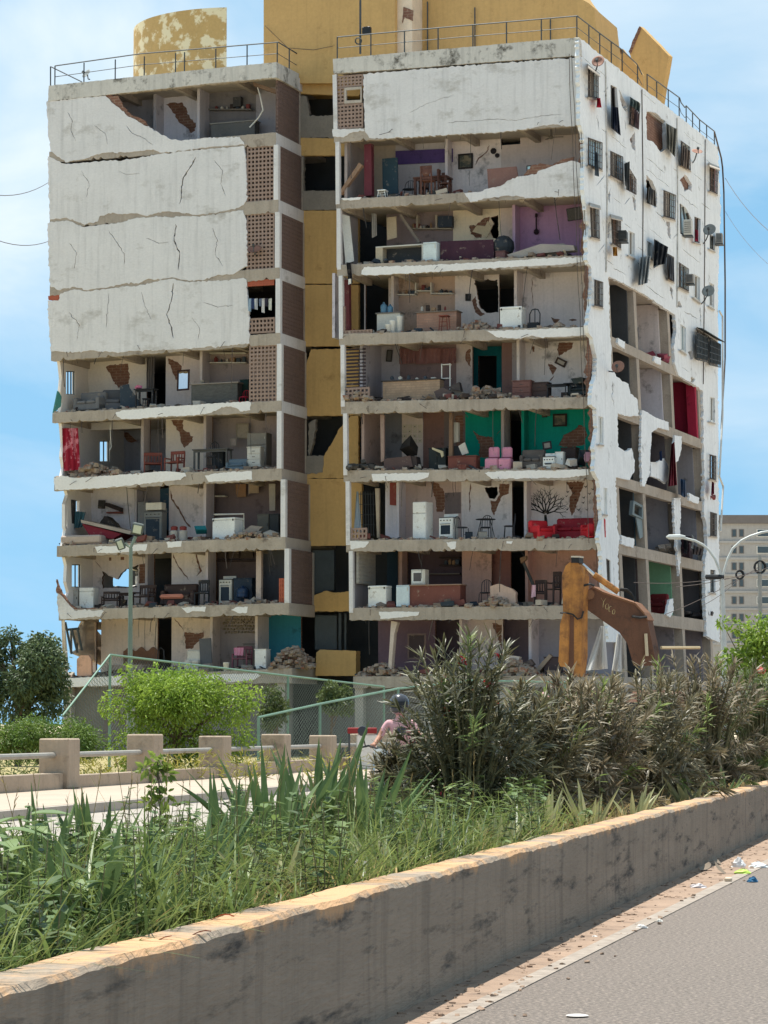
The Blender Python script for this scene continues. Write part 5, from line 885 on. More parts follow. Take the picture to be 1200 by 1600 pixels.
frame('L', 5, 277, 578, 296, 610, 1.6, 'tall mirror in dark wood frame reflecting blue sky', paint(66, 46, 44), mat('mirror_glass', (.75, .78, .8), .02, .0, metal=1., bump=0), 'mirror', 'mirror', 2, 7)
f, w, h = pl('L', 5, 299, 598, 371, 1.0); counter(f, w, h, .5, mat('dark_stone', srgb(96, 94, 88), .9, .3, 5, 12, .7, stretch=(1, 1, 3)), paint(150, 142, 132), 'grey stone clad kitchen counter on the mirror floor')
bucket(Fr(f.p(-w * .3, .2, h), RX, WX), .1, .15, paint(176, 170, 160, .3), 'small metal pot on the grey stone counter', 'pot', 'pot')
for y in (567,): shelf('L', 5, 331, 388, y, DR, offw)
shelf('L', 5, 331, 388, 552, DR, offw); items(333, 386, 566, DR - .15, 6, 2, goods)
f, w, h = pl('L', 5, 373, 608, 384, .9); mchair(f, w, h, 'red backed chair by the stone counter', m=paint(180, 40, 60), name='red_chair')
f, w, h = pl('L', 5, 375, 593, 388, 1.6); cabinet(f, w, h, .4, paint(30, 60, 52), 'dark green crate stack behind the red chair', 1, 'crate', 'crate_stack')
g = G()
for i in range(9): g.poly([FP.hit(x, y, .1 + .1 * i / 9) for x, y in ((82 + i * 1.4, 645 - i * 1), (84 + i * 1.3, 645 - i), (91 + i * .6, 611 + i), (89 + i * .6, 611 + i))], WX * .03)
g.obj('broken_railing', paint(70, 130, 122), None, 'teal broken balcony slats at the left end under the grey sofa', 'railing')
# ---- left wing, sixth
drape([(97, 669), (122, 669), (126, 734), (99, 736)], .22, mat('red_check_cloth', srgb(150, 28, 48), .9, .1, 1.5, 10, .1, second=srgb(196, 120, 130), amount=.44, sscale=2.2, edge=.02), 'curtain', 'red patchwork curtain at the left open end', 'curtain', .06)
G().tube([FP.hit(x, y, 1.2) for x, y in ((172, 664), (173, 690), (174, 698), (171, 704))], .02, 5).obj('hanging_lamp', wht, None, 'white lamp dangling on its wire above the rubble bed', 'lamp')
f, w, h = pl('L', 6, 226, 706, 252, .7, 25); chair(f, w, h, woodr, 'left of two reddish wooden chairs beside the cream pillar', 'wooden_chair', .5, True, 5, 'reddish wooden chairs')
f, w, h = pl('L', 6, 255, 704, 279, .5, -10); chair(f, w, h, woodr, 'right of two reddish wooden chairs with slatted back', 'wooden_chair', .45, True, 4, 'reddish wooden chairs')
f, w, h = pl('L', 6, 300, 701, 356, .8); table(f, w, h, .6, paint(84, 84, 82), 'long dark work table in front of the open kitchen')
f, w, h = pl('L', 6, 322, 689, 335, .5); mchair(f, w, h, 'thin metal chair with rounded back at the long dark table')
f, w, h = pl('L', 6, 331, 706, 349, 1.5); cabinet(f, w, h, .4, paint(44, 50, 54), 'dark low cabinet under the long table', 1)
f, w, h = pl('L', 6, 352, 716, 384, .6); sofa(f, w, h, .5, paint(100, 116, 126), 'grey blue upholstered seat among the kitchen clutter', 'armchair', name='low_seat', seats=1, legs=False)
f, w, h = pl('L', 6, 386, 676, 416, 1.9); fridge(f, w, h, .6, 'dull grey refrigerator behind the white drawer unit', paint(150, 146, 138))
f, w, h = pl('L', 6, 386, 698, 407, .9); cabinet(f, w, h, .4, offw, 'white drawer unit before the grey refrigerator', 0, drawers=4)
frame('L', 6, 369, 662, 389, 685, DR + .6, 'pale wall cupboard hanging above the clutter', paint(176, 166, 150), paint(190, 180, 164), 'wall_cupboard', 'cupboard')
frame('L', 6, 360, 685, 370, 697, DR + .3, 'small framed print on the kitchen wall', paint(170, 160, 150), paint(190, 176, 166))
# ---- left wing, seventh
board('L', 7, [(126, 812), (205, 830), (203, 835), (127, 817)], .5, 1.4, paint(160, 148, 136), 'fallen_slab', 'long fallen board sloping across the left room with the red bed', 'board')
board('L', 7, [(128, 818), (190, 834), (176, 842), (140, 838)], .6, 1.2, paint(120, 30, 44), 'red_bed_board', 'dark red bed board tipped under the fallen board', 'bed')
f, w, h = pl('L', 7, 94, 836, 157, .1); t = thing('mattress', 'dirty pale mattress at the left edge under the red bed board', 'mattress', f.o); G().rbox(f, -w / 2, w / 2, 0, 1.2, .06, h, .07).obj('pad', paint(176, 160, 148, .9), t); G().rbox(f, -w / 2 + .05, w / 2 - .05, .1, 1.1, 0, .08, .02).obj('underside', paint(110, 104, 100), t)
f, w, h = pl('L', 7, 101, 781, 112, .9); cabinet(f, w, h, .4, paint(62, 62, 64), 'tall dark wardrobe fragment at the left open end', 1)
drape([(112, 799), (134, 800), (128, 824), (114, 826)], 1.1, paint(60, 98, 110), 'blanket', 'blue grey blanket thrown over things at the left end', 'blanket', .08)
g = G(); g.rbox(Fr(FP.hit(158, 788, 2.6), RX, WX).tip(-4), -.16, .16, 0, .1, -.18, .18, .02); g.obj('wall_box', paint(70, 66, 64), None, 'small dark wall box on the pale wall', 'wall box')
board('L', 7, [(165, 785), (187, 793), (187, 799), (163, 790)], 2.3, .35, paint(52, 42, 40), 'wall_shelf', 'dark broken wall shelf hanging aslant', 'shelf'); board('L', 7, [(166, 800), (188, 799), (188, 802), (166, 802)], 2.4, .3, woodr, 'wall_shelf', 'thin brown shelf below the slanting one', 'shelf')
G().poly([FP.hit(x, y, 1.6) for x, y in jag([(155, 818), (163, 806), (168, 808), (184, 824), (160, 822)], 1, 4, 2)], WX * .5).obj('debris_heap', paint(58, 50, 46), None, 'dark heap of broken furniture above the red bed board', 'debris')
f, w, h = pl('L', 7, 215, 784, 231, 2.2); cabinet(f, w, h, .3, paint(128, 130, 132), 'grey metal panel standing behind the white stove', 1)
f, w, h = pl('L', 7, 225, 797, 253, 1.3); stove(f, w, h, .5, 'white and dark stove standing before the blue door', paint(120, 122, 120))
G().rbox(Fr(f.p(0, .05, h + .01), RX, WX), -w * .45, w * .45, 0, .45, 0, .32, .02).obj('microwave', offw, None, 'white microwave oven on top of the dark stove', 'microwave')
board('L', 7, [(250, 764), (264, 762), (264, 828), (251, 830)], DR, .06, paint(34, 66, 88), 'door_leaf', 'blue door leaf left of the cracked cream wall', 'door')
for i, x in enumerate((270, 284)):
    f, w, h = pl('L', 7, x - 6, 821, x + 6, .5); t = thing('gas_bottle', ('left', 'right')[i] + ' of two red topped gas bottles on the freezer floor', 'gas bottle', f.o, 'red topped gas bottles'); G().lathe(Fr(f.p(0, .15, 0), RX, WX), [(w * .4, 0), (w * .5, .05), (w * .5, h * .65), (w * .3, h * .75)], 12).obj('tank', paint(170, 164, 154), t); G().lathe(Fr(f.p(0, .15, h * .72), RX, WX), [(w * .4, 0), (w * .42, h * .2), (w * .2, h * .26)], 12).obj('cap', paint(120, 50, 48), t)
G().rock(FP.hit(315, 828, .9), .24, (1.3, 1, .55)).obj('teal_cloth', paint(24, 110, 120), None, 'bunched teal cloth left of the white chest freezer', 'cloth')
f, w, h = pl('L', 7, 329, 809, 369, .5, -14); freezer(f, w, h, .6, 'white chest freezer under a pale pipe frame')
G().tube([FP.hit(x, y, .9) for x, y in ((334, 804), (381, 803), (381, 832))], .035, 5).obj('pipe_frame', offw, None, 'pale pipe frame rising behind the white chest freezer', 'pipe')
for i, q in enumerate(([(378, 831), (392, 821), (410, 823), (398, 834)], [(392, 838), (400, 828), (409, 830), (404, 838)])): board('L', 7, q, .5, .12, paint(150, 138, 126), 'broken_slab', ('larger', 'smaller')[i] + ' broken slab piece right of the chest freezer', 'slab', WX + ZX * .05)
f, w, h = pl('L', 7, 402, 803, 420, 1.8); cabinet(f, w, h, .5, paint(112, 108, 98), 'olive grey kitchen cabinet left of the dark one', 1); f, w, h = pl('L', 7, 421, 803, 436, 1.8); cabinet(f, w, h, .5, paint(66, 68, 68), 'dark grey kitchen cabinet by the white column', 1)
shelf('L', 7, 338, 356, 775, DR + .4, offw); board('L', 7, [(368, 757), (384, 756), (384, 776), (369, 777)], DR + .2, .06, paint(150, 116, 88), 'wall_cupboard', 'tan wall cupboard hanging over the freezer room', 'cupboard'); board('L', 7, [(388, 756), (404, 755), (404, 770), (388, 771)], DR + .2, .06, paint(170, 150, 128), 'wall_cupboard', 'pale wall cupboard right of the tan one', 'cupboard'); board('L', 7, [(420, 756), (430, 756), (430, 798), (421, 798)], DR + .1, .06, paint(190, 182, 172), 'tile_strip', 'pale tiled strip right of the wall cupboards', 'tiles')
# ---- left wing, eighth
f, w, h = pl('L', 8, 124, 918, 146, .8); fridge(f, w, h, .5, 'white washing machine near the broken left corner', wht, .82, 'washing_machine')['category'] = 'washing machine'
f, w, h = pl('L', 8, 107, 922, 122, .9); cabinet(f, w, h, .4, paint(170, 168, 162), 'pale grey cabinet on dark legs beside the washing machine', 2)
for i, (l, r, tp, rt) in enumerate(((159, 183, 924, 15), (205, 234, 914, -12))): f, w, h = pl('L', 8, l, tp, r, .7, rt); chair(f, w, h, wooddk, ('dark wooden armchair left of the floodlight pole', 'taller dark wooden armchair right of the floodlight pole')[i], 'dark_armchair', .45, True, 5)
f, w, h = pl('L', 8, 185, 926, 206, 1.2); table(f, w, h, .4, wooddk, 'low dark table between the dark wooden armchairs'); f, w, h = pl('L', 8, 188, 937, 200, .3); bucket(f, .14, h, paint(34, 34, 38), 'black bucket in front of the low dark table')
f, w, h = pl('L', 8, 250, 912, 303, .9); t = sofa(f, w, h, .6, wooddk, 'dark wooden bench sofa under the forked crack', 'sofa', name='bench_sofa', seats=2); G().rbox(f, -w / 2 + .02, w * .2, -.12, .4, h * .36, h * .56, .07).obj('loose_cushion', paint(206, 132, 108), None, 'orange pink cushion lying on the dark bench sofa', 'cushion')
f, w, h = pl('L', 8, 303, 906, 320, .5); chair(f, w, h, blackm, 'slim black chair beside the dark bench sofa', 'black_chair')
f, w, h = pl('L', 8, 342, 903, 362, 1.4); stove(f, w, h, .5, 'small cream stove in the dark kitchen niche', offw); f, w, h = pl('L', 8, 365, 903, 394, 1.4); cabinet(f, w, h, .5, paint(40, 54, 70), 'dark blue cabinet right of the small cream stove', 1); bucket(Fr(FP.hit(379, 934, 1.2), RX, WX), .25, .5, paint(34, 56, 84, .4), 'dark blue barrel before the blue cabinet', 'barrel', 'barrel', True)
for x0, x1 in ((341, 354), (357, 373), (377, 395)): board('L', 8, [(x0, 859), (x1, 859), (x1, 872), (x0, 872)], DR + .1, .05, paint(70, 60, 56), 'wall_cupboard', {341: 'leftmost', 357: 'middle', 377: 'rightmost'}[x0] + ' of three dark cupboards over the cream stove', 'cupboard')
f, w, h = pl('L', 8, 400, 861, 408, .8); G().box(f, -w / 2, w / 2, 0, .2, 0, h).obj('column', wm((168, 152, 132)), bld)
pscreen(437, 905, 443, 940, mat('red_brick', srgb(168, 92, 70)), .2, .2); shelf('L', 8, 342, 402, 876, DR + .35, wooddk)
# ---- left wing, ninth
g = G()
for a, b in (((102, 972), (112, 1022)), ((112, 982), (121, 1020)), ((121, 982), (128, 1016)), ((104, 984), (124, 982))): g.tube((FP.hit(*a, .15), FP.hit(*b, .4)), .05, 4)
g.obj('window_frame_loose', mat('dark_frame', srgb(72, 78, 80)), None, 'tilted empty window frame at the lower left corner', 'window frame')
G().poly([FP.hit(x, y, .2) for x, y in ((120, 1056), (120, 1030), (126, 1024), (138, 1024), (142, 1030), (143, 1056))], WX * .15).obj('wall_remnant', wm((186, 146, 114)), bld)
f, w, h = pl('L', 9, 178, 1010, 234, 1.8); t = thing('bed', 'bed with a wavy brown headboard in the lowest left room', 'bed', f.o); n = 20
G().poly([f.p(-w / 2 + w * i / n, .9, h * (.86 + .14 * math.sin(i / n * math.pi * 3) ** 2)) for i in range(n + 1)] + [f.p(w / 2, .9, 0), f.p(-w / 2, .9, 0)], WX * .06).obj('headboard', paint(126, 92, 72), t); G().rbox(f, -w / 2, w / 2, -.7, .88, .2, .5, .08).obj('mattress', paint(150, 130, 116), t)
G().tube([FP.hit(x, y, 1.) for x, y in ((246, 1040), (247, 1016), (251, 1012), (256, 1016), (257, 1040))], .025, 5).obj('bed_rail', steel, None, 'curved metal bed rail by the dark doorway', 'bed rail')
board('L', 9, [(311, 998), (329, 997), (331, 1036), (313, 1038)], 1.1, .06, paint(92, 94, 98), 'door_leaf', 'grey louvred door leaf leaning under the brick gash', 'door'); f, w, h = pl('L', 9, 287, 1015, 310, .9); sofa(f, w, h, .5, offw, 'pale striped bed end beside the grey door leaf', 'bed', name='bed_end', arms=False)
f, w, h = pl('L', 9, 362, 1010, 386, .9); chair(f, w, h, paint(120, 74, 84), 'rocking chair with a pink cloth in the lowest left room', 'rocking_chair', .5, True, 4); drape([(365, 1012), (381, 1012), (380, 1024), (366, 1024)], .85, paint(196, 134, 160), 'chair_cloth', 'pink cloth over the rocking chair back', 'cloth', .03)
f, w, h = pl('L', 9, 398, 1014, 416, .5); cabinet(f, w, h, .45, wht, 'white cabinet beside the teal wall', 1); f, w, h = pl('L', 9, 349, 1035, 358, .2); bucket(f, .13, h, wht, 'white bucket on the lowest floor edge'); f, w, h = pl('L', 9, 380, 1005, 405, 2.2); cabinet(f, w, h, .4, paint(130, 122, 116), 'curtained sink unit behind the rocking chair', 1)
stm = mat('fieldstone', srgb(150, 140, 126), .95, .25, 6, 20, .5); g = G(); r = random.Random(4)
for j in range(6):
    for i in range(14): x = 351 + i * 4.8 + (j % 2) * 2.2 + r.uniform(-.6, .6); y = 963 + j * 5 + r.uniform(-.6, .6); g.rock(FP.hit(min(x, 414), y, DR - .03), .075, (1, .6, .7), r)
g.obj('stone_cladding', stm, bld, kind='stuff')
# ---- right wing, second storey from the top
board('R', 2, [(529, 301), (533, 304), (566, 258), (561, 254)], .35, .22, mat('pale_timber', srgb(150, 122, 100), .9, .2, 3, 20, .3), 'leaning_beam', 'pale timber beam leaning across the dark bay', 'beam')
board('R', 2, [(569, 226), (580, 224), (581, 305), (569, 306)], .6, .3, paint(104, 46, 54), 'red_post', 'dark red door post at the left bay', 'post'); board('R', 2, [(597, 248), (621, 246), (622, 302), (598, 304)], 1.3, .06, paint(44, 66, 76), 'door_leaf', 'dark teal door leaf standing by the dining room', 'door')
board('R', 2, [(618, 236), (707, 232), (707, 253), (618, 257)], DR - .1, .06, wm((78, 62, 106)), 'valance', 'wide purple board above the dining room wall', 'board')
f, w, h = pl('R', 2, 645, 275, 698, 1.0); table(f, w, h, .8, wood, 'dark wooden dining table with carved chairs around it', .07, .05)
for i, (l, r, tp, o, rt) in enumerate(((663, 681, 263, .3, 180), (654, 664, 267, 1.8, 0), (684, 695, 267, 1.9, 0), (698, 709, 264, .9, 90))):
    f, w, h = pl('R', 2, l, tp, r, o, rt); t = chair(f, w, h, wood, ('carved dining chair with its back to the street', 'carved dining chair at the far left of the table', 'carved dining chair at the far right of the table', 'carved dining chair at the right end of the table')[i], 'dining_chair', .42, False, 2, 'carved dining chairs'); G().lathe(Fr(f.p(0, .47, h * .8), f.x, f.z, f.y), [(w * .38, 0), (w * .4, .02), (w * .2, .05)], 10).obj('carved_panel', wood, t)
f, w, h = pl('R', 2, 627, 279, 645, .8); mchair(f, w, h, 'metal chair left of the dark dining table'); f, w, h = pl('R', 2, 589, 296, 602, .1); stool(f, w, h, wht, 'small white stool frame on the floor edge')
pic = mat('landscape_print', srgb(120, 112, 92), .6, .4, 2.5, 9, .05, second=srgb(70, 76, 70), amount=.5, sscale=4)
frame('R', 2, 716, 241, 739, 263, DR - .03, 'framed landscape picture on the cream dining wall', paint(48, 42, 40), pic)
for i, (x, y, r_) in enumerate(((771, 236, .13), (777, 243, .1))): G().lathe(Fr(FP.hit(x, y, DR - .02), RX, ZX, -WX), [(r_, 0), (r_ * .9, .05), (r_ * .3, .09)], 10).obj('wall_mask', paint(46, 42, 48), None, ('larger', 'smaller')[i] + ' dark round ornament left of the blue doorway', 'ornament')
board('R', 2, [(783, 225), (813, 223), (813, 300), (783, 300)], DR + .7, .06, paint(22, 42, 54), 'door_leaf', 'dark blue door in the cream wall beside the ornaments', 'door'); board('R', 2, [(761, 264), (807, 260), (813, 300), (763, 300)], .9, .06, paint(146, 108, 96), 'tipped_table', 'brown table top stood on edge behind the broken white wall', 'table top')
frame('R', 2, 823, 259, 831, 271, .35, 'small bright screen propped on the broken wall top', paint(40, 44, 46), paint(196, 226, 228, .3), 'small_screen', 'screen')
fan = thing('ceiling_fan', 'small ceiling fan hanging in the upper right room', 'fan', FP.hit(861, 218, 1.6)); c = FP.hit(861, 214, 1.6); G().tube((c, c + ZX * .5), .02, 5).obj('rod', steel, fan); G().lathe(Fr(c - ZX * .08, RX, WX), [(.05, 0), (.1, .04), (.1, .1), (.04, .14)], 10).obj('motor', paint(120, 112, 100), fan)
for a in (10, 130, 250): f = Fr(c, RX, WX).rot(a); G().rbox(f, .08, .5, -.06, .06, -.02, 0, .008).obj('blade', paint(130, 120, 106), fan)
# ---- right wing, third
f, w, h = pl('R', 3, 661, 378, 682, .15); fridge(f, w, h, .5, 'small white refrigerator at the edge beside the purple sofa', paint(206, 216, 214), .9)
f, w, h = pl('R', 3, 688, 374, 772, .6); t = thing('covered_sofa', 'long sofa under a dark purple cover', 'sofa', f.o); G().rbox(f, -w / 2, w / 2, 0, .8, .0, h * .7, .06).obj('seat', paint(62, 36, 48), t); drape([(688, 377), (771, 374), (772, 406), (688, 411)], .5, paint(66, 36, 50), 'cover', None, None, .04, t)
f, w, h = pl('R', 3, 587, 383, 661, .5); t = thing('open_shelf_counter', 'open cream counter frame left of the small refrigerator', 'counter', f.o); G().box(f, -w / 2, w / 2, 0, .5, h - .05, h).obj('top', offw, t); G().box(f, -w / 2, -w / 2 + .3, 0, .5, 0, h - .05).obj('side', paint(190, 174, 148), t); G().box(f, w / 2 - .06, w / 2, 0, .5, 0, h - .05).obj('side', offw, t); G().box(f, -w / 2 + .3, w / 2 - .06, .46, .5, 0, h - .05).obj('back', paint(58, 60, 62), t)
for i, q in enumerate(([(792, 398), (845, 381), (896, 383), (898, 391), (840, 396), (800, 405)], [(838, 384), (880, 380), (888, 384), (845, 388)], [(812, 402), (862, 394), (890, 396), (860, 404)], [(862, 398), (868, 396), (867, 407), (862, 406)])): board('R', 3, q, .2 + .15 * i, .5, paint(160 - i * 14, 152 - i * 14, 144 - i * 14), 'ceiling_sheet', ('largest', 'topmost dark', 'lower', 'small hanging')[i] + ' piece of the fallen ceiling sheets in the mauve room', 'sheet')
tv = thing('television', 'black flat television tilted on the mauve wall', 'television', FP.hit(899, 345, 2.)); f = Fr(FP.hit(899, 334, 2.), RX, WX).tip(5).lean(-10); G().rbox(f, -.36, .36, 0, .06, -.26, .26, .02).obj('panel', blackm, tv); G().box(f, -.33, .33, -.006, .001, -.23, .23).obj('screen', paint(18, 24, 28, .1), tv); G().box(f, -.08, .08, .05, .5, -.05, .05).obj('bracket', steel, tv)
G().lathe(Fr(FP.hit(838, 362, DR - .1), RX, WX), [(.05, -.12), (.11, -.05), (.11, .05), (.03, .12), (.03, .6), (.06, .62), (.05, .75)], 8).obj('wall_guitar', paint(50, 36, 44), None, 'small dark stringed instrument hanging on the mauve wall', 'instrument')
shelf('R', 3, 640, 708, 358, DR, paint(170, 158, 140)); items(644, 676, 357, DR - .15, 6, 5, goods, (.1, .3)); board('R', 3, [(684, 338), (706, 337), (706, 354), (684, 355)], DR - .3, .25, paint(56, 66, 80), 'storage_box', 'blue grey storage box on the high shelf', 'box')
for x in (650, 680): board('R', 3, [(x, 336), (x + 3, 336), (x + 3, 358), (x, 358)], DR - .3, .3, paint(176, 164, 146), 'shelf_divider', ('left' if x == 650 else 'right') + ' upright of the high kitchen shelf', 'shelf')
board('R', 3, [(623, 336), (627, 334), (657, 378), (653, 380)], 1.2, .1, paint(120, 110, 100), 'fallen_pole', 'slanting grey pole across the dark kitchen', 'pole'); board('R', 3, [(604, 340), (619, 338), (620, 371), (605, 375)], 1.6, .06, paint(196, 178, 150), 'cream_panel', 'loose cream panel in the dark kitchen', 'panel')
board('R', 3, [(533, 334), (546, 338), (553, 408), (540, 412)], .8, .06, paint(206, 206, 200), 'door_leaf', 'white door leaf hanging at the left bay', 'door'); drape([(580, 333), (588, 334), (589, 368), (581, 372)], .8, paint(170, 164, 156), 'hanging_rag', 'pale knotted rag hanging from the ceiling', 'rag', .06)
drape([(541, 410), (548, 410), (551, 442), (545, 446)], -.12, paint(40, 38, 42), 'hanging_rag', 'black and white rag hanging over the slab edge', 'rag', .06); G().rock(FP.hit(547, 440, -.15), .13, (.7, .5, 1)).obj('white_rag', wht, None, 'white rag caught under the black one', 'rag')
G().rock(FP.hit(852 - 0, 371, 1.6), .1).obj('ball_shade', paint(52, 60, 66), None, 'dark rounded shade leaning beside the mauve wall', 'lampshade') if 0 else None
G().lathe(Fr(FP.hit(787, 384, .9), RX, WX), [(.36, -.3), (.44, -.1), (.42, .15), (.22, .36), (.02, .42)], 14).obj('dark_bundle', paint(46, 52, 58), None, 'dark rounded bundle right of the purple sofa', 'bundle'); f, w, h = pl('R', 3, 774, 392, 789, .3); cabinet(f, w, h, .4, paint(106, 74, 72), 'small brown box between sofa and fallen sheets', 1, 'box', 'box')
for i, q in enumerate(([(745, 352), (762, 354), (752, 366), (738, 362)], [(752, 366), (762, 345), (768, 356), (760, 372)])): board('R', 3, q, DR - .25, .05, paint(206, 190, 158), 'plaster_flake', ('left', 'right')[i] + ' loose cream plaster piece before the breach', 'plaster')
# ---- right wing, fourth
board('R', 4, [(533, 436), (545, 438), (546, 515), (536, 516)], .5, .25, paint(96, 44, 48), 'red_post', 'dark red post behind the clay blocks', 'post')
f, w, h = pl('R', 4, 589, 488, 625, .9); counter(f, w, h, .5, offw, paint(120, 116, 112), 'low cream counter carrying blue water bottles')
jugm = mat('blue_jug', srgb(110, 156, 184), .2, .1, bump=0, trans=.3)
for i, (x, hh) in enumerate(((598, .46), (608, .36))): bucket(Fr(f.p(-w / 2 + .22 + i * .28, .22, h + .004), RX, WX), .14 - .02 * i, hh, jugm, ('taller', 'shorter')[i] + ' blue water bottle on the low cream counter', 'water_bottle', 'bottle', True)
for i, (l, r, tp) in enumerate(((602, 611, 507), (609, 618, 501), (620, 629, 494))): f, w, h = pl('R', 4, l, tp, r, .3 + .1 * i); bucket(f, w / 2, h, wht, ('shortest', 'middle', 'tallest')[i] + ' of three white buckets before the cream counter')
for a, b, y in ((624, 652, 461), (652, 676, 455), (676, 711, 459)): shelf('R', 4, a, b, y, DR, offw); items(a + 3, b - 3, y - .5, DR - .15, 4, a, goods)
for x in (652, 676): a = fuz(x, 460, DR); G().box(Fr(P3(a[0], a[1], DR - .3), RX, WX), 0, .05, 0, .3, 0, .45).obj('shelf', offw, bld)
f, w, h = pl('R', 4, 651, 486, 713, .8); counter(f, w, h, .6, mat('pink_brick', srgb(176, 136, 116), .9, .14, 4, 20, .4, brick=(srgb(150, 126, 108), .1, .3)), paint(120, 110, 100), 'pink brick breakfast bar with a worn worktop')
items(655, 700, 486, 1.0, 5, 9, goods, (.12, .3)); f, w, h = pl('R', 4, 685, 492, 699, .3); stool(f, w, h, woodr, 'tall reddish bar stool at the pink brick bar')
board('R', 4, [(727, 459), (735, 459), (735, 470), (727, 470)], DR - .08, .06, blackm, 'fuse_box', 'small black fuse box on the cream wall', 'fuse box'); board('R', 4, [(750, 492), (779, 491), (779, 506), (752, 505)], DR + .3, .1, paint(66, 140, 118), 'green_board', 'green panel seen through the breach', 'panel')
f, w, h = pl('R', 4, 781, 479, 815, .3, 0); freezer(f, w, h, .6, 'white chest freezer at the edge of the upper middle floor')
t = thing('hand_truck', 'black hand truck standing by the white chest freezer', 'hand truck', pl('R', 4, 826, 482, 842, .6)[0].o); f, w, h = pl('R', 4, 826, 482, 842, .6); G().tube([f.p(-w / 2, .1, 0), f.p(-w / 2, .15, h - .2), f.p(-w * .3, .16, h - .03), f.p(0, .16, h), f.p(w * .3, .16, h - .03), f.p(w / 2, .15, h - .2), f.p(w / 2, .1, 0)], .025, 6).obj('frame', blackm, t); G().tube((f.p(0, .14, .05), f.p(0, .16, h)), .02, 5).obj('bar', blackm, t); G().rbox(f, -w * .55, w * .55, -.15, .12, .02, .3, .03).obj('toe_box', blackm, t)
for sx in (-1, 1): G().lathe(Fr(f.p(sx * w * .6, .15, .1), f.y, f.z, f.x), [(.1, -.03), (.1, .03), (.03, .035)], 10).obj('wheel', blackm, t)
# ---- right wing, fifth
f, w, h = pl('R', 5, 598, 593, 687, .9); counter(f, w, h, .5, mat('tan_brick', srgb(190, 160, 132), .9, .14, 4, 20, .4, brick=(srgb(160, 136, 112), .1, .3)), paint(70, 66, 64), 'tan brick counter below the red kitchen curtain'); items(606, 684, 593, 1.1, 6, 12, [wht, offw, goods[2]], (.08, .22))
for i, (a, b) in enumerate(((624, 649), (649, 688), (688, 713))): drape([(a, 545), (b, 544), (b, 567), (a, 569)], DR - .25, paint(128, 88, 84), 'kitchen_curtain', ('left', 'middle', 'right')[i] + ' panel of the dull red kitchen curtain', 'curtain', .05, seed=i)
f, w, h = pl('R', 5, 690, 568, 703, 1.2); t = thing('plate_rack', 'white open rack right of the tan brick counter', 'rack', f.o); [G().box(f, x - .02, x + .02, 0, .04, 0, h).obj('upright', wht, t) for x in (-w / 2, w / 2)]; [G().box(f, -w / 2, w / 2, 0, .25, h * z, h * z + .03).obj('shelf', wht, t) for z in (.3, .62, .97)]
for i, q in enumerate(([(678, 612), (692, 605), (706, 612), (700, 623), (682, 622)], [(700, 605), (717, 597), (720, 611), (704, 608)], [(698, 613), (706, 606), (732, 616), (728, 622)])): board('R', 5, q, .4 + .2 * i, .3, (paint(92, 78, 74), paint(74, 66, 64), paint(150, 138, 126))[i], 'broken_slab', ('dark pointed', 'upright dark', 'pale flat')[i] + ' slab fragment beside the tan counter', 'slab')
frame('R', 5, 604, 547, 613, 565, DR - .05, 'small dark picture tilted beside the kitchen curtain', paint(60, 56, 52), paint(90, 88, 84), tip=-6); frame('R', 5, 868, 561, 885, 571, DR - .04, 'empty picture frame hanging askew on the cream wall', paint(76, 62, 54), paint(190, 182, 168), tip=-28)
g = G(); r = random.Random(6)
for i in range(14): g.box(Fr(FP.hit(537, 548 + i * 5.4, .6), RX, WX), 0, .95, 0, .06, 0, .07)
g.obj('slatted_screen', paint(64, 54, 58), bld)
f, w, h = pl('R', 5, 800, 594, 829, .5); cabinet(f, w, h, .5, paint(112, 78, 72), 'reddish brown chest of drawers before the cream wall', 0, drawers=3); f, w, h = pl('R', 5, 828, 597, 856, .7); cabinet(f, w, h, .5, paint(72, 56, 52), 'dark brown chest right of the reddish one', 0, drawers=2)
f, w, h = pl('R', 5, 852, 600, 886, .6); table(f, w, h, .6, blackm, 'upturned thin black table near the corner', .03, .018); f, w, h = pl('R', 5, 880, 598, 902, .9); table(f, w, h, .5, blackm, 'second thin black table behind the dark armchair', .03, .018)
f, w, h = pl('R', 5, 886, 594, 921, .3, -12); sofa(f, w, h, .7, paint(34, 42, 44), 'dark armchair piled with cloth at the broken corner', 'armchair', name='dark_armchair', seats=1); G().rock(f.p(0, .3, h * .95), .34, (1.4, 1, .4)).obj('dark_cloth', paint(44, 54, 56), None, 'dark cloth heaped on the corner armchair', 'cloth')
# ---- right wing, sixth (green walls)
frame('R', 6, 864, 647, 886, 666, DR - .04, 'framed landscape on the green wall', paint(34, 30, 28), pic); frame('R', 6, 847, 641, 855, 652, DR - .04, 'small framed photo left of the landscape on green', paint(34, 30, 28), paint(110, 104, 96)); frame('R', 6, 848, 690, 862, 702, 1.2, 'picture frame standing on the armchair pile', blackm, paint(140, 136, 130), tip=8)
f, w, h = pl('R', 6, 700, 712, 744, .3); cabinet(f, w, h, .5, paint(112, 64, 54), 'brown wooden chest on the green walled floor', 1, 'chest', 'chest'); board('R', 6, [(600, 717), (641, 712), (645, 729), (600, 737)], .3, .5, paint(88, 70, 66), 'tipped_desk', 'brown desk tipped on its side at the left', 'desk'); board('R', 6, [(641, 712), (650, 713), (652, 728), (645, 729)], .35, .5, paint(60, 50, 48), 'desk_end', 'dark end panel of the tipped brown desk', 'panel')
pink = paint(206, 140, 160, .85, bump=.2)
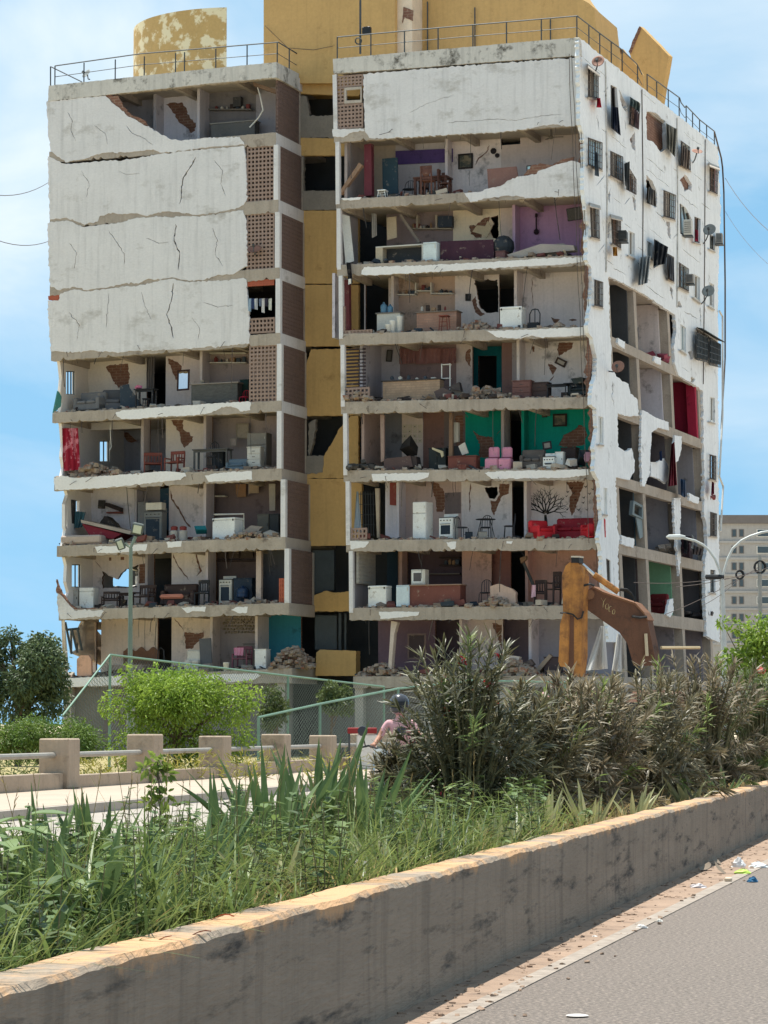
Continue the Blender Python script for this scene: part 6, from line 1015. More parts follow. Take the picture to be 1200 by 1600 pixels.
for i, (l, r) in enumerate(((757, 777), (778, 797))):
    f, w, h = pl('R', 6, l, 697, r, .25); t = thing('covered_chair', ('left', 'right')[i] + ' of two chairs under pink covers', 'chair', f.o, 'pink covered chairs'); G().rbox(f, -w * .5, w * .5, 0, .45, 0, h * .5, .05).obj('skirt', pink, t); G().rbox(f, -w * .42, w * .42, .36, .48, h * .45, h, .06).obj('back_cover', pink, t); G().box(f, -w * .43, w * .43, .35, .49, h * .52, h * .58).obj('sash', paint(136, 70, 84), t)
f, w, h = pl('R', 6, 812, 701, 848, .5, 6); sofa(f, w, h, .7, paint(104, 96, 90, .9), 'grey brown armchair in front of the dark doorway', 'armchair', name='armchair', seats=2)
f, w, h = pl('R', 6, 848, 711, 866, .2); stove(f, w, h, .4, 'small white toaster oven on the floor by the armchair'); f, w, h = pl('R', 6, 868, 706, 880, .5); cabinet(f, w, h, .3, wht, 'small white box right of the toaster oven', 1, 'box', 'box')
f, w, h = pl('R', 6, 876, 699, 900, 1.2); cabinet(f, w, h, .5, paint(62, 48, 44), 'dark low dresser under the brick gash', 0, drawers=2); f, w, h = pl('R', 6, 700, 697, 722, .9); cabinet(f, w, h, .5, paint(58, 60, 62), 'dark cube cabinet behind the brown chest', 1)
board('R', 6, [(716, 697), (726, 691), (732, 708), (722, 711)], .6, .06, paint(196, 190, 178), 'pale_board', 'pale board leaning on the dark cube cabinet', 'board'); f, w, h = pl('R', 6, 670, 700, 697, .9); cabinet(f, w, h, .5, paint(44, 50, 50), 'black cabinet in the cluttered kitchen', 2); board('R', 6, [(675, 699), (692, 705), (693, 712), (690, 715), (688, 708), (675, 702)], .6, .1, paint(196, 184, 150), 'bent_strip', 'bent cream metal strip over the black cabinet', 'strip')
G().rock(FP.hit(640, 700, 1.2), .42, (1, .7, .8)).obj('dark_heap', paint(52, 48, 46), None, 'dark heap of kitchen things before the tiled wall', 'heap'); G().rock(FP.hit(910, 716, .6), .34, (1.3, .8, .7)).obj('dark_heap', paint(40, 50, 56), None, 'dark cloth heap at the green room corner', 'heap'); G().rock(FP.hit(921, 716, .4), .26, (1, .8, .9)).obj('pink_bundle', paint(176, 130, 146), None, 'pale pink bundle at the broken corner', 'bundle'); G().rock(FP.hit(893, 722, .3), .2, (1.2, .8, .7)).obj('white_bundle', paint(206, 200, 192), None, 'pale bundle of linen on the green room floor', 'bundle')
tile = paint(206, 194, 172, .5); r = random.Random(2)
for j in range(4):
    for i in range(4): a = FP.hit(629 + i * 8, 692 - j * 7.4, DR - .02); f = Fr(a, RX, WX); G().rbox(f, 0, .185, 0, .02, 0, .168, .006).obj('wall_tile', tile, bld); (G().box(f, .07, .11, -.004, .001, .065, .1).obj('tile_motif', blackm, bld) if (i + j) % 2 else None)
for x in (596.5,): board('R', 6, [(594, 648), (600, 648), (600, 720), (595, 722)], .4, .12, clay, 'block_edge', 'narrow broken strip of clay block in the dark bay', 'clay block')
board('R', 6, [(702, 645), (707, 645), (707, 715), (701, 715)], .6, .15, plank_m, 'timber_post', 'thin timber post left of the green wall', 'post'); board('R', 6, [(707, 660), (716, 660), (716, 690), (708, 692)], .8, .2, paint(170, 164, 150), 'meter_cabinet', 'pale panel with knobs beside the timber post', 'cabinet')
# ---- right wing, seventh (mural and red sofas)
drape([(557, 768), (560, 768), (565, 832), (553, 830)], .8, paint(166, 178, 186), 'hanging_sheet', 'pale blue sheet hanging like a cone in the dark bay', 'sheet', .05, nu=8); board('R', 7, [(586, 763), (592, 763), (592, 840), (589, 840)], .5, .15, paint(160, 146, 126), 'timber_post', 'cream door post in the barred dark bay', 'post')
g = G(); [g.tube((FP.hit(563 + i * 4, 768, 1.3), FP.hit(564 + i * 4, 838, 1.3)), .014, 4) for i in range(6)]; [g.tube((FP.hit(560, 772 + i * 16, 1.3), FP.hit(586, 772 + i * 16, 1.3)), .014, 4) for i in range(5)]; g.obj('door_grille', iron, bld)
f, w, h = pl('R', 7, 644, 784, 666, .6, -10); fridge(f, w, h, .6, 'tall white refrigerator with two doors', wht); f, w, h = pl('R', 7, 685, 806, 708, .6, -8); stove(f, w, h, .5, 'white stove right of the tall refrigerator'); board('R', 7, [(609, 754), (620, 754), (621, 790), (609, 789)], DR - .08, .05, paint(160, 84, 78), 'wall_hanging', 'faded red wall hanging on the white wall', 'wall hanging'); board('R', 7, [(695, 770), (720, 769), (720, 802), (695, 803)], DR - .01, .02, wm((112, 102, 96)), 'bare_patch', 'dark bare patch of wall behind the stove', 'wall patch')
f, w, h = pl('R', 7, 740, 810, 769, .7); t = thing('metal_table', 'round topped black metal table with chairs around it', 'table', f.o); G().lathe(Fr(f.p(0, .35, h - .03), RX, WX), [(w * .5, 0), (w * .52, .015), (w * .5, .03)], 18).obj('tabletop', blackm, t); [G().tube((f.p(x * w * .4, y, 0), f.p(x * w * .25, .35, h - .03)), .016, 5).obj('leg', steel, t) for x in (-1, 1) for y in (.05, .65)]
for i, (l, r, tp, o, rt) in enumerate(((721, 737, 806, .6, 75), (748, 764, 804, 1.4, 0), (778, 797, 803, .6, -75))): f, w, h = pl('R', 7, l, tp, r, o, rt); mchair(f, .42, h, ('black metal chair left of the round table', 'black metal chair behind the round table', 'black metal chair right of the round table')[i], 'black metal dining chairs')
red = paint(186, 34, 44, .6, bump=.2)
f, w, h = pl('R', 7, 838, 812, 871, .25, 52); sofa(f, .85, h, .75, red, 'bright red armchair at the left under the tree mural', 'armchair', name='red_armchair', seats=1, legs=False); f, w, h = pl('R', 7, 863, 808, 924, 1.2); sofa(f, w, h, .8, paint(150, 30, 44, .6), 'red sofa between the two red armchairs', seats=2, legs=False); f, w, h = pl('R', 7, 897, 810, 929, .25, -52); sofa(f, .85, h, .75, red, 'bright red armchair at the right by the broken corner', 'armchair', name='red_armchair', seats=1, legs=False)
mural = G(); r = random.Random(8)
def br(x, y, a, ln, wd, dep):
    x2, y2 = x + ln * math.cos(a), y - ln * math.sin(a); n_ = max(2, int(ln / 4)); pts = [(x + (x2 - x) * i / n_ + r.gauss(0, .25), y + (y2 - y) * i / n_ + r.gauss(0, .25)) for i in range(n_ + 1)]
    for i in range(n_):
        p, q = pts[i], pts[i + 1]; dx, dy = q[0] - p[0], q[1] - p[1]; l = math.hypot(dx, dy) or 1; h0, h1 = wd * (1 - .4 * i / n_) / 2, wd * (1 - .4 * (i + 1) / n_) / 2
        mural.add([FP.hit(c[0], c[1], DR - .008) for c in ((p[0] - dy / l * h0, p[1] + dx / l * h0), (p[0] + dy / l * h0, p[1] - dx / l * h0), (q[0] + dy / l * h1, q[1] - dx / l * h1), (q[0] - dy / l * h1, q[1] + dx / l * h1))], [(0, 1, 2, 3)])
    if dep:
        for k_ in range(3 if dep > 2 else 2): br(x2 + (x - x2) * .12 * k_, y2 + (y - y2) * .12 * k_, a + r.uniform(.25, .62) * (-1 if k_ % 2 else 1) * (1 if k_ < 2 else .2), ln * r.uniform(.66, .82), wd * .62, dep - 1)
br(853, 826, math.pi / 2 + .03, 22, 6.2, 0)
for a in (2.75, 2.35, 1.95, 1.6, 1.2, .8, .35): br(853 + math.cos(a) * 1.5, 803 - math.sin(a), a, r.uniform(13, 16), 2.6, 3)
for x, y in ((893, 762), (896, 770), (887, 768), (885, 775), (879, 779), (886, 795), (899, 780), (912, 777), (921, 771), (911, 785), (904, 796), (917, 796), (915, 760), (926, 764)):
    s = r.uniform(.9, 1.3); mural.add([FP.hit(x + a * s, y + b * s, DR - .009) for a, b in ((-3, -1), (0, .2), (2.6, -2), (.6, 2))], [(0, 1, 3), (1, 2, 3)])
mural.obj('mural', paint(28, 26, 28, .8), bld, kind='stuff')
# ---- right wing, eighth
f, w, h = pl('R', 8, 574, 915, 604, .3, -8); freezer(f, w, h, .5, 'white cube freezer at the left of the tan kitchen'); f, w, h = pl('R', 8, 619, 914, 639, .2); fridge(f, w, h, .4, 'pale blue white refrigerator beside the brown bar', paint(200, 214, 218), .95)
f, w, h = pl('R', 8, 640, 913, 719, .3); counter(f, w, h, .7, paint(116, 70, 60), paint(150, 122, 104), 'long brown bar counter in the tan kitchen'); f2 = Fr(f.p(-w / 2 + .3, .15, h + .004), RX, WX); t = thing('oven', 'white oven with glass door on the brown bar', 'oven', f2.o); G().rbox(f2, -.3, .3, .02, .5, 0, .62, .02).obj('body', offw, t); G().box(f2, -.24, .2, 0, .02, .08, .54).obj('door', wht, t); G().box(f2, -.19, .14, -.008, .0, .14, .48).obj('window', paint(90, 84, 80, .15), t)
for y in (871, 883): shelf('R', 8, 690, 722, y, DR + .5, wooddk)
items(694, 718, 882, DR + .3, 4, 33, goods); shelf('R', 8, 660, 722, 896, DR + .5, paint(120, 110, 100))
f, w, h = pl('R', 8, 744, 905, 766, .8); mchair(f, .42, h, 'black metal chair right of the brown bar counter')
board('R', 8, jag([(766, 945), (766, 916), (780, 912), (800, 920), (806, 926), (805, 948)], .8, 4, 2), .5, .25, wm((176, 150, 124)), 'wall_chunk', 'chunk of tan wall standing on the rubble', 'wall chunk')
for i, (l, r, tp, rt) in enumerate(((834, 852, 906, 10), (851, 866, 893, -20))): f, w, h = pl('R', 8, l, tp, r, .7, rt); chair(f, w, h, wooddk, ('dark wooden rocking chair nearer the doorway', 'dark wooden chair nearer the excavator')[i], 'wooden_chair', .45, True, 4)
drape([(831, 914), (837, 914), (837, 932), (830, 934)], .6, paint(206, 166, 176), 'pink_towel', 'pale pink towel hanging from the rocking chair', 'towel', .03, nu=6); board('R', 8, [(812, 872), (822, 868), (822, 874), (814, 880)], 1.2, .2, plank_m, 'fallen_board', 'short board wedged under the ceiling', 'board'); board('R', 8, [(815, 878), (818, 876), (838, 920), (834, 922)], 1.5, .1, paint(64, 66, 66), 'fallen_pole', 'dark pole slanting in the tan doorway', 'pole')
a, b = fuz(552, 945, .4), fuz(578, 866, 1.2)
screen(P3(a[0] + .1, a[1] + .9, .5), WX * 1.9, ZX * 1.25, paint(176, 172, 164), .16, .05, .1, RX)
part('R', 8, 578, (200, 198, 192), .5, 2.4, .1) if 0 else None
# ---- right wing, ninth
for i, q in enumerate(([(783, 1022), (812, 1026), (806, 1044), (786, 1046)], [(834, 1048), (858, 1022), (862, 1026), (840, 1052)], [(816, 1038), (828, 1030), (834, 1038), (822, 1046)])): board('R', 9, q, .5 + .2 * i, .3, (paint(190, 180, 170), paint(150, 134, 118), paint(120, 104, 96))[i], 'broken_slab', ('pale square', 'long slanting', 'small brown')[i] + ' fragment in the lowest right room', 'slab')
f, w, h = pl('R', 9, 850, 1026, 874, .8); cabinet(f, w, h, .5, paint(70, 58, 60), 'dark cabinet behind the excavator stick', 1); board('R', 9, [(611, 970), (621, 972), (616, 990), (611, 1050), (606, 1052)], .3, .3, paint(206, 190, 176), 'wall_sliver', 'white sliver of wall in the lowest dark bay', 'wall piece'); frame('R', 9, 637, 990, 666, 1030, 1.4, 'old window frame leaning in the lowest right room', paint(110, 92, 88), paint(64, 52, 54), 'loose_window', 'window')
# ------------------------------------------------------------------ rubble along the open floor edges
def rubble(wg, k, x0, x1, n, seed, lb, big=.1):
    g = G(); r = random.Random(seed)
    for i in range(n):
        x = r.uniform(x0, x1); o = abs(r.gauss(0, .7)) + .04; u_ = fuz(x, SL[wg][k][1], 0)[0]; s = r.uniform(.02, big) * (1.8 if r.random() < .05 else 1); g.rock(P3(u_, ztop(wg, k, u_) + s * .35, o), s, (1.2, 1.2, .7), r)
    g.obj('rubble', rubm, None, lb, 'rubble', kind='stuff')
for i, a in enumerate((('L', 5, 82, 430, 150), ('L', 6, 84, 430, 330), ('L', 7, 92, 440, 330), ('L', 8, 95, 445, 240), ('L', 9, 100, 455, 240), ('R', 2, 528, 745, 90), ('R', 3, 535, 910, 160), ('R', 4, 535, 915, 160), ('R', 5, 538, 920, 260), ('R', 6, 540, 925, 300), ('R', 7, 545, 930, 190), ('R', 8, 552, 940, 240), ('R', 9, 556, 945, 300))):
    rubble(*a, 100 + i, 'broken plaster and brick crumbs along the %s edge of the %s wing' % (('', '', 'third floor', 'fourth floor', 'fifth floor', 'sixth floor', 'seventh floor', 'eighth floor', 'ninth floor', 'lowest floor')[a[1]], 'left' if a[0] == 'L' else 'right'))
def heap(wg, k, x0, x1, hgt, n, seed, lb, off=.8, sz=.12, m=None):
    g = G(); r = random.Random(seed); xc = (x0 + x1) / 2
    for i in range(n):
        t = r.gauss(0, .4); t = max(-1, min(1, t)); x = xc + t * (x1 - x0) / 2; u_ = fuz(x, SL[wg][k][1], off)[0]; g.rock(P3(u_, ztop(wg, k, u_) + r.random() * hgt * (1 - abs(t)) + .03, off + r.gauss(0, .3)), r.uniform(.4, 1.2) * sz, (1.2, 1, .7), r)
    g.obj('rubble_heap', m or rubm, None, lb, 'rubble', kind='stuff')
heap('L', 9, 420, 492, .95, 220, 1, 'heap of broken bricks below the teal wall', .6); heap('L', 6, 96, 205, .55, 160, 2, 'heap of broken floor tiles under the dangling lamp', .7, .16); heap('R', 4, 716, 782, .4, 130, 3, 'brick heap below the breach beside the white freezer', .8); heap('R', 5, 722, 805, .55, 150, 4, 'heap of broken wall before the teal room', .9, .14); heap('R', 8, 750, 806, .35, 130, 5, 'brick heap right of the brown bar counter', .5); heap('R', 9, 760, 850, .6, 180, 6, 'heap of rubble behind the oleander in the lowest right room', .7, .16); heap('R', 6, 540, 600, .35, 90, 7, 'heap of dark debris in the left bay of the green floor', .6, .14, paint(70, 66, 62)); heap('L', 7, 340, 440, .25, 110, 8, 'scattered tiles right of the white chest freezer', .5, .1); heap('R', 9, 556, 640, .5, 120, 9, 'brick heap at the foot of the lowest left bay', .7, .15); heap('R', 5, 538, 590, .4, 60, 10, 'bricks and blocks fallen in the slatted bay', .5, .13)
# ------------------------------------------------------------------ dishes, air conditioners and washing on the side wall
def dish(px, py, rp, pln, m, lb, toward=V((-.35, -1, .45)), off=-.6, foot=None):
    c = pln.hit(px, py, off); r0 = rp * (c - CAM).length / FPX; z = toward.normalized(); x = z.cross(ZX).normalized(); y = z.cross(x); f = Fr(c, x, y, z); t = thing('satellite_dish', lb, 'satellite dish', c)
    pr = [(.02 * r0, 0), (.35 * r0, .03 * r0), (.7 * r0, .12 * r0), (r0, .26 * r0), (r0, .23 * r0), (.7 * r0, .08 * r0), (.3 * r0, -.02 * r0)]; G().lathe(f, pr, 20).obj('reflector', m, t, smooth=True)
    G().tube((f.p(0, r0 * .95, r0 * .2), f.p(0, r0 * .3, r0 * .9)), .02, 5).obj('feed_arm', iron, t); G().rbox(Fr(f.p(0, r0 * .25, r0 * .9), x, y, z), -.05, .05, -.05, .05, -.06, .06, .01).obj('receiver', iron, t)
    b = pln.hit(*(foot or (px, py + rp * 1.5)), .02); G().tube((f.p(0, 0, -.02), c.lerp(b, .5) - ZX * .1, b), .03, 5).obj('bracket', iron, t); return t
rd = mat('rusty_dish', srgb(150, 112, 96), .7, .25, 4, 20, .1); gd = mat('grey_dish', srgb(140, 144, 142), .6, .15, 4, 20, .1)
dish(935, 97, 10, RP, rd, 'rusty satellite dish near the top corner of the side wall', foot=(927, 116)); dish(1089, 238, 8.5, RP, rd, 'rusty satellite dish edge on above the pink curtained window', V((.1, -.6, .9)), foot=(1082, 255)); dish(1109, 360, 10, RP, gd, 'upper of two grey satellite dishes on the side wall', foot=(1098, 382)); dish(1107, 456, 10, RP, gd, 'lower of two grey satellite dishes on the side wall', foot=(1095, 476)); dish(966, 574, 10.5, RP, rd, 'tan satellite dish hanging at the broken corner bay', foot=(950, 580))
dish(398, 391, 11, FP, mat('brown_dish', srgb(140, 100, 84), .7), 'brown oval satellite dish in the clay block screen', V((-.2, -1, 1.2)), -.25, (398, 398)); dish(136, 116, 8, FP, gd, 'small grey dish lying on the left roof edge', V((-.7, -.7, .6)), .8, (140, 124))
def acunit(px, py, w, h, lb, pln=RP, m=None):
    c = pln.hit(px, py, -.28); k = (c - CAM).length / FPX; f = Fr(c, RT, V((0, 1, 0))).rot(-12); t = thing('air_conditioner', lb, 'air conditioner', c - ZX * h * k / 2); W, H = w * k / 2, h * k / 2
    G().rbox(f, -W, W, -.2, .35, -H, H, .02).obj('case', m or offw, t); [G().box(f, -W * .75, W * .75, -.215, -.2, -H * .7 + i * H * .26, -H * .7 + i * H * .26 + .025).obj('grille_slat', iron, t) for i in range(6)]; G().box(f, -W - .03, W + .03, -.2, .35, -H - .05, -H - .01).obj('tray', iron, t)
acunit(1075, 356, 13, 24, 'white air conditioner in an iron tray below a cracked window'); acunit(972, 369, 15, 16, 'black air conditioner box under a small awning', m=paint(52, 56, 56)); acunit(1124, 373, 10, 16, 'grey air conditioner at the far edge of the side wall', m=paint(150, 152, 150)); acunit(1078, 436, 12, 14, 'small grey air conditioner above the first open bays', m=paint(150, 146, 140))
def wash(q, lb, c, off=-.3, name='hanging_clothes', cat='clothes', amp=.06, sd=0): return drape(q, off, paint(*c, .9), name, lb, cat, amp, pl_=RP, seed=sd, nu=10, nv=10)
wash([(933, 153), (938, 153), (940, 168), (932, 168)], 'small red cloth hanging below the top corner window', (196, 36, 60)); wash([(956, 166), (966, 168), (970, 212), (957, 200)], 'long navy garment hanging from a top row window', (34, 40, 58)); wash([(985, 152), (999, 160), (1000, 176), (984, 164)], 'dark green jacket draped over a top window cage', (62, 74, 70)); wash([(991, 170), (999, 178), (998, 202), (992, 196)], 'faded pink trousers below the dark green jacket', (120, 96, 96))
wash([(1040, 192), (1058, 202), (1055, 246), (1043, 232)], 'large grey green curtain blown out of the torn top window', (122, 118, 106), amp=.1); wash([(1066, 226), (1078, 236), (1077, 266), (1065, 258)], 'ragged brown sheet stuffed in a cracked top window', (116, 100, 88)); wash([(930, 236), (935, 240), (936, 276), (929, 274)], 'narrow grey cloth hanging from the second row corner window', (100, 108, 114)); wash([(975, 256), (984, 252), (984, 300), (977, 290)], 'dark grey sheet hanging in the second row', (86, 88, 88))
wash([(1014, 292), (1024, 298), (1026, 324), (1012, 316)], 'bundle of grey clothes stuck in a second row hole', (110, 104, 98)); wash([(1086, 358), (1091, 360), (1091, 378), (1086, 376)], 'small crimson cloth on the second row right', (176, 44, 74)); wash([(957, 386), (964, 386), (965, 400), (958, 400)], 'mustard cloth hanging below the black air conditioner', (186, 132, 56)); wash([(1000, 402), (1017, 400), (1012, 442), (997, 446)], 'pale grey sheet hanging like a sack on the third row', (150, 152, 150), amp=.14); wash([(1022, 374), (1044, 386), (1040, 412), (1021, 416)], 'black sheet flapping from a torn third row window', (36, 38, 42), amp=.1)  # the black sheet stands in for the dark inside of the torn hole
wash([(1043, 398), (1053, 404), (1054, 440), (1046, 434)], 'grey netting hanging from a third row cage', (104, 106, 110)); wash([(1049, 694), (1054, 690), (1058, 758), (1044, 760)], 'long dark red curtain hanging out of an open bay', (106, 30, 42), amp=.1); wash([(1030, 706), (1034, 704), (1035, 720), (1031, 720)], 'small blue cloth in the bay left of the dark red curtain', (50, 70, 110)); wash([(1063, 748), (1071, 750), (1071, 778), (1064, 774)], 'blue jeans hung over a bay edge', (66, 88, 116)); wash([(1112, 752), (1116, 754), (1116, 772), (1111, 774)], 'crimson and black cloth below the far edge window', (130, 36, 60)); wash([(1068, 838), (1075, 842), (1073, 866), (1069, 864)], 'black trousers hung over a lower bay', (40, 40, 44)); wash([(1080, 850), (1098, 858), (1096, 868), (1082, 866)], 'dark brown blanket over a lower bay edge', (70, 60, 58)); wash([(1030, 636), (1033, 640), (1034, 655), (1031, 654)], 'pale rag in the middle bay beside the stacked chairs', (170, 166, 160)) if 0 else None
wash([(1081, 835), (1084, 838), (1083, 858), (1080, 856)], 'white rag hung between the lower bay cloths', (214, 212, 206))
# clothes on the line at the clay screen window
for i, (x, c, h) in enumerate(((390, (150, 170, 186), 20), (395, (60, 74, 110), 16), (400, (206, 206, 206), 17), (407, (120, 130, 150), 12), (411, (214, 210, 206), 22), (416, (70, 66, 80), 12), (422, (200, 200, 186), 18))):
    drape([(x - 2.6, 467), (x + 2.6, 466), (x + 2.4, 467 + h), (x - 2.2, 466 + h)], -.12, paint(*c, .9), 'laundry', ('leftmost light blue shirt', 'navy garment', 'first white shirt', 'grey blue garment', 'long white garment', 'short dark garment', 'rightmost pale shirt')[i] + ' on the line at the clay screen window', 'laundry', .03, seed=i, nu=6, nv=6)
# things in the side bays
def bayfr(px, py, inset=1.): p = RP.hit(px, py, inset); return Fr(p, RX, WX)
def zfl(k): return ztop('R', k, LINE['R', 9][1]) + .003
for i, (px, py, k, kind, lb) in enumerate(((978, 505, 4, 's', 'bare metal shelf frame in the first upper bay'), (1030, 640, 5, 'c', 'wooden chair stacked in the middle bay'), (1036, 622, 5, 'm', 'metal chair upside down on the wooden one'), (975, 800, 7, 'b', 'grey fallen window unit leaning in a side bay'), (1066, 826, 7, 'h', 'dark round backed chair in the third lower bay'), (1027, 920, 8, 'r', 'dark red box chair before the green wall'), (1035, 830, 7, 'd', 'dark clutter bag in the second lower bay'), (1085, 770, 6, 'd', 'heap of coloured clothes on a side bay edge'), (1082, 930, 8, 'd', 'heap of torn cloth in the last lower bay'), (1022, 548, 4, 'd', 'dark red cloth heap in the second upper bay'))):
    f = bayfr(px, py, .7); f.o.z = zfl(k)
    if kind == 's': t = thing('storage_rack', lb, 'shelf', f.o); [G().box(f, x - .02, x + .02, y, y + .04, 0, 1.1).obj('upright', steel, t) for x in (-.4, .4) for y in (0, .4)]; [G().box(f, -.4, .4, 0, .44, z, z + .03).obj('board', wht, t) for z in (.3, .7, 1.05)]
    elif kind == 'c': chair(f, .5, 1., wood, lb, 'wooden_chair')
    elif kind == 'm': f.o.z += .55; mchair(f, .45, .95, lb)
    elif kind == 'b': G().poly([RP.hit(x, y, .1) for x, y in ((990, 782), (1005, 790), (1005, 812), (988, 804))], -RP.n * .15, [[RP.hit(x, y, .1) for x, y in ((992, 787), (1003, 793), (1003, 808), (991, 802))]]).obj('window_unit', paint(110, 122, 124), None, lb, 'window'); G().poly([RP.hit(x, y, .15) for x, y in ((994, 808), (1005, 812), (1010, 835), (1000, 842))], -RP.n * .05).obj('sheet_panel', paint(118, 132, 136), None, 'pale grey sheet fallen below the window unit', 'panel')
    elif kind == 'h': f.o.z += .0; sofa(f, .7, 1.1, .5, paint(58, 38, 44), lb, 'armchair', name='round_chair', seats=1)
    elif kind == 'r': sofa(f, .8, .95, .5, paint(112, 36, 38), lb, 'armchair', name='box_chair', seats=1)
    else: g = G(); r = random.Random(i); [g.rock(f.p(r.gauss(0, .35), r.gauss(0, .4), .12 + r.random() * .35), .2, (1.2, 1, .6), r) for _ in range(14)]; g.obj('cloth_heap', (paint(60, 56, 58), paint(150, 70, 84), paint(150, 140, 130), paint(130, 50, 54))[i % 4], None, lb, 'cloth heap', kind='stuff')

# ------------------------------------------------------------------ small broken belongings scattered over the open floors
cl_m = [paint(66, 56, 52, .9), paint(120, 106, 94, .9), paint(176, 166, 152, .9), paint(50, 58, 66, .9), paint(110, 66, 60, .9)]
FLN = ('', '', 'third floor', 'fourth floor', 'fifth floor', 'sixth floor', 'seventh floor', 'eighth floor', 'ninth floor', 'lowest floor')
for wi, (wg, k, x0, x1, n) in enumerate((('L', 5, 90, 425, 34), ('L', 6, 95, 425, 90), ('L', 7, 100, 432, 80), ('L', 8, 105, 436, 70), ('L', 9, 110, 448, 70), ('R', 2, 530, 740, 40), ('R', 3, 540, 905, 70), ('R', 4, 540, 905, 50), ('R', 5, 545, 915, 80), ('R', 6, 548, 920, 120), ('R', 7, 555, 925, 34), ('R', 8, 560, 930, 70), ('R', 9, 565, 930, 80))):
    r = random.Random(500 + wi); gs = [G() for _ in cl_m]
    for i in range(n):
        x = r.uniform(x0, x1); o = r.uniform(.15, 2.4); u_ = fuz(x, SL[wg][k][1], o)[0]; z = ztop(wg, k, u_); g = gs[r.randrange(5)]; q = r.random(); f = Fr(P3(u_, z + .02, o), RX, WX).rot(r.uniform(0, 180))
        if q < .4: f = f.tip(r.uniform(-40, 40)); l = r.uniform(.2, .75); g.box(f, -l / 2, l / 2, -.03, .05, .02, .05 + .03 * r.random())
        elif q < .65: l = r.uniform(.12, .3); f = f.tip(r.uniform(-15, 15)); g.box(f, -l, l, -l * .6, l * .6, .02, .02 + l * r.uniform(.2, 1.2))
        else: g.rock(P3(u_, z + .1, o), r.uniform(.1, .26), (1.3, 1, .6), r)
    for j, g in enumerate(gs):
        if g.v: g.obj('debris', cl_m[j], None, '%s broken boards and belongings strewn on the %s of the %s wing' % (('dark brown', 'tan', 'pale', 'slate coloured', 'dull red')[j], FLN[k], 'left' if wg == 'L' else 'right'), 'debris', kind='stuff')
# cables and bent bars hanging from the torn slab edges
r = random.Random(77); cab = paint(60, 56, 54)
for wg in 'LR':
    for k in range(4 if wg == 'L' else 1, 9):
        ul, ur = LINE[wg, k][0], LINE[wg, k][1]
        for i in range(7):
            u_ = r.uniform(ul + .3, ur - .6); l = r.uniform(.15, .9) if r.random() < .7 else r.uniform(1., 2.); a = P3(u_, zbot(wg, k, u_) + .03, .02); sw = r.gauss(0, .12); G().tube([a, a + RX * sw * .4 - ZX * l * .4 - WX * .04, a + RX * sw - ZX * l], .009 if r.random() < .7 else .016, 4).obj('hanging_cable', cab if r.random() < .6 else rust, bld)
        for i in range(4):
            u_ = r.uniform(ul + .2, ur - .2); a = P3(u_, r.uniform(zbot(wg, k, u_) + .08, ztop(wg, k, u_) - .05), .05); G().tube([a, a - WX * .15, a - WX * r.uniform(.2, .35) - ZX * r.uniform(.05, .3) + RX * r.gauss(0, .15)], .011, 4).obj('bent_rebar', rust, bld)

# top left kitchen
f, w, h = pl('L', 1, 330, 190, 398, 2.0); counter(f, w, h, .5, paint(104, 102, 98), paint(150, 146, 138), 'grey kitchen counter in the torn top left room'); shelf('L', 1, 330, 396, 172, DR, paint(120, 114, 106)); items(334, 392, 171, DR - .15, 7, 71, goods); board('L', 1, [(364, 152), (376, 151), (376, 166), (364, 167)], DR - .3, .25, paint(70, 70, 70), 'wall_cupboard', 'small dark cupboard over the top left counter', 'cupboard')
G().tube([FP.hit(x, y, .6) for x, y in ((402, 134), (407, 152), (411, 172), (404, 184), (390, 199))], .03, 5).obj('dangling_pipe', offw, None, 'bent white pipe dangling in the torn top left room', 'pipe')
board('L', 1, [(395, 128), (432, 140), (430, 146), (396, 134)], .5, .3, plank_m, 'fallen_beam', 'brown beam fallen under the top left ceiling', 'beam')
# ------------------------------------------------------------------ vegetation
SOIL = .52
lolea = leafmat('oleander_leaf', srgb(92, 88, 64), srgb(136, 126, 96), .45, .28, 3., .45); lolea3 = leafmat('oleander_hazed_leaf', srgb(108, 100, 78), srgb(152, 138, 112), .5, .28, 3., .4); lolea4 = leafmat('oleander_dark_leaf', srgb(78, 80, 58), srgb(120, 116, 84), .45, .28, 3., .45); lolea2 = leafmat('oleander_young_leaf', srgb(112, 130, 70), srgb(140, 152, 92), .4, .4)  # brown grey haze over the oleanders is put into the older leaf colours
lbright = leafmat('bright_leaf', srgb(112, 140, 50), srgb(150, 172, 72), .45, .45, 2.); ldark = leafmat('dark_tree_leaf', srgb(74, 92, 64), srgb(106, 120, 82), .5, .25, 1.5); lhedge = leafmat('hedge_leaf', srgb(84, 112, 48), srgb(118, 138, 64), .5, .35, 2.); lshrub = leafmat('shrub_leaf', srgb(78, 94, 54), srgb(110, 122, 70), .5, .3, 2.)
lsans = leafmat('blade_leaf', srgb(72, 94, 60), srgb(112, 132, 80), .55, .25, 5., .25); lgrass = leafmat('grass_blade', srgb(70, 90, 42), srgb(116, 130, 66), .55, .45, 1.2); ldry = leafmat('dry_grass_blade', srgb(150, 130, 88), srgb(178, 158, 112), .7, .35, 2.); lcrot = leafmat('croton_leaf', srgb(128, 130, 56), srgb(172, 162, 84), .45, .4, 3.); lbroad = leafmat('broad_leaf', srgb(96, 118, 74), srgb(130, 148, 92), .4, .3, 3., .5)
bark = mat('bark', srgb(112, 98, 82), .95, .25, 6, 30, .6); stemm = mat('green_stem', srgb(120, 116, 84), .8, .2, 6, 20, .2)
redf = leafmat('red_flower', srgb(190, 50, 56), srgb(210, 80, 80), .6, .4); pinkf = leafmat('pink_flower', srgb(230, 160, 170), srgb(240, 200, 200), .6, .4); podm = paint(196, 160, 136, .8)
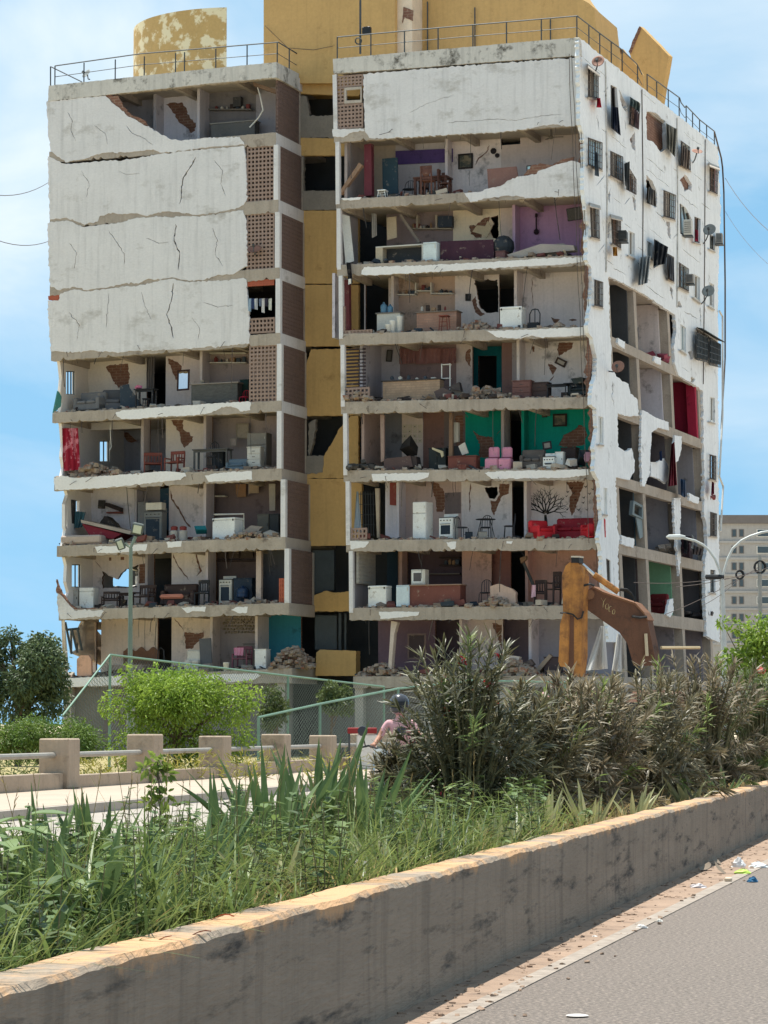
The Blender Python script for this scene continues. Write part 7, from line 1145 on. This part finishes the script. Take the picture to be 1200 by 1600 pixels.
def rdir(r): 
    z = r.uniform(-1, 1); a = r.uniform(0, 6.283); q = math.sqrt(1 - z * z); return V((q * math.cos(a), q * math.sin(a), z))
def tree(name, lb, cat, base, top, clumps, nleaf, size, m, trunk=.06, seed=0, droop=.3, flat=1., grp=None, narrow=.5):
    # clumps: (centre, radius); every leaf is a small folded face, denser on the outside of each clump
    r = random.Random(seed); t = thing(name, lb, cat, base, grp)
    g = G(); tp = V(top); g.tube((base, base.lerp(tp, .5) + V((r.uniform(-.1, .1), 0, 0)), tp), [trunk, trunk * .8, trunk * .5], 7)
    for c, rad in clumps: s = base.lerp(tp, r.uniform(.45, .95)); g.tube((s, s.lerp(c, .55) + V((0, 0, .1 * rad)), c), [trunk * .5, trunk * .3, trunk * .12], 5)
    g.obj('trunk', bark, t); g = G(); tot = sum(q[1] ** 2 for q in clumps)
    for c, rad in clumps:
        for i in range(int(nleaf * rad * rad / tot)):
            d = rdir(r); p = c + V((d.x, d.y, d.z * flat)) * rad * (r.random() ** .35) * r.uniform(.85, 1.12); o = (d * .7 + rdir(r) * .8 + V((0, 0, -droop))).normalized(); sd = o.cross(rdir(r)); s = size * r.uniform(.6, 1.35)
            if sd.length > .05: g.blade(p, o, sd, s, s * narrow, .15, 2, .18, .1, .4)
    g.obj('crown', m, t); return t
def clump_set(c, rx, ry, rz, n, rad, seed, low=-1):
    r = random.Random(seed); o = []
    while len(o) < n:
        d = rdir(r)
        if d.z < low: continue
        e = r.uniform(.45, 1); o.append((c + V((d.x * rx * e, d.y * ry * e, d.z * rz * e)), rad * r.uniform(.7, 1.25)))
    return o
# bright tree behind the pillars
c = at(278, 1102, 66); b = V((c.x, c.y, .06)); tree('small_tree', 'bright yellow green tree behind the concrete pillars', 'tree', b, c, clump_set(c, 1.45, 1.2, .62, 20, .55, 1, -.7) + [(at(205, 1058, 66), .34), (at(240, 1066, 66), .42), (at(330, 1078, 66), .42), (at(385, 1090, 66), .42), (at(180, 1105, 66), .42), (at(300, 1150, 66), .55), (at(230, 1150, 66), .5), (at(200, 1165, 66), .5), (at(260, 1180, 66), .55), (at(330, 1170, 66), .5), (at(370, 1150, 66), .45), (at(215, 1195, 66), .45), (at(300, 1200, 66), .5), (at(355, 1195, 66), .4)], 19000, .085, lbright, .07, 1)
c = at(60, 1160, 63); tree('clipped_hedge', 'clipped rounded green hedge left of the pillars', 'hedge', V((c.x, c.y, .06)), c, clump_set(c, 1.35, .9, .38, 22, .42, 2, -.9) + [(at(x, 1150 + abs(x - 60) * .12, 63), .42) for x in range(-60, 150, 25)], 16000, .06, lhedge, .06, 2)
c = at(30, 1050, 86); tree('dark_tree', 'dark leafy tree left of the ruined block', 'tree', V((c.x, c.y, 0)), c, clump_set(c, 1.3, 1.2, 1.1, 22, .5, 3) + [(at(15, 992, 86), .3), (at(60, 1010, 86), .4), (at(80, 1060, 86), .35), (at(90, 1100, 86), .45), (at(-20, 1010, 86), .6), (at(20, 1100, 86), .7), (at(60, 1105, 86), .6), (at(-30, 1080, 86), .8)], 14000, .13, ldark, .12, 3)
for i, (x, y, Y, rx, rz) in enumerate(((430, 1108, 84, .36, .6), (521, 1086, 84, .42, .62))):
    c = at(x, y, Y); tree('young_tree', ('left', 'right')[i] + ' of two slim shrubs against the fence behind the pillars', 'shrub', V((c.x, c.y, .05)), c, clump_set(c, rx, rx, rz, 9, .27, 20 + i), 2600, .1, lshrub, .05, 20 + i, grp='slim shrubs by the fence')
for i, (x, y) in enumerate(((150, 1190), (282, 1182), (385, 1186), (30, 1195), (525, 1182))):
    b = at(x, y, 61.5); b.z = .06; r = random.Random(40 + i); t = thing('croton_shrub', ('yellowish fan leaved shrub right of the first pillar', 'yellowish fan leaved shrub between second and third pillar', 'yellowish fan leaved shrub between third and fourth pillar', 'yellowish fan leaved shrub below the clipped hedge', 'yellowish fan leaved shrub right of the fifth pillar')[i], 'shrub', b, 'fan leaved shrubs behind the pillars'); g = G()
    for k in range(46): a = r.uniform(0, 6.28); d = V((math.cos(a), math.sin(a), r.uniform(.5, 1.6))); [g.blade(b + d.normalized() * q + V((r.gauss(0, .25), 0, 0)), d + rdir(r) * .8, rdir(r), r.uniform(.14, .26), .035, .3, 3) for q in (.2, .35, .5, .65, .8)]
    g.obj('foliage', lcrot if i != 3 else lshrub, t)
# oleanders on the median
def oleander(lb, px, py, top, half, nb, seed, flow=None, m=None, dense=1.):
    b = gpx(px, py, SOIL); r = random.Random(seed); k = (b - CAM).y / FPX; H = (py - top) * k; Wd = half * k; t = thing('oleander', lb, 'shrub', b, 'oleanders on the median'); g, gs, gy, gf, gp = G(), G(), G(), G(), G()
    for i in range(nb):
        a = r.uniform(0, 6.283); q = r.random() ** .55; z = H * (r.uniform(.06, .98) if q > .5 else r.uniform(.55, 1.02)) * (1 - .22 * q * q); tip = b + V((math.cos(a) * Wd * q, math.sin(a) * Wd * .8 * q, z)); s = b + V((math.cos(a) * .15 * Wd, math.sin(a) * .15 * Wd, 0)); mid = s.lerp(tip, .5) + V((-math.cos(a) * Wd * .06, -math.sin(a) * Wd * .06, H * .1 + r.uniform(-.05, .05))); pts = [s, s.lerp(mid, .6), mid, mid.lerp(tip, .55), tip]; gs.tube(pts, [.016, .013, .01, .007, .004], 4)
        ax = (tip - mid).normalized(); n = int(9 * dense); young = r.random() < .09
        for j in range(n + 3):
            u = .28 + .72 * j / (n + 2); p = mid.lerp(tip, (u - .28) / .72) if u > .45 else s.lerp(mid, .3 + u); a0 = r.uniform(0, 6.28); x = ax.cross(V((0, 0, 1)) if abs(ax.z) < .95 else V((1, 0, 0))).normalized(); y = ax.cross(x)
            for w_ in range(3 if j < n else 4):
                aa = a0 + w_ * 2.094 + r.gauss(0, .25); out_ = x * math.cos(aa) + y * math.sin(aa); op = .9 if j < n else .35; d = (ax * r.uniform(.35, .75) + out_ * op + V((0, 0, r.uniform(-.15, .1)))).normalized(); sd = d.cross(ax); sd = sd if sd.length > .05 else x; (gy if young and j > n * .4 else g).blade(p, d, sd, r.uniform(.11, .2), r.uniform(.016, .027), r.uniform(.02, .4), 3, .16, .06, .45)
        if flow and r.random() < flow[1]: [gf.blade(tip + rdir(r) * .03, rdir(r) + V((0, 0, .6)), rdir(r), .035, .03, .2, 2, .1, .5, .6) for _ in range(9)]
        elif r.random() < .06: [gp.blade(s.lerp(tip, .35) + rdir(r) * .1, rdir(r) * .5 + V((0, 0, .8)), rdir(r), .09, .016, .1, 3, .3, .2, .5) for _ in range(3)]
    gs.obj('branches', stemm, t); g.obj('foliage', m or lolea, t)
    if gy.v: gy.obj('young_shoots', lolea2, t, kind='stuff')
    if gf.v: gf.obj('flowers', flow[0], t, kind='stuff')
    if gp.v: gp.obj('seed_pods', podm, t, kind='stuff')
oleander('tall oleander with red buds in front of the rider', 728, 1300, 998, 128, 120, 1, (redf, .09), lolea4); oleander('low oleander to the right of the tall red budded one', 826, 1290, 1074, 95, 100, 2, None, lolea); oleander('oleander with pink blossom below the excavator stick', 915, 1275, 1046, 118, 135, 3, (pinkf, .05), lolea3); oleander('wide oleander below the excavator boom', 1012, 1260, 1038, 122, 130, 4, None, lolea); oleander('oleander at the right near the street lamp', 1100, 1242, 1020, 118, 130, 5, None, lolea3); oleander('last oleander cut by the right picture edge', 1185, 1228, 1030, 100, 120, 6, (redf, .05), lshrub); oleander('small dark oleander at the foot of the tall one', 625, 1290, 1150, 55, 46, 7)
c = at(1186, 1002, 44); b = st(45, 4.1, SOIL); tree('young_tree', 'bright leafed young tree at the right edge above the oleanders', 'tree', b, c, [(at(1190, 990, 44), .32), (at(1172, 1010, 44), .22), (at(1205, 1005, 44), .4), (at(1150, 978, 44), .12), (at(1128, 972, 44), .1), (at(1185, 1035, 44), .3), (at(1140, 1030, 44), .2), (at(1160, 1045, 44), .25)], 2600, .075, lbright, .03, 9)
G().lathe(Fr(at(1190, 1048, 43)), [(.02, -.06), (.06, -.03), (.07, .01), (.04, .05), (.01, .06)], 9).obj('red_fruit', paint(196, 70, 70), None, 'round red blossom at the right edge among the leaves', 'flower')
# sword-leaved clumps
def sword(lb, px, py, n, hpx, wd, spread, seed, m=None, dead=0):
    b = gpx(px, py, SOIL); k = (b - CAM).y / FPX; r = random.Random(seed); t = thing('sword_plant', lb, 'plant', b, 'sword leaved plants on the median')
    for i in range(n):
        a = r.uniform(0, 6.283); lean = spread * r.random() ** .7; d = V((math.cos(a) * lean, math.sin(a) * lean * .8, 1)); sd = V((-math.sin(a), math.cos(a), 0)) if r.random() < .5 else V((1, r.uniform(-.4, .4), 0)); G().blade(b + V((math.cos(a) * .05, math.sin(a) * .05, -.02)), d, sd, hpx * k * r.uniform(.55, 1.08), wd * r.uniform(.75, 1.2), r.uniform(0, .14) * (1 + lean), 7, .22, .03, .35, 2.2).obj('leaf', m or lsans, t)
    for i in range(dead): a = r.uniform(0, 6.283); G().blade(b, V((math.cos(a), math.sin(a), .5)), V((-math.sin(a), math.cos(a), 0)), hpx * k * .6, wd * .7, .5, 7, .2, .03, .4).obj('dry_leaf', ldry, t)
    return t
sword('tallest sword leaved clump left of the oleanders', 490, 1335, 34, 215, .07, .62, 1); sword('sword leaved clump left of the tallest one', 425, 1350, 24, 215, .068, .8, 2); sword('sword leaved clump right of the tallest one', 565, 1335, 20, 180, .062, .85, 3); sword('sword leaved clump at the rear of the tallest one', 520, 1310, 14, 150, .06, .7, 8)
sword('nearest thick sword plant at the lower left', 128, 1484, 13, 225, .058, .7, 4, None, 1); sword('sword plant behind the nearest one at the left', 55, 1450, 16, 200, .05, .9, 5); sword('low spreading sword plant at the left edge of the wall', 15, 1512, 16, 170, .042, 1.5, 6)
sword('pale sword plant below the pink blossomed oleander', 850, 1312, 16, 110, .05, .8, 7, leafmat('pale_blade', srgb(140, 146, 104), srgb(176, 172, 126), .5, .3)); sword('pale sword plant further along the wall', 920, 1298, 16, 95, .05, .8, 9, MATS['pale_blade'], 2); sword('arching sword plant on the wall edge at the right', 1075, 1262, 18, 75, .06, 1.1, 10, MATS['pale_blade'], 2); sword('arching sword plant beyond the right one', 1130, 1246, 12, 60, .06, 1.1, 11, lsans); sword('thin sword plant between the tall clump and the oleander', 640, 1335, 12, 110, .04, 1., 12, MATS['pale_blade'], 2)
# broad leaved weeds
def broad(lb, px, py, n, hpx, size, seed):
    b = gpx(px, py, SOIL); k = (b - CAM).y / FPX; r = random.Random(seed); t = thing('broad_leaf_weed', lb, 'plant', b, 'broad leaved weeds on the median'); H = hpx * k; g = G(); g.tube((b, b + V((.02, 0, H * .5)), b + V((r.uniform(-.05, .05), 0, H))), [.014, .011, .006], 6); g.obj('stem', stemm, t)
    for i in range(n):
        a = i * 2.4 + r.uniform(-.3, .3); z = H * (.45 + .55 * (i + 1) / n); p = b + V((0, 0, z)); d = V((math.cos(a), math.sin(a), .35)); G().blade(p + d * .02, d, V((-math.sin(a), math.cos(a), .1)), size * r.uniform(.8, 1.2), size * r.uniform(.5, .66), r.uniform(.35, .6), 6, .12, .12, .42).obj('leaf', lbroad, t)
broad('broad leaved weed at the left picture edge', 40, 1425, 14, 150, .2, 1); broad('broad leaved weed with low leaves before the nearest sword plant', 105, 1480, 11, 100, .15, 2); broad('low broad leaved weed behind the left picture edge', 0, 1450, 14, 150, .19, 3)
c = gpx(245, 1352, SOIL); k = c.y / FPX; tp = c + V((0, 0, 160 * k)); tree('sapling', 'slender sapling with yellow green leaves left of the sword plants', 'sapling', c, tp, [(c + V((x * k, 0, z * k)), r_) for x, z, r_ in ((0, 160, .05), (-18, 150, .05), (14, 142, .05), (-5, 120, .05), (12, 108, .05), (-12, 95, .045), (6, 75, .05))], 170, .055, leafmat('sapling_leaf', srgb(110, 132, 56), srgb(160, 170, 84), .45, .4), .008, 5, .1, 1., None, .55)
# ------------------------------------------------------------------ grasses (nobody could count them)
def grassy(name, lb, n, s0, s1, m, h0, h1, wd, seed, tmin=3.08, tmax=5.35, bend=(.1, .8), dens=None, seg=4):
    r = random.Random(seed); vs_, fs = [], []
    for i in range(n):
        s = s0 + (s1 - s0) * r.random() ** 1.25; t = tmin + (tmax - tmin) * r.random() ** 1.15
        if dens and noise.noise(V((s * .9, t * 1.6, seed))) < dens: continue
        b = st(s, t, SOIL + .05 * noise.noise(V((s, t, 0)) * 1.3)); a = r.uniform(0, 6.283); ln = r.uniform(h0, h1) * (.65 + .5 * noise.noise(V((s * .7, t * .9, 3)))); le = r.uniform(.05, .7); d = V((math.cos(a) * le, math.sin(a) * le, 1)).normalized(); sd = V((-math.sin(a), math.cos(a), 0)); sd = (sd + V((.8, 0, 0))).normalized(); bd = r.uniform(*bend); n0 = len(vs_)
        for j in range(seg + 1): q = j / seg; w_ = wd * (1 - q * .85) * r.uniform(.8, 1.1); p = b + d * ln * q + V((math.cos(a), math.sin(a), -.8)) * bd * ln * q * q * .6; vs_ += [p - sd * w_ / 2, p + sd * w_ / 2]
        fs += [(n0 + 2 * j, n0 + 2 * j + 1, n0 + 2 * j + 3, n0 + 2 * j + 2) for j in range(seg)]
    return G().add(vs_, fs).obj(name, m, None, lb, 'grass', kind='stuff', recalc=False)
grassy('grass', 'green grass growing thick behind the median wall', 12500, 7, 18, lgrass, .12, .42, .009, 1, dens=-.05); grassy('tall_grass', 'taller loose grass between the sword plants', 3000, 8, 22, leafmat('tall_grass_blade', srgb(92, 110, 58), srgb(140, 150, 86), .5, .4), .4, .85, .011, 2, bend=(.2, 1.1)); grassy('dry_grass', 'dry straw coloured grass along the median', 14000, 9, 60, ldry, .12, .38, .008, 3, dens=-.1); grassy('verge_grass', 'thin green grass under the oleanders', 7000, 17, 70, leafmat('verge_blade', srgb(104, 108, 64), srgb(146, 142, 92), .6, .35, 2.), .1, .3, .009, 4, dens=0.)
g = G(); r = random.Random(9)
for i in range(95):
    s, t = r.uniform(8.5, 20), r.uniform(3.5, 5.3); b = st(s, t, SOIL); h = r.uniform(.4, .72); d = V((r.gauss(0, .14), r.gauss(0, .14), 1)); p = b + d * h; g.tube((b, b + d * h * .5, p), [.0025, .002, .0015], 3, False); [g.blade(p - d * .02 * k_, d + rdir(r) * .5, rdir(r), .035, .006, 0, 2) for k_ in range(5)]
g.obj('seed_stalks', ldry, None, 'thin dry seed stalks standing above the left grass', 'grass', kind='stuff')
g = G(); r = random.Random(5); b = gpx(556, 1385, SOIL)
f = Fr(b); g.rock(b + V((0, 0, .06)), .09, (1, .8, .9), r); g.obj('pale_stone', paint(190, 186, 172, .9), None, 'pale stone lying in the grass below the sword plants', 'stone')
for i, (x, y) in enumerate(((366, 1432), (330, 1455), (268, 1462))):
    b = gpx(x, y, WH + .01); r = random.Random(i); G().blade(b, V((-.6, -.3, .5 - i * .2)), V((.3, -.7, .3)), .16, .018, .8, 6, .2).obj('red_dry_leaf', paint(176, 96, 74), None, ('right', 'middle', 'left')[i] + ' of three reddish dry leaves over the wall top', 'leaf')
# lawn tufts behind the railing
g = G(); r = random.Random(15)
for i in range(2500): b = st(r.uniform(40, 95), r.uniform(18.3, 24), .06); a = r.uniform(0, 6.28); g.blade(b, V((math.cos(a) * .4, math.sin(a) * .4, 1)), V((1, 0, 0)), r.uniform(.1, .3), .02, .3, 2)
g.obj('lawn_tufts', lshrub, None, 'rough tufts of grass behind the concrete pillars', 'grass', kind='stuff')
# ------------------------------------------------------------------ rider behind the oleander
D = 42.; X0 = at(604, 1130, D).x; mf = Fr(V((X0, D, 0))).rot(-14); mo = thing('motorcycle', 'dark motorcycle with round mirrors half hidden by the oleander', 'motorcycle', mf.o)
for nm, y in (('front', -.62), ('rear', .68)):
    c = Fr(mf.p(0, y, .31), mf.y, mf.z, mf.x); w_ = G().lathe(c, [(.2, -.045), (.3, -.05), (.31, 0), (.3, .05), (.2, .045), (.2, -.045)], 20).obj('wheel', paint(34, 34, 36, .8), mo); G().lathe(c, [(.03, -.03), (.19, -.02), (.19, .02), (.03, .03)], 14).obj('rim', chrome, w_)
for x in (-.09, .09): G().tube((mf.p(x, -.62, .31), mf.p(x * .9, -.35, 1.0)), .025, 6).obj('fork', chrome, mo)
G().tube([mf.p(*q) for q in ((-.36, -.22, 1.03), (-.2, -.32, 1.06), (0, -.34, 1.0), (.2, -.32, 1.06), (.36, -.22, 1.03))], .016, 6).obj('handlebar', blk, mo); G().lathe(Fr(mf.p(0, -.44, .92), mf.x, mf.z, -mf.y), [(.04, -.1), (.1, -.02), (.1, .03), (.03, .05)], 12).obj('headlight', paint(200, 204, 200, .2), mo)
for x in (-1, 1): G().tube((mf.p(x * .26, -.28, 1.05), mf.p(x * .3, -.3, 1.24)), .01, 5).obj('mirror_stem', blk, mo); G().lathe(Fr(mf.p(x * .3, -.3, 1.28), mf.x, mf.z, mf.y), [(.01, -.02), (.075, -.015), (.08, .01), (.02, .04)], 12).obj('mirror', paint(60, 60, 66, .3), mo)
G().rbox(mf, -.14, .14, -.3, .2, .68, .95, .08).obj('tank', paint(60, 60, 64, .3), mo); G().rbox(mf, -.12, .12, .2, .8, .7, .82, .04).obj('seat', blk, mo); G().rbox(mf, -.14, .14, -.2, .3, .3, .66, .06).obj('engine', paint(84, 84, 86, .4), mo); G().tube((mf.p(.14, .1, .35), mf.p(.16, .8, .4)), .045, 8).obj('exhaust', chrome, mo)
def skinbody(name, J, E, root_i, parent, sub=1):
    me = bpy.data.meshes.new(name); me.from_pydata([j[0] for j in J], E, []); o = bpy.data.objects.new(name + '_tmp', me); COL.objects.link(o); md = o.modifiers.new('s', 'SKIN'); md.use_smooth_shade = True
    for i, j in enumerate(J): q = me.skin_vertices[0].data[i]; q.radius = j[1] if isinstance(j[1], tuple) else (j[1], j[1]); q.use_root = i == root_i
    o.modifiers.new('u', 'SUBSURF').levels = sub; dg = bpy.context.evaluated_depsgraph_get(); dg.update(); m2 = bpy.data.meshes.new_from_object(o.evaluated_get(dg)); bpy.data.objects.remove(o); return m2
pf = Fr(V((at(626, 1130, D + .15).x, D + .15, 0))).rot(-10); per = thing('person', 'person in a pink top and dark helmet astride the motorcycle behind the oleander', 'person', pf.o)
J = [((0, .1, .92), (.15, .13)), ((0, .06, 1.1), (.14, .11)), ((0, -.02, 1.3), (.17, .12)), ((0, -.06, 1.44), (.1, .08)), ((0, -.08, 1.52), .055), ((0, -.1, 1.66), (.09, .1)),
     ((-.19, -.04, 1.42), .062), ((-.3, -.1, 1.2), .048), ((-.36, -.3, 1.07), .036), ((.19, -.04, 1.42), .062), ((.3, -.1, 1.2), .048), ((.3, -.32, 1.07), .036),
     ((-.13, .1, .86), .095), ((-.27, .0, .5), .068), ((-.29, .08, .09), .045), ((-.3, -.1, .045), .04), ((.13, .1, .86), .095), ((.27, .0, .5), .068), ((.29, .08, .09), .045), ((.3, -.1, .045), .04)]
E = [(0, 1), (1, 2), (2, 3), (3, 4), (4, 5), (2, 6), (6, 7), (7, 8), (2, 9), (9, 10), (10, 11), (0, 12), (12, 13), (13, 14), (14, 15), (0, 16), (16, 17), (17, 18), (18, 19)]
for hi, sx in ((8, -1), (11, 1)):
    hx, hy, hz = J[hi][0]; J.append(((hx, hy - .07, hz - .005), (.036, .022))); pi_ = len(J) - 1; E.append((hi, pi_))
    for q in range(4): J += [((hx + (-.03 + .02 * q), hy - .12, hz + .012), .0095), ((hx + (-.03 + .02 * q), hy - .135, hz - .03), .0085), ((hx + (-.03 + .02 * q), hy - .1, hz - .045), .0075)]; n = len(J); E += [(pi_, n - 3), (n - 3, n - 2), (n - 2, n - 1)]
    J += [((hx - sx * .045, hy - .08, hz - .03), .0105), ((hx - sx * .04, hy - .11, hz - .05), .009)]; n = len(J); E += [(pi_, n - 2), (n - 2, n - 1)]
J = [(tuple(pf.x * x + pf.y * y + pf.z * z), r_) for (x, y, z), r_ in J]
m2 = skinbody('body', J, E, 0, per); bo = bpy.data.objects.new('body', m2); COL.objects.link(bo); bo.parent = per; ORG[bo] = pf.o
m2.materials.clear(); [m2.materials.append(q) for q in (mat('skin', srgb(168, 122, 100), .6, .08, bump=.05), paint(206, 160, 164, .85), paint(58, 62, 74, .85), paint(60, 52, 48, .7))]
for p in m2.polygons:
    x, y, z = p.center.dot(pf.x), p.center.dot(pf.y), p.center.z; p.material_index = 3 if z < .1 else 2 if z < .97 else 0 if (z > 1.5 or abs(x) > .27) else 1
    p.use_smooth = True
hc = pf.p(0, -.1, 1.68); hb = G().lathe(Fr(hc), [(.1, -.13), (.135, -.1), (.15, 0), (.14, .08), (.1, .14), (.04, .165), (.005, .17)], 16).obj('helmet', paint(66, 68, 74, .25), per, smooth=True)
vf = Fr(hc, pf.x, pf.y); G().grid(lambda a, b_: vf.p(.153 * math.sin((a - .5) * 2.2), -.153 * math.cos((a - .5) * 2.2), -.05 + .1 * b_), 10, 3).obj('visor', paint(30, 32, 36, .1), hb)
G().lathe(Fr(pf.p(0, -.14, 1.6), pf.x, pf.y), [(.05, -.07), (.08, -.03), (.085, .02), (.06, .06)], 12).obj('face_scarf', paint(150, 110, 112), per)

# mixed weeds among the grass: strap leaves, small leafy weeds, dry stems
g = grassy('strap_weeds', 'long strappy weeds leaning over the median wall', 5200, 7.5, 19, leafmat('strap_leaf', srgb(62, 84, 48), srgb(116, 132, 72), .45, .35, 2., .45), .35, .85, .022, 21, dens=-.1, bend=(.3, 1.4), seg=6)
grassy('strap_weeds', 'dry yellow strap leaves among the weeds', 500, 8, 45, leafmat('dry_strap', srgb(176, 150, 96), srgb(200, 178, 124), .7, .3), .2, .5, .014, 22, bend=(.5, 1.6), seg=6)
r = random.Random(31); g = G(); g2 = G()
for i in range(620):
    s, t = 7.5 + 15 * r.random() ** 1.3, 3.12 + 2.1 * r.random(); b = st(s, t, SOIL); h = r.uniform(.12, .5); tp = b + V((r.gauss(0, .06), r.gauss(0, .06), h)); g2.tube((b, tp), [.004, .002], 4, False)
    for j in range(r.randint(8, 18)): a = r.uniform(0, 6.28); p = b.lerp(tp, r.uniform(.25, 1)); d = V((math.cos(a), math.sin(a), r.uniform(-.1, .6))); l = r.uniform(.035, .11); g.blade(p, d, V((-math.sin(a), math.cos(a), 0)), l, l * .5, .3, 3, .15, .1, .45)
g.obj('leafy_weeds', leafmat('weed_leaf', srgb(70, 92, 52), srgb(118, 136, 76), .45, .35, 3.), None, 'small leafy weeds mixed into the median grass', 'weeds', kind='stuff'); g2.obj('weed_stems', stemm, None, 'thin weed stems rising among the median grass', 'weeds', kind='stuff')
sword('sword plant among the weeds before the sapling', 215, 1430, 12, 170, .045, .9, 31); sword('leaning sword plant right of the sapling', 310, 1395, 14, 170, .05, 1., 32); sword('sword plant at the far left behind the broad weeds', 70, 1380, 12, 160, .05, .8, 33)
broad('broad leaved weed under the sapling', 190, 1440, 10, 90, .13, 5); broad('broad leaved weed low beside the wall at left', 60, 1505, 10, 70, .13, 6); broad('broad leaved weed behind the nearest sword plant', 160, 1400, 10, 110, .14, 7)

sword('upright sword plant at the left near the first pillar', 150, 1395, 16, 175, .055, .6, 41); sword('sword plant in the weeds left of the sapling', 95, 1400, 14, 165, .05, .7, 42); sword('sword plant between sapling and tall clump', 350, 1360, 18, 170, .058, .7, 43); sword('sword plant at the very left edge', 10, 1410, 14, 180, .05, .7, 44)
sword('pale sword plant hanging over the wall below the low oleander', 780, 1335, 16, 85, .05, 1., 45, MATS['pale_blade'], 2); sword('pale sword plant between the right oleanders', 990, 1284, 14, 80, .055, .9, 46, MATS['pale_blade'], 2)

sword('arching sword plant drooping towards the wall at lower left', 200, 1475, 14, 190, .045, 1.4, 51, None, 2); sword('arching sword plant low in the left corner', 50, 1525, 12, 170, .045, 1.5, 52, None, 2); sword('arching sword plant against the wall before the sapling', 290, 1450, 12, 150, .042, 1.3, 53, None, 1); sword('arching sword plant below the tall clump by the wall', 430, 1405, 14, 130, .045, 1.3, 54, MATS['pale_blade'], 2); sword('arching sword plant right of the pale stone', 610, 1372, 14, 105, .045, 1.2, 55, MATS['pale_blade'], 2)
g = G(); r = random.Random(61)                     # dead leaves and thatch on the soil
for i in range(2200): b = st(7 + 30 * r.random() ** 1.2, r.uniform(3.08, 5.3), SOIL + .03 + .04 * r.random()); a = r.uniform(0, 6.28); g.blade(b, V((math.cos(a), math.sin(a), r.uniform(-.1, .5))), V((-math.sin(a), math.cos(a), 0)), r.uniform(.08, .25), r.uniform(.006, .016), .3, 3)
g.obj('dead_leaves', leafmat('thatch', srgb(120, 98, 70), srgb(160, 138, 100), .8, .2, 4.), None, 'dead leaves and thatch lying under the median weeds', 'dead leaves', kind='stuff')
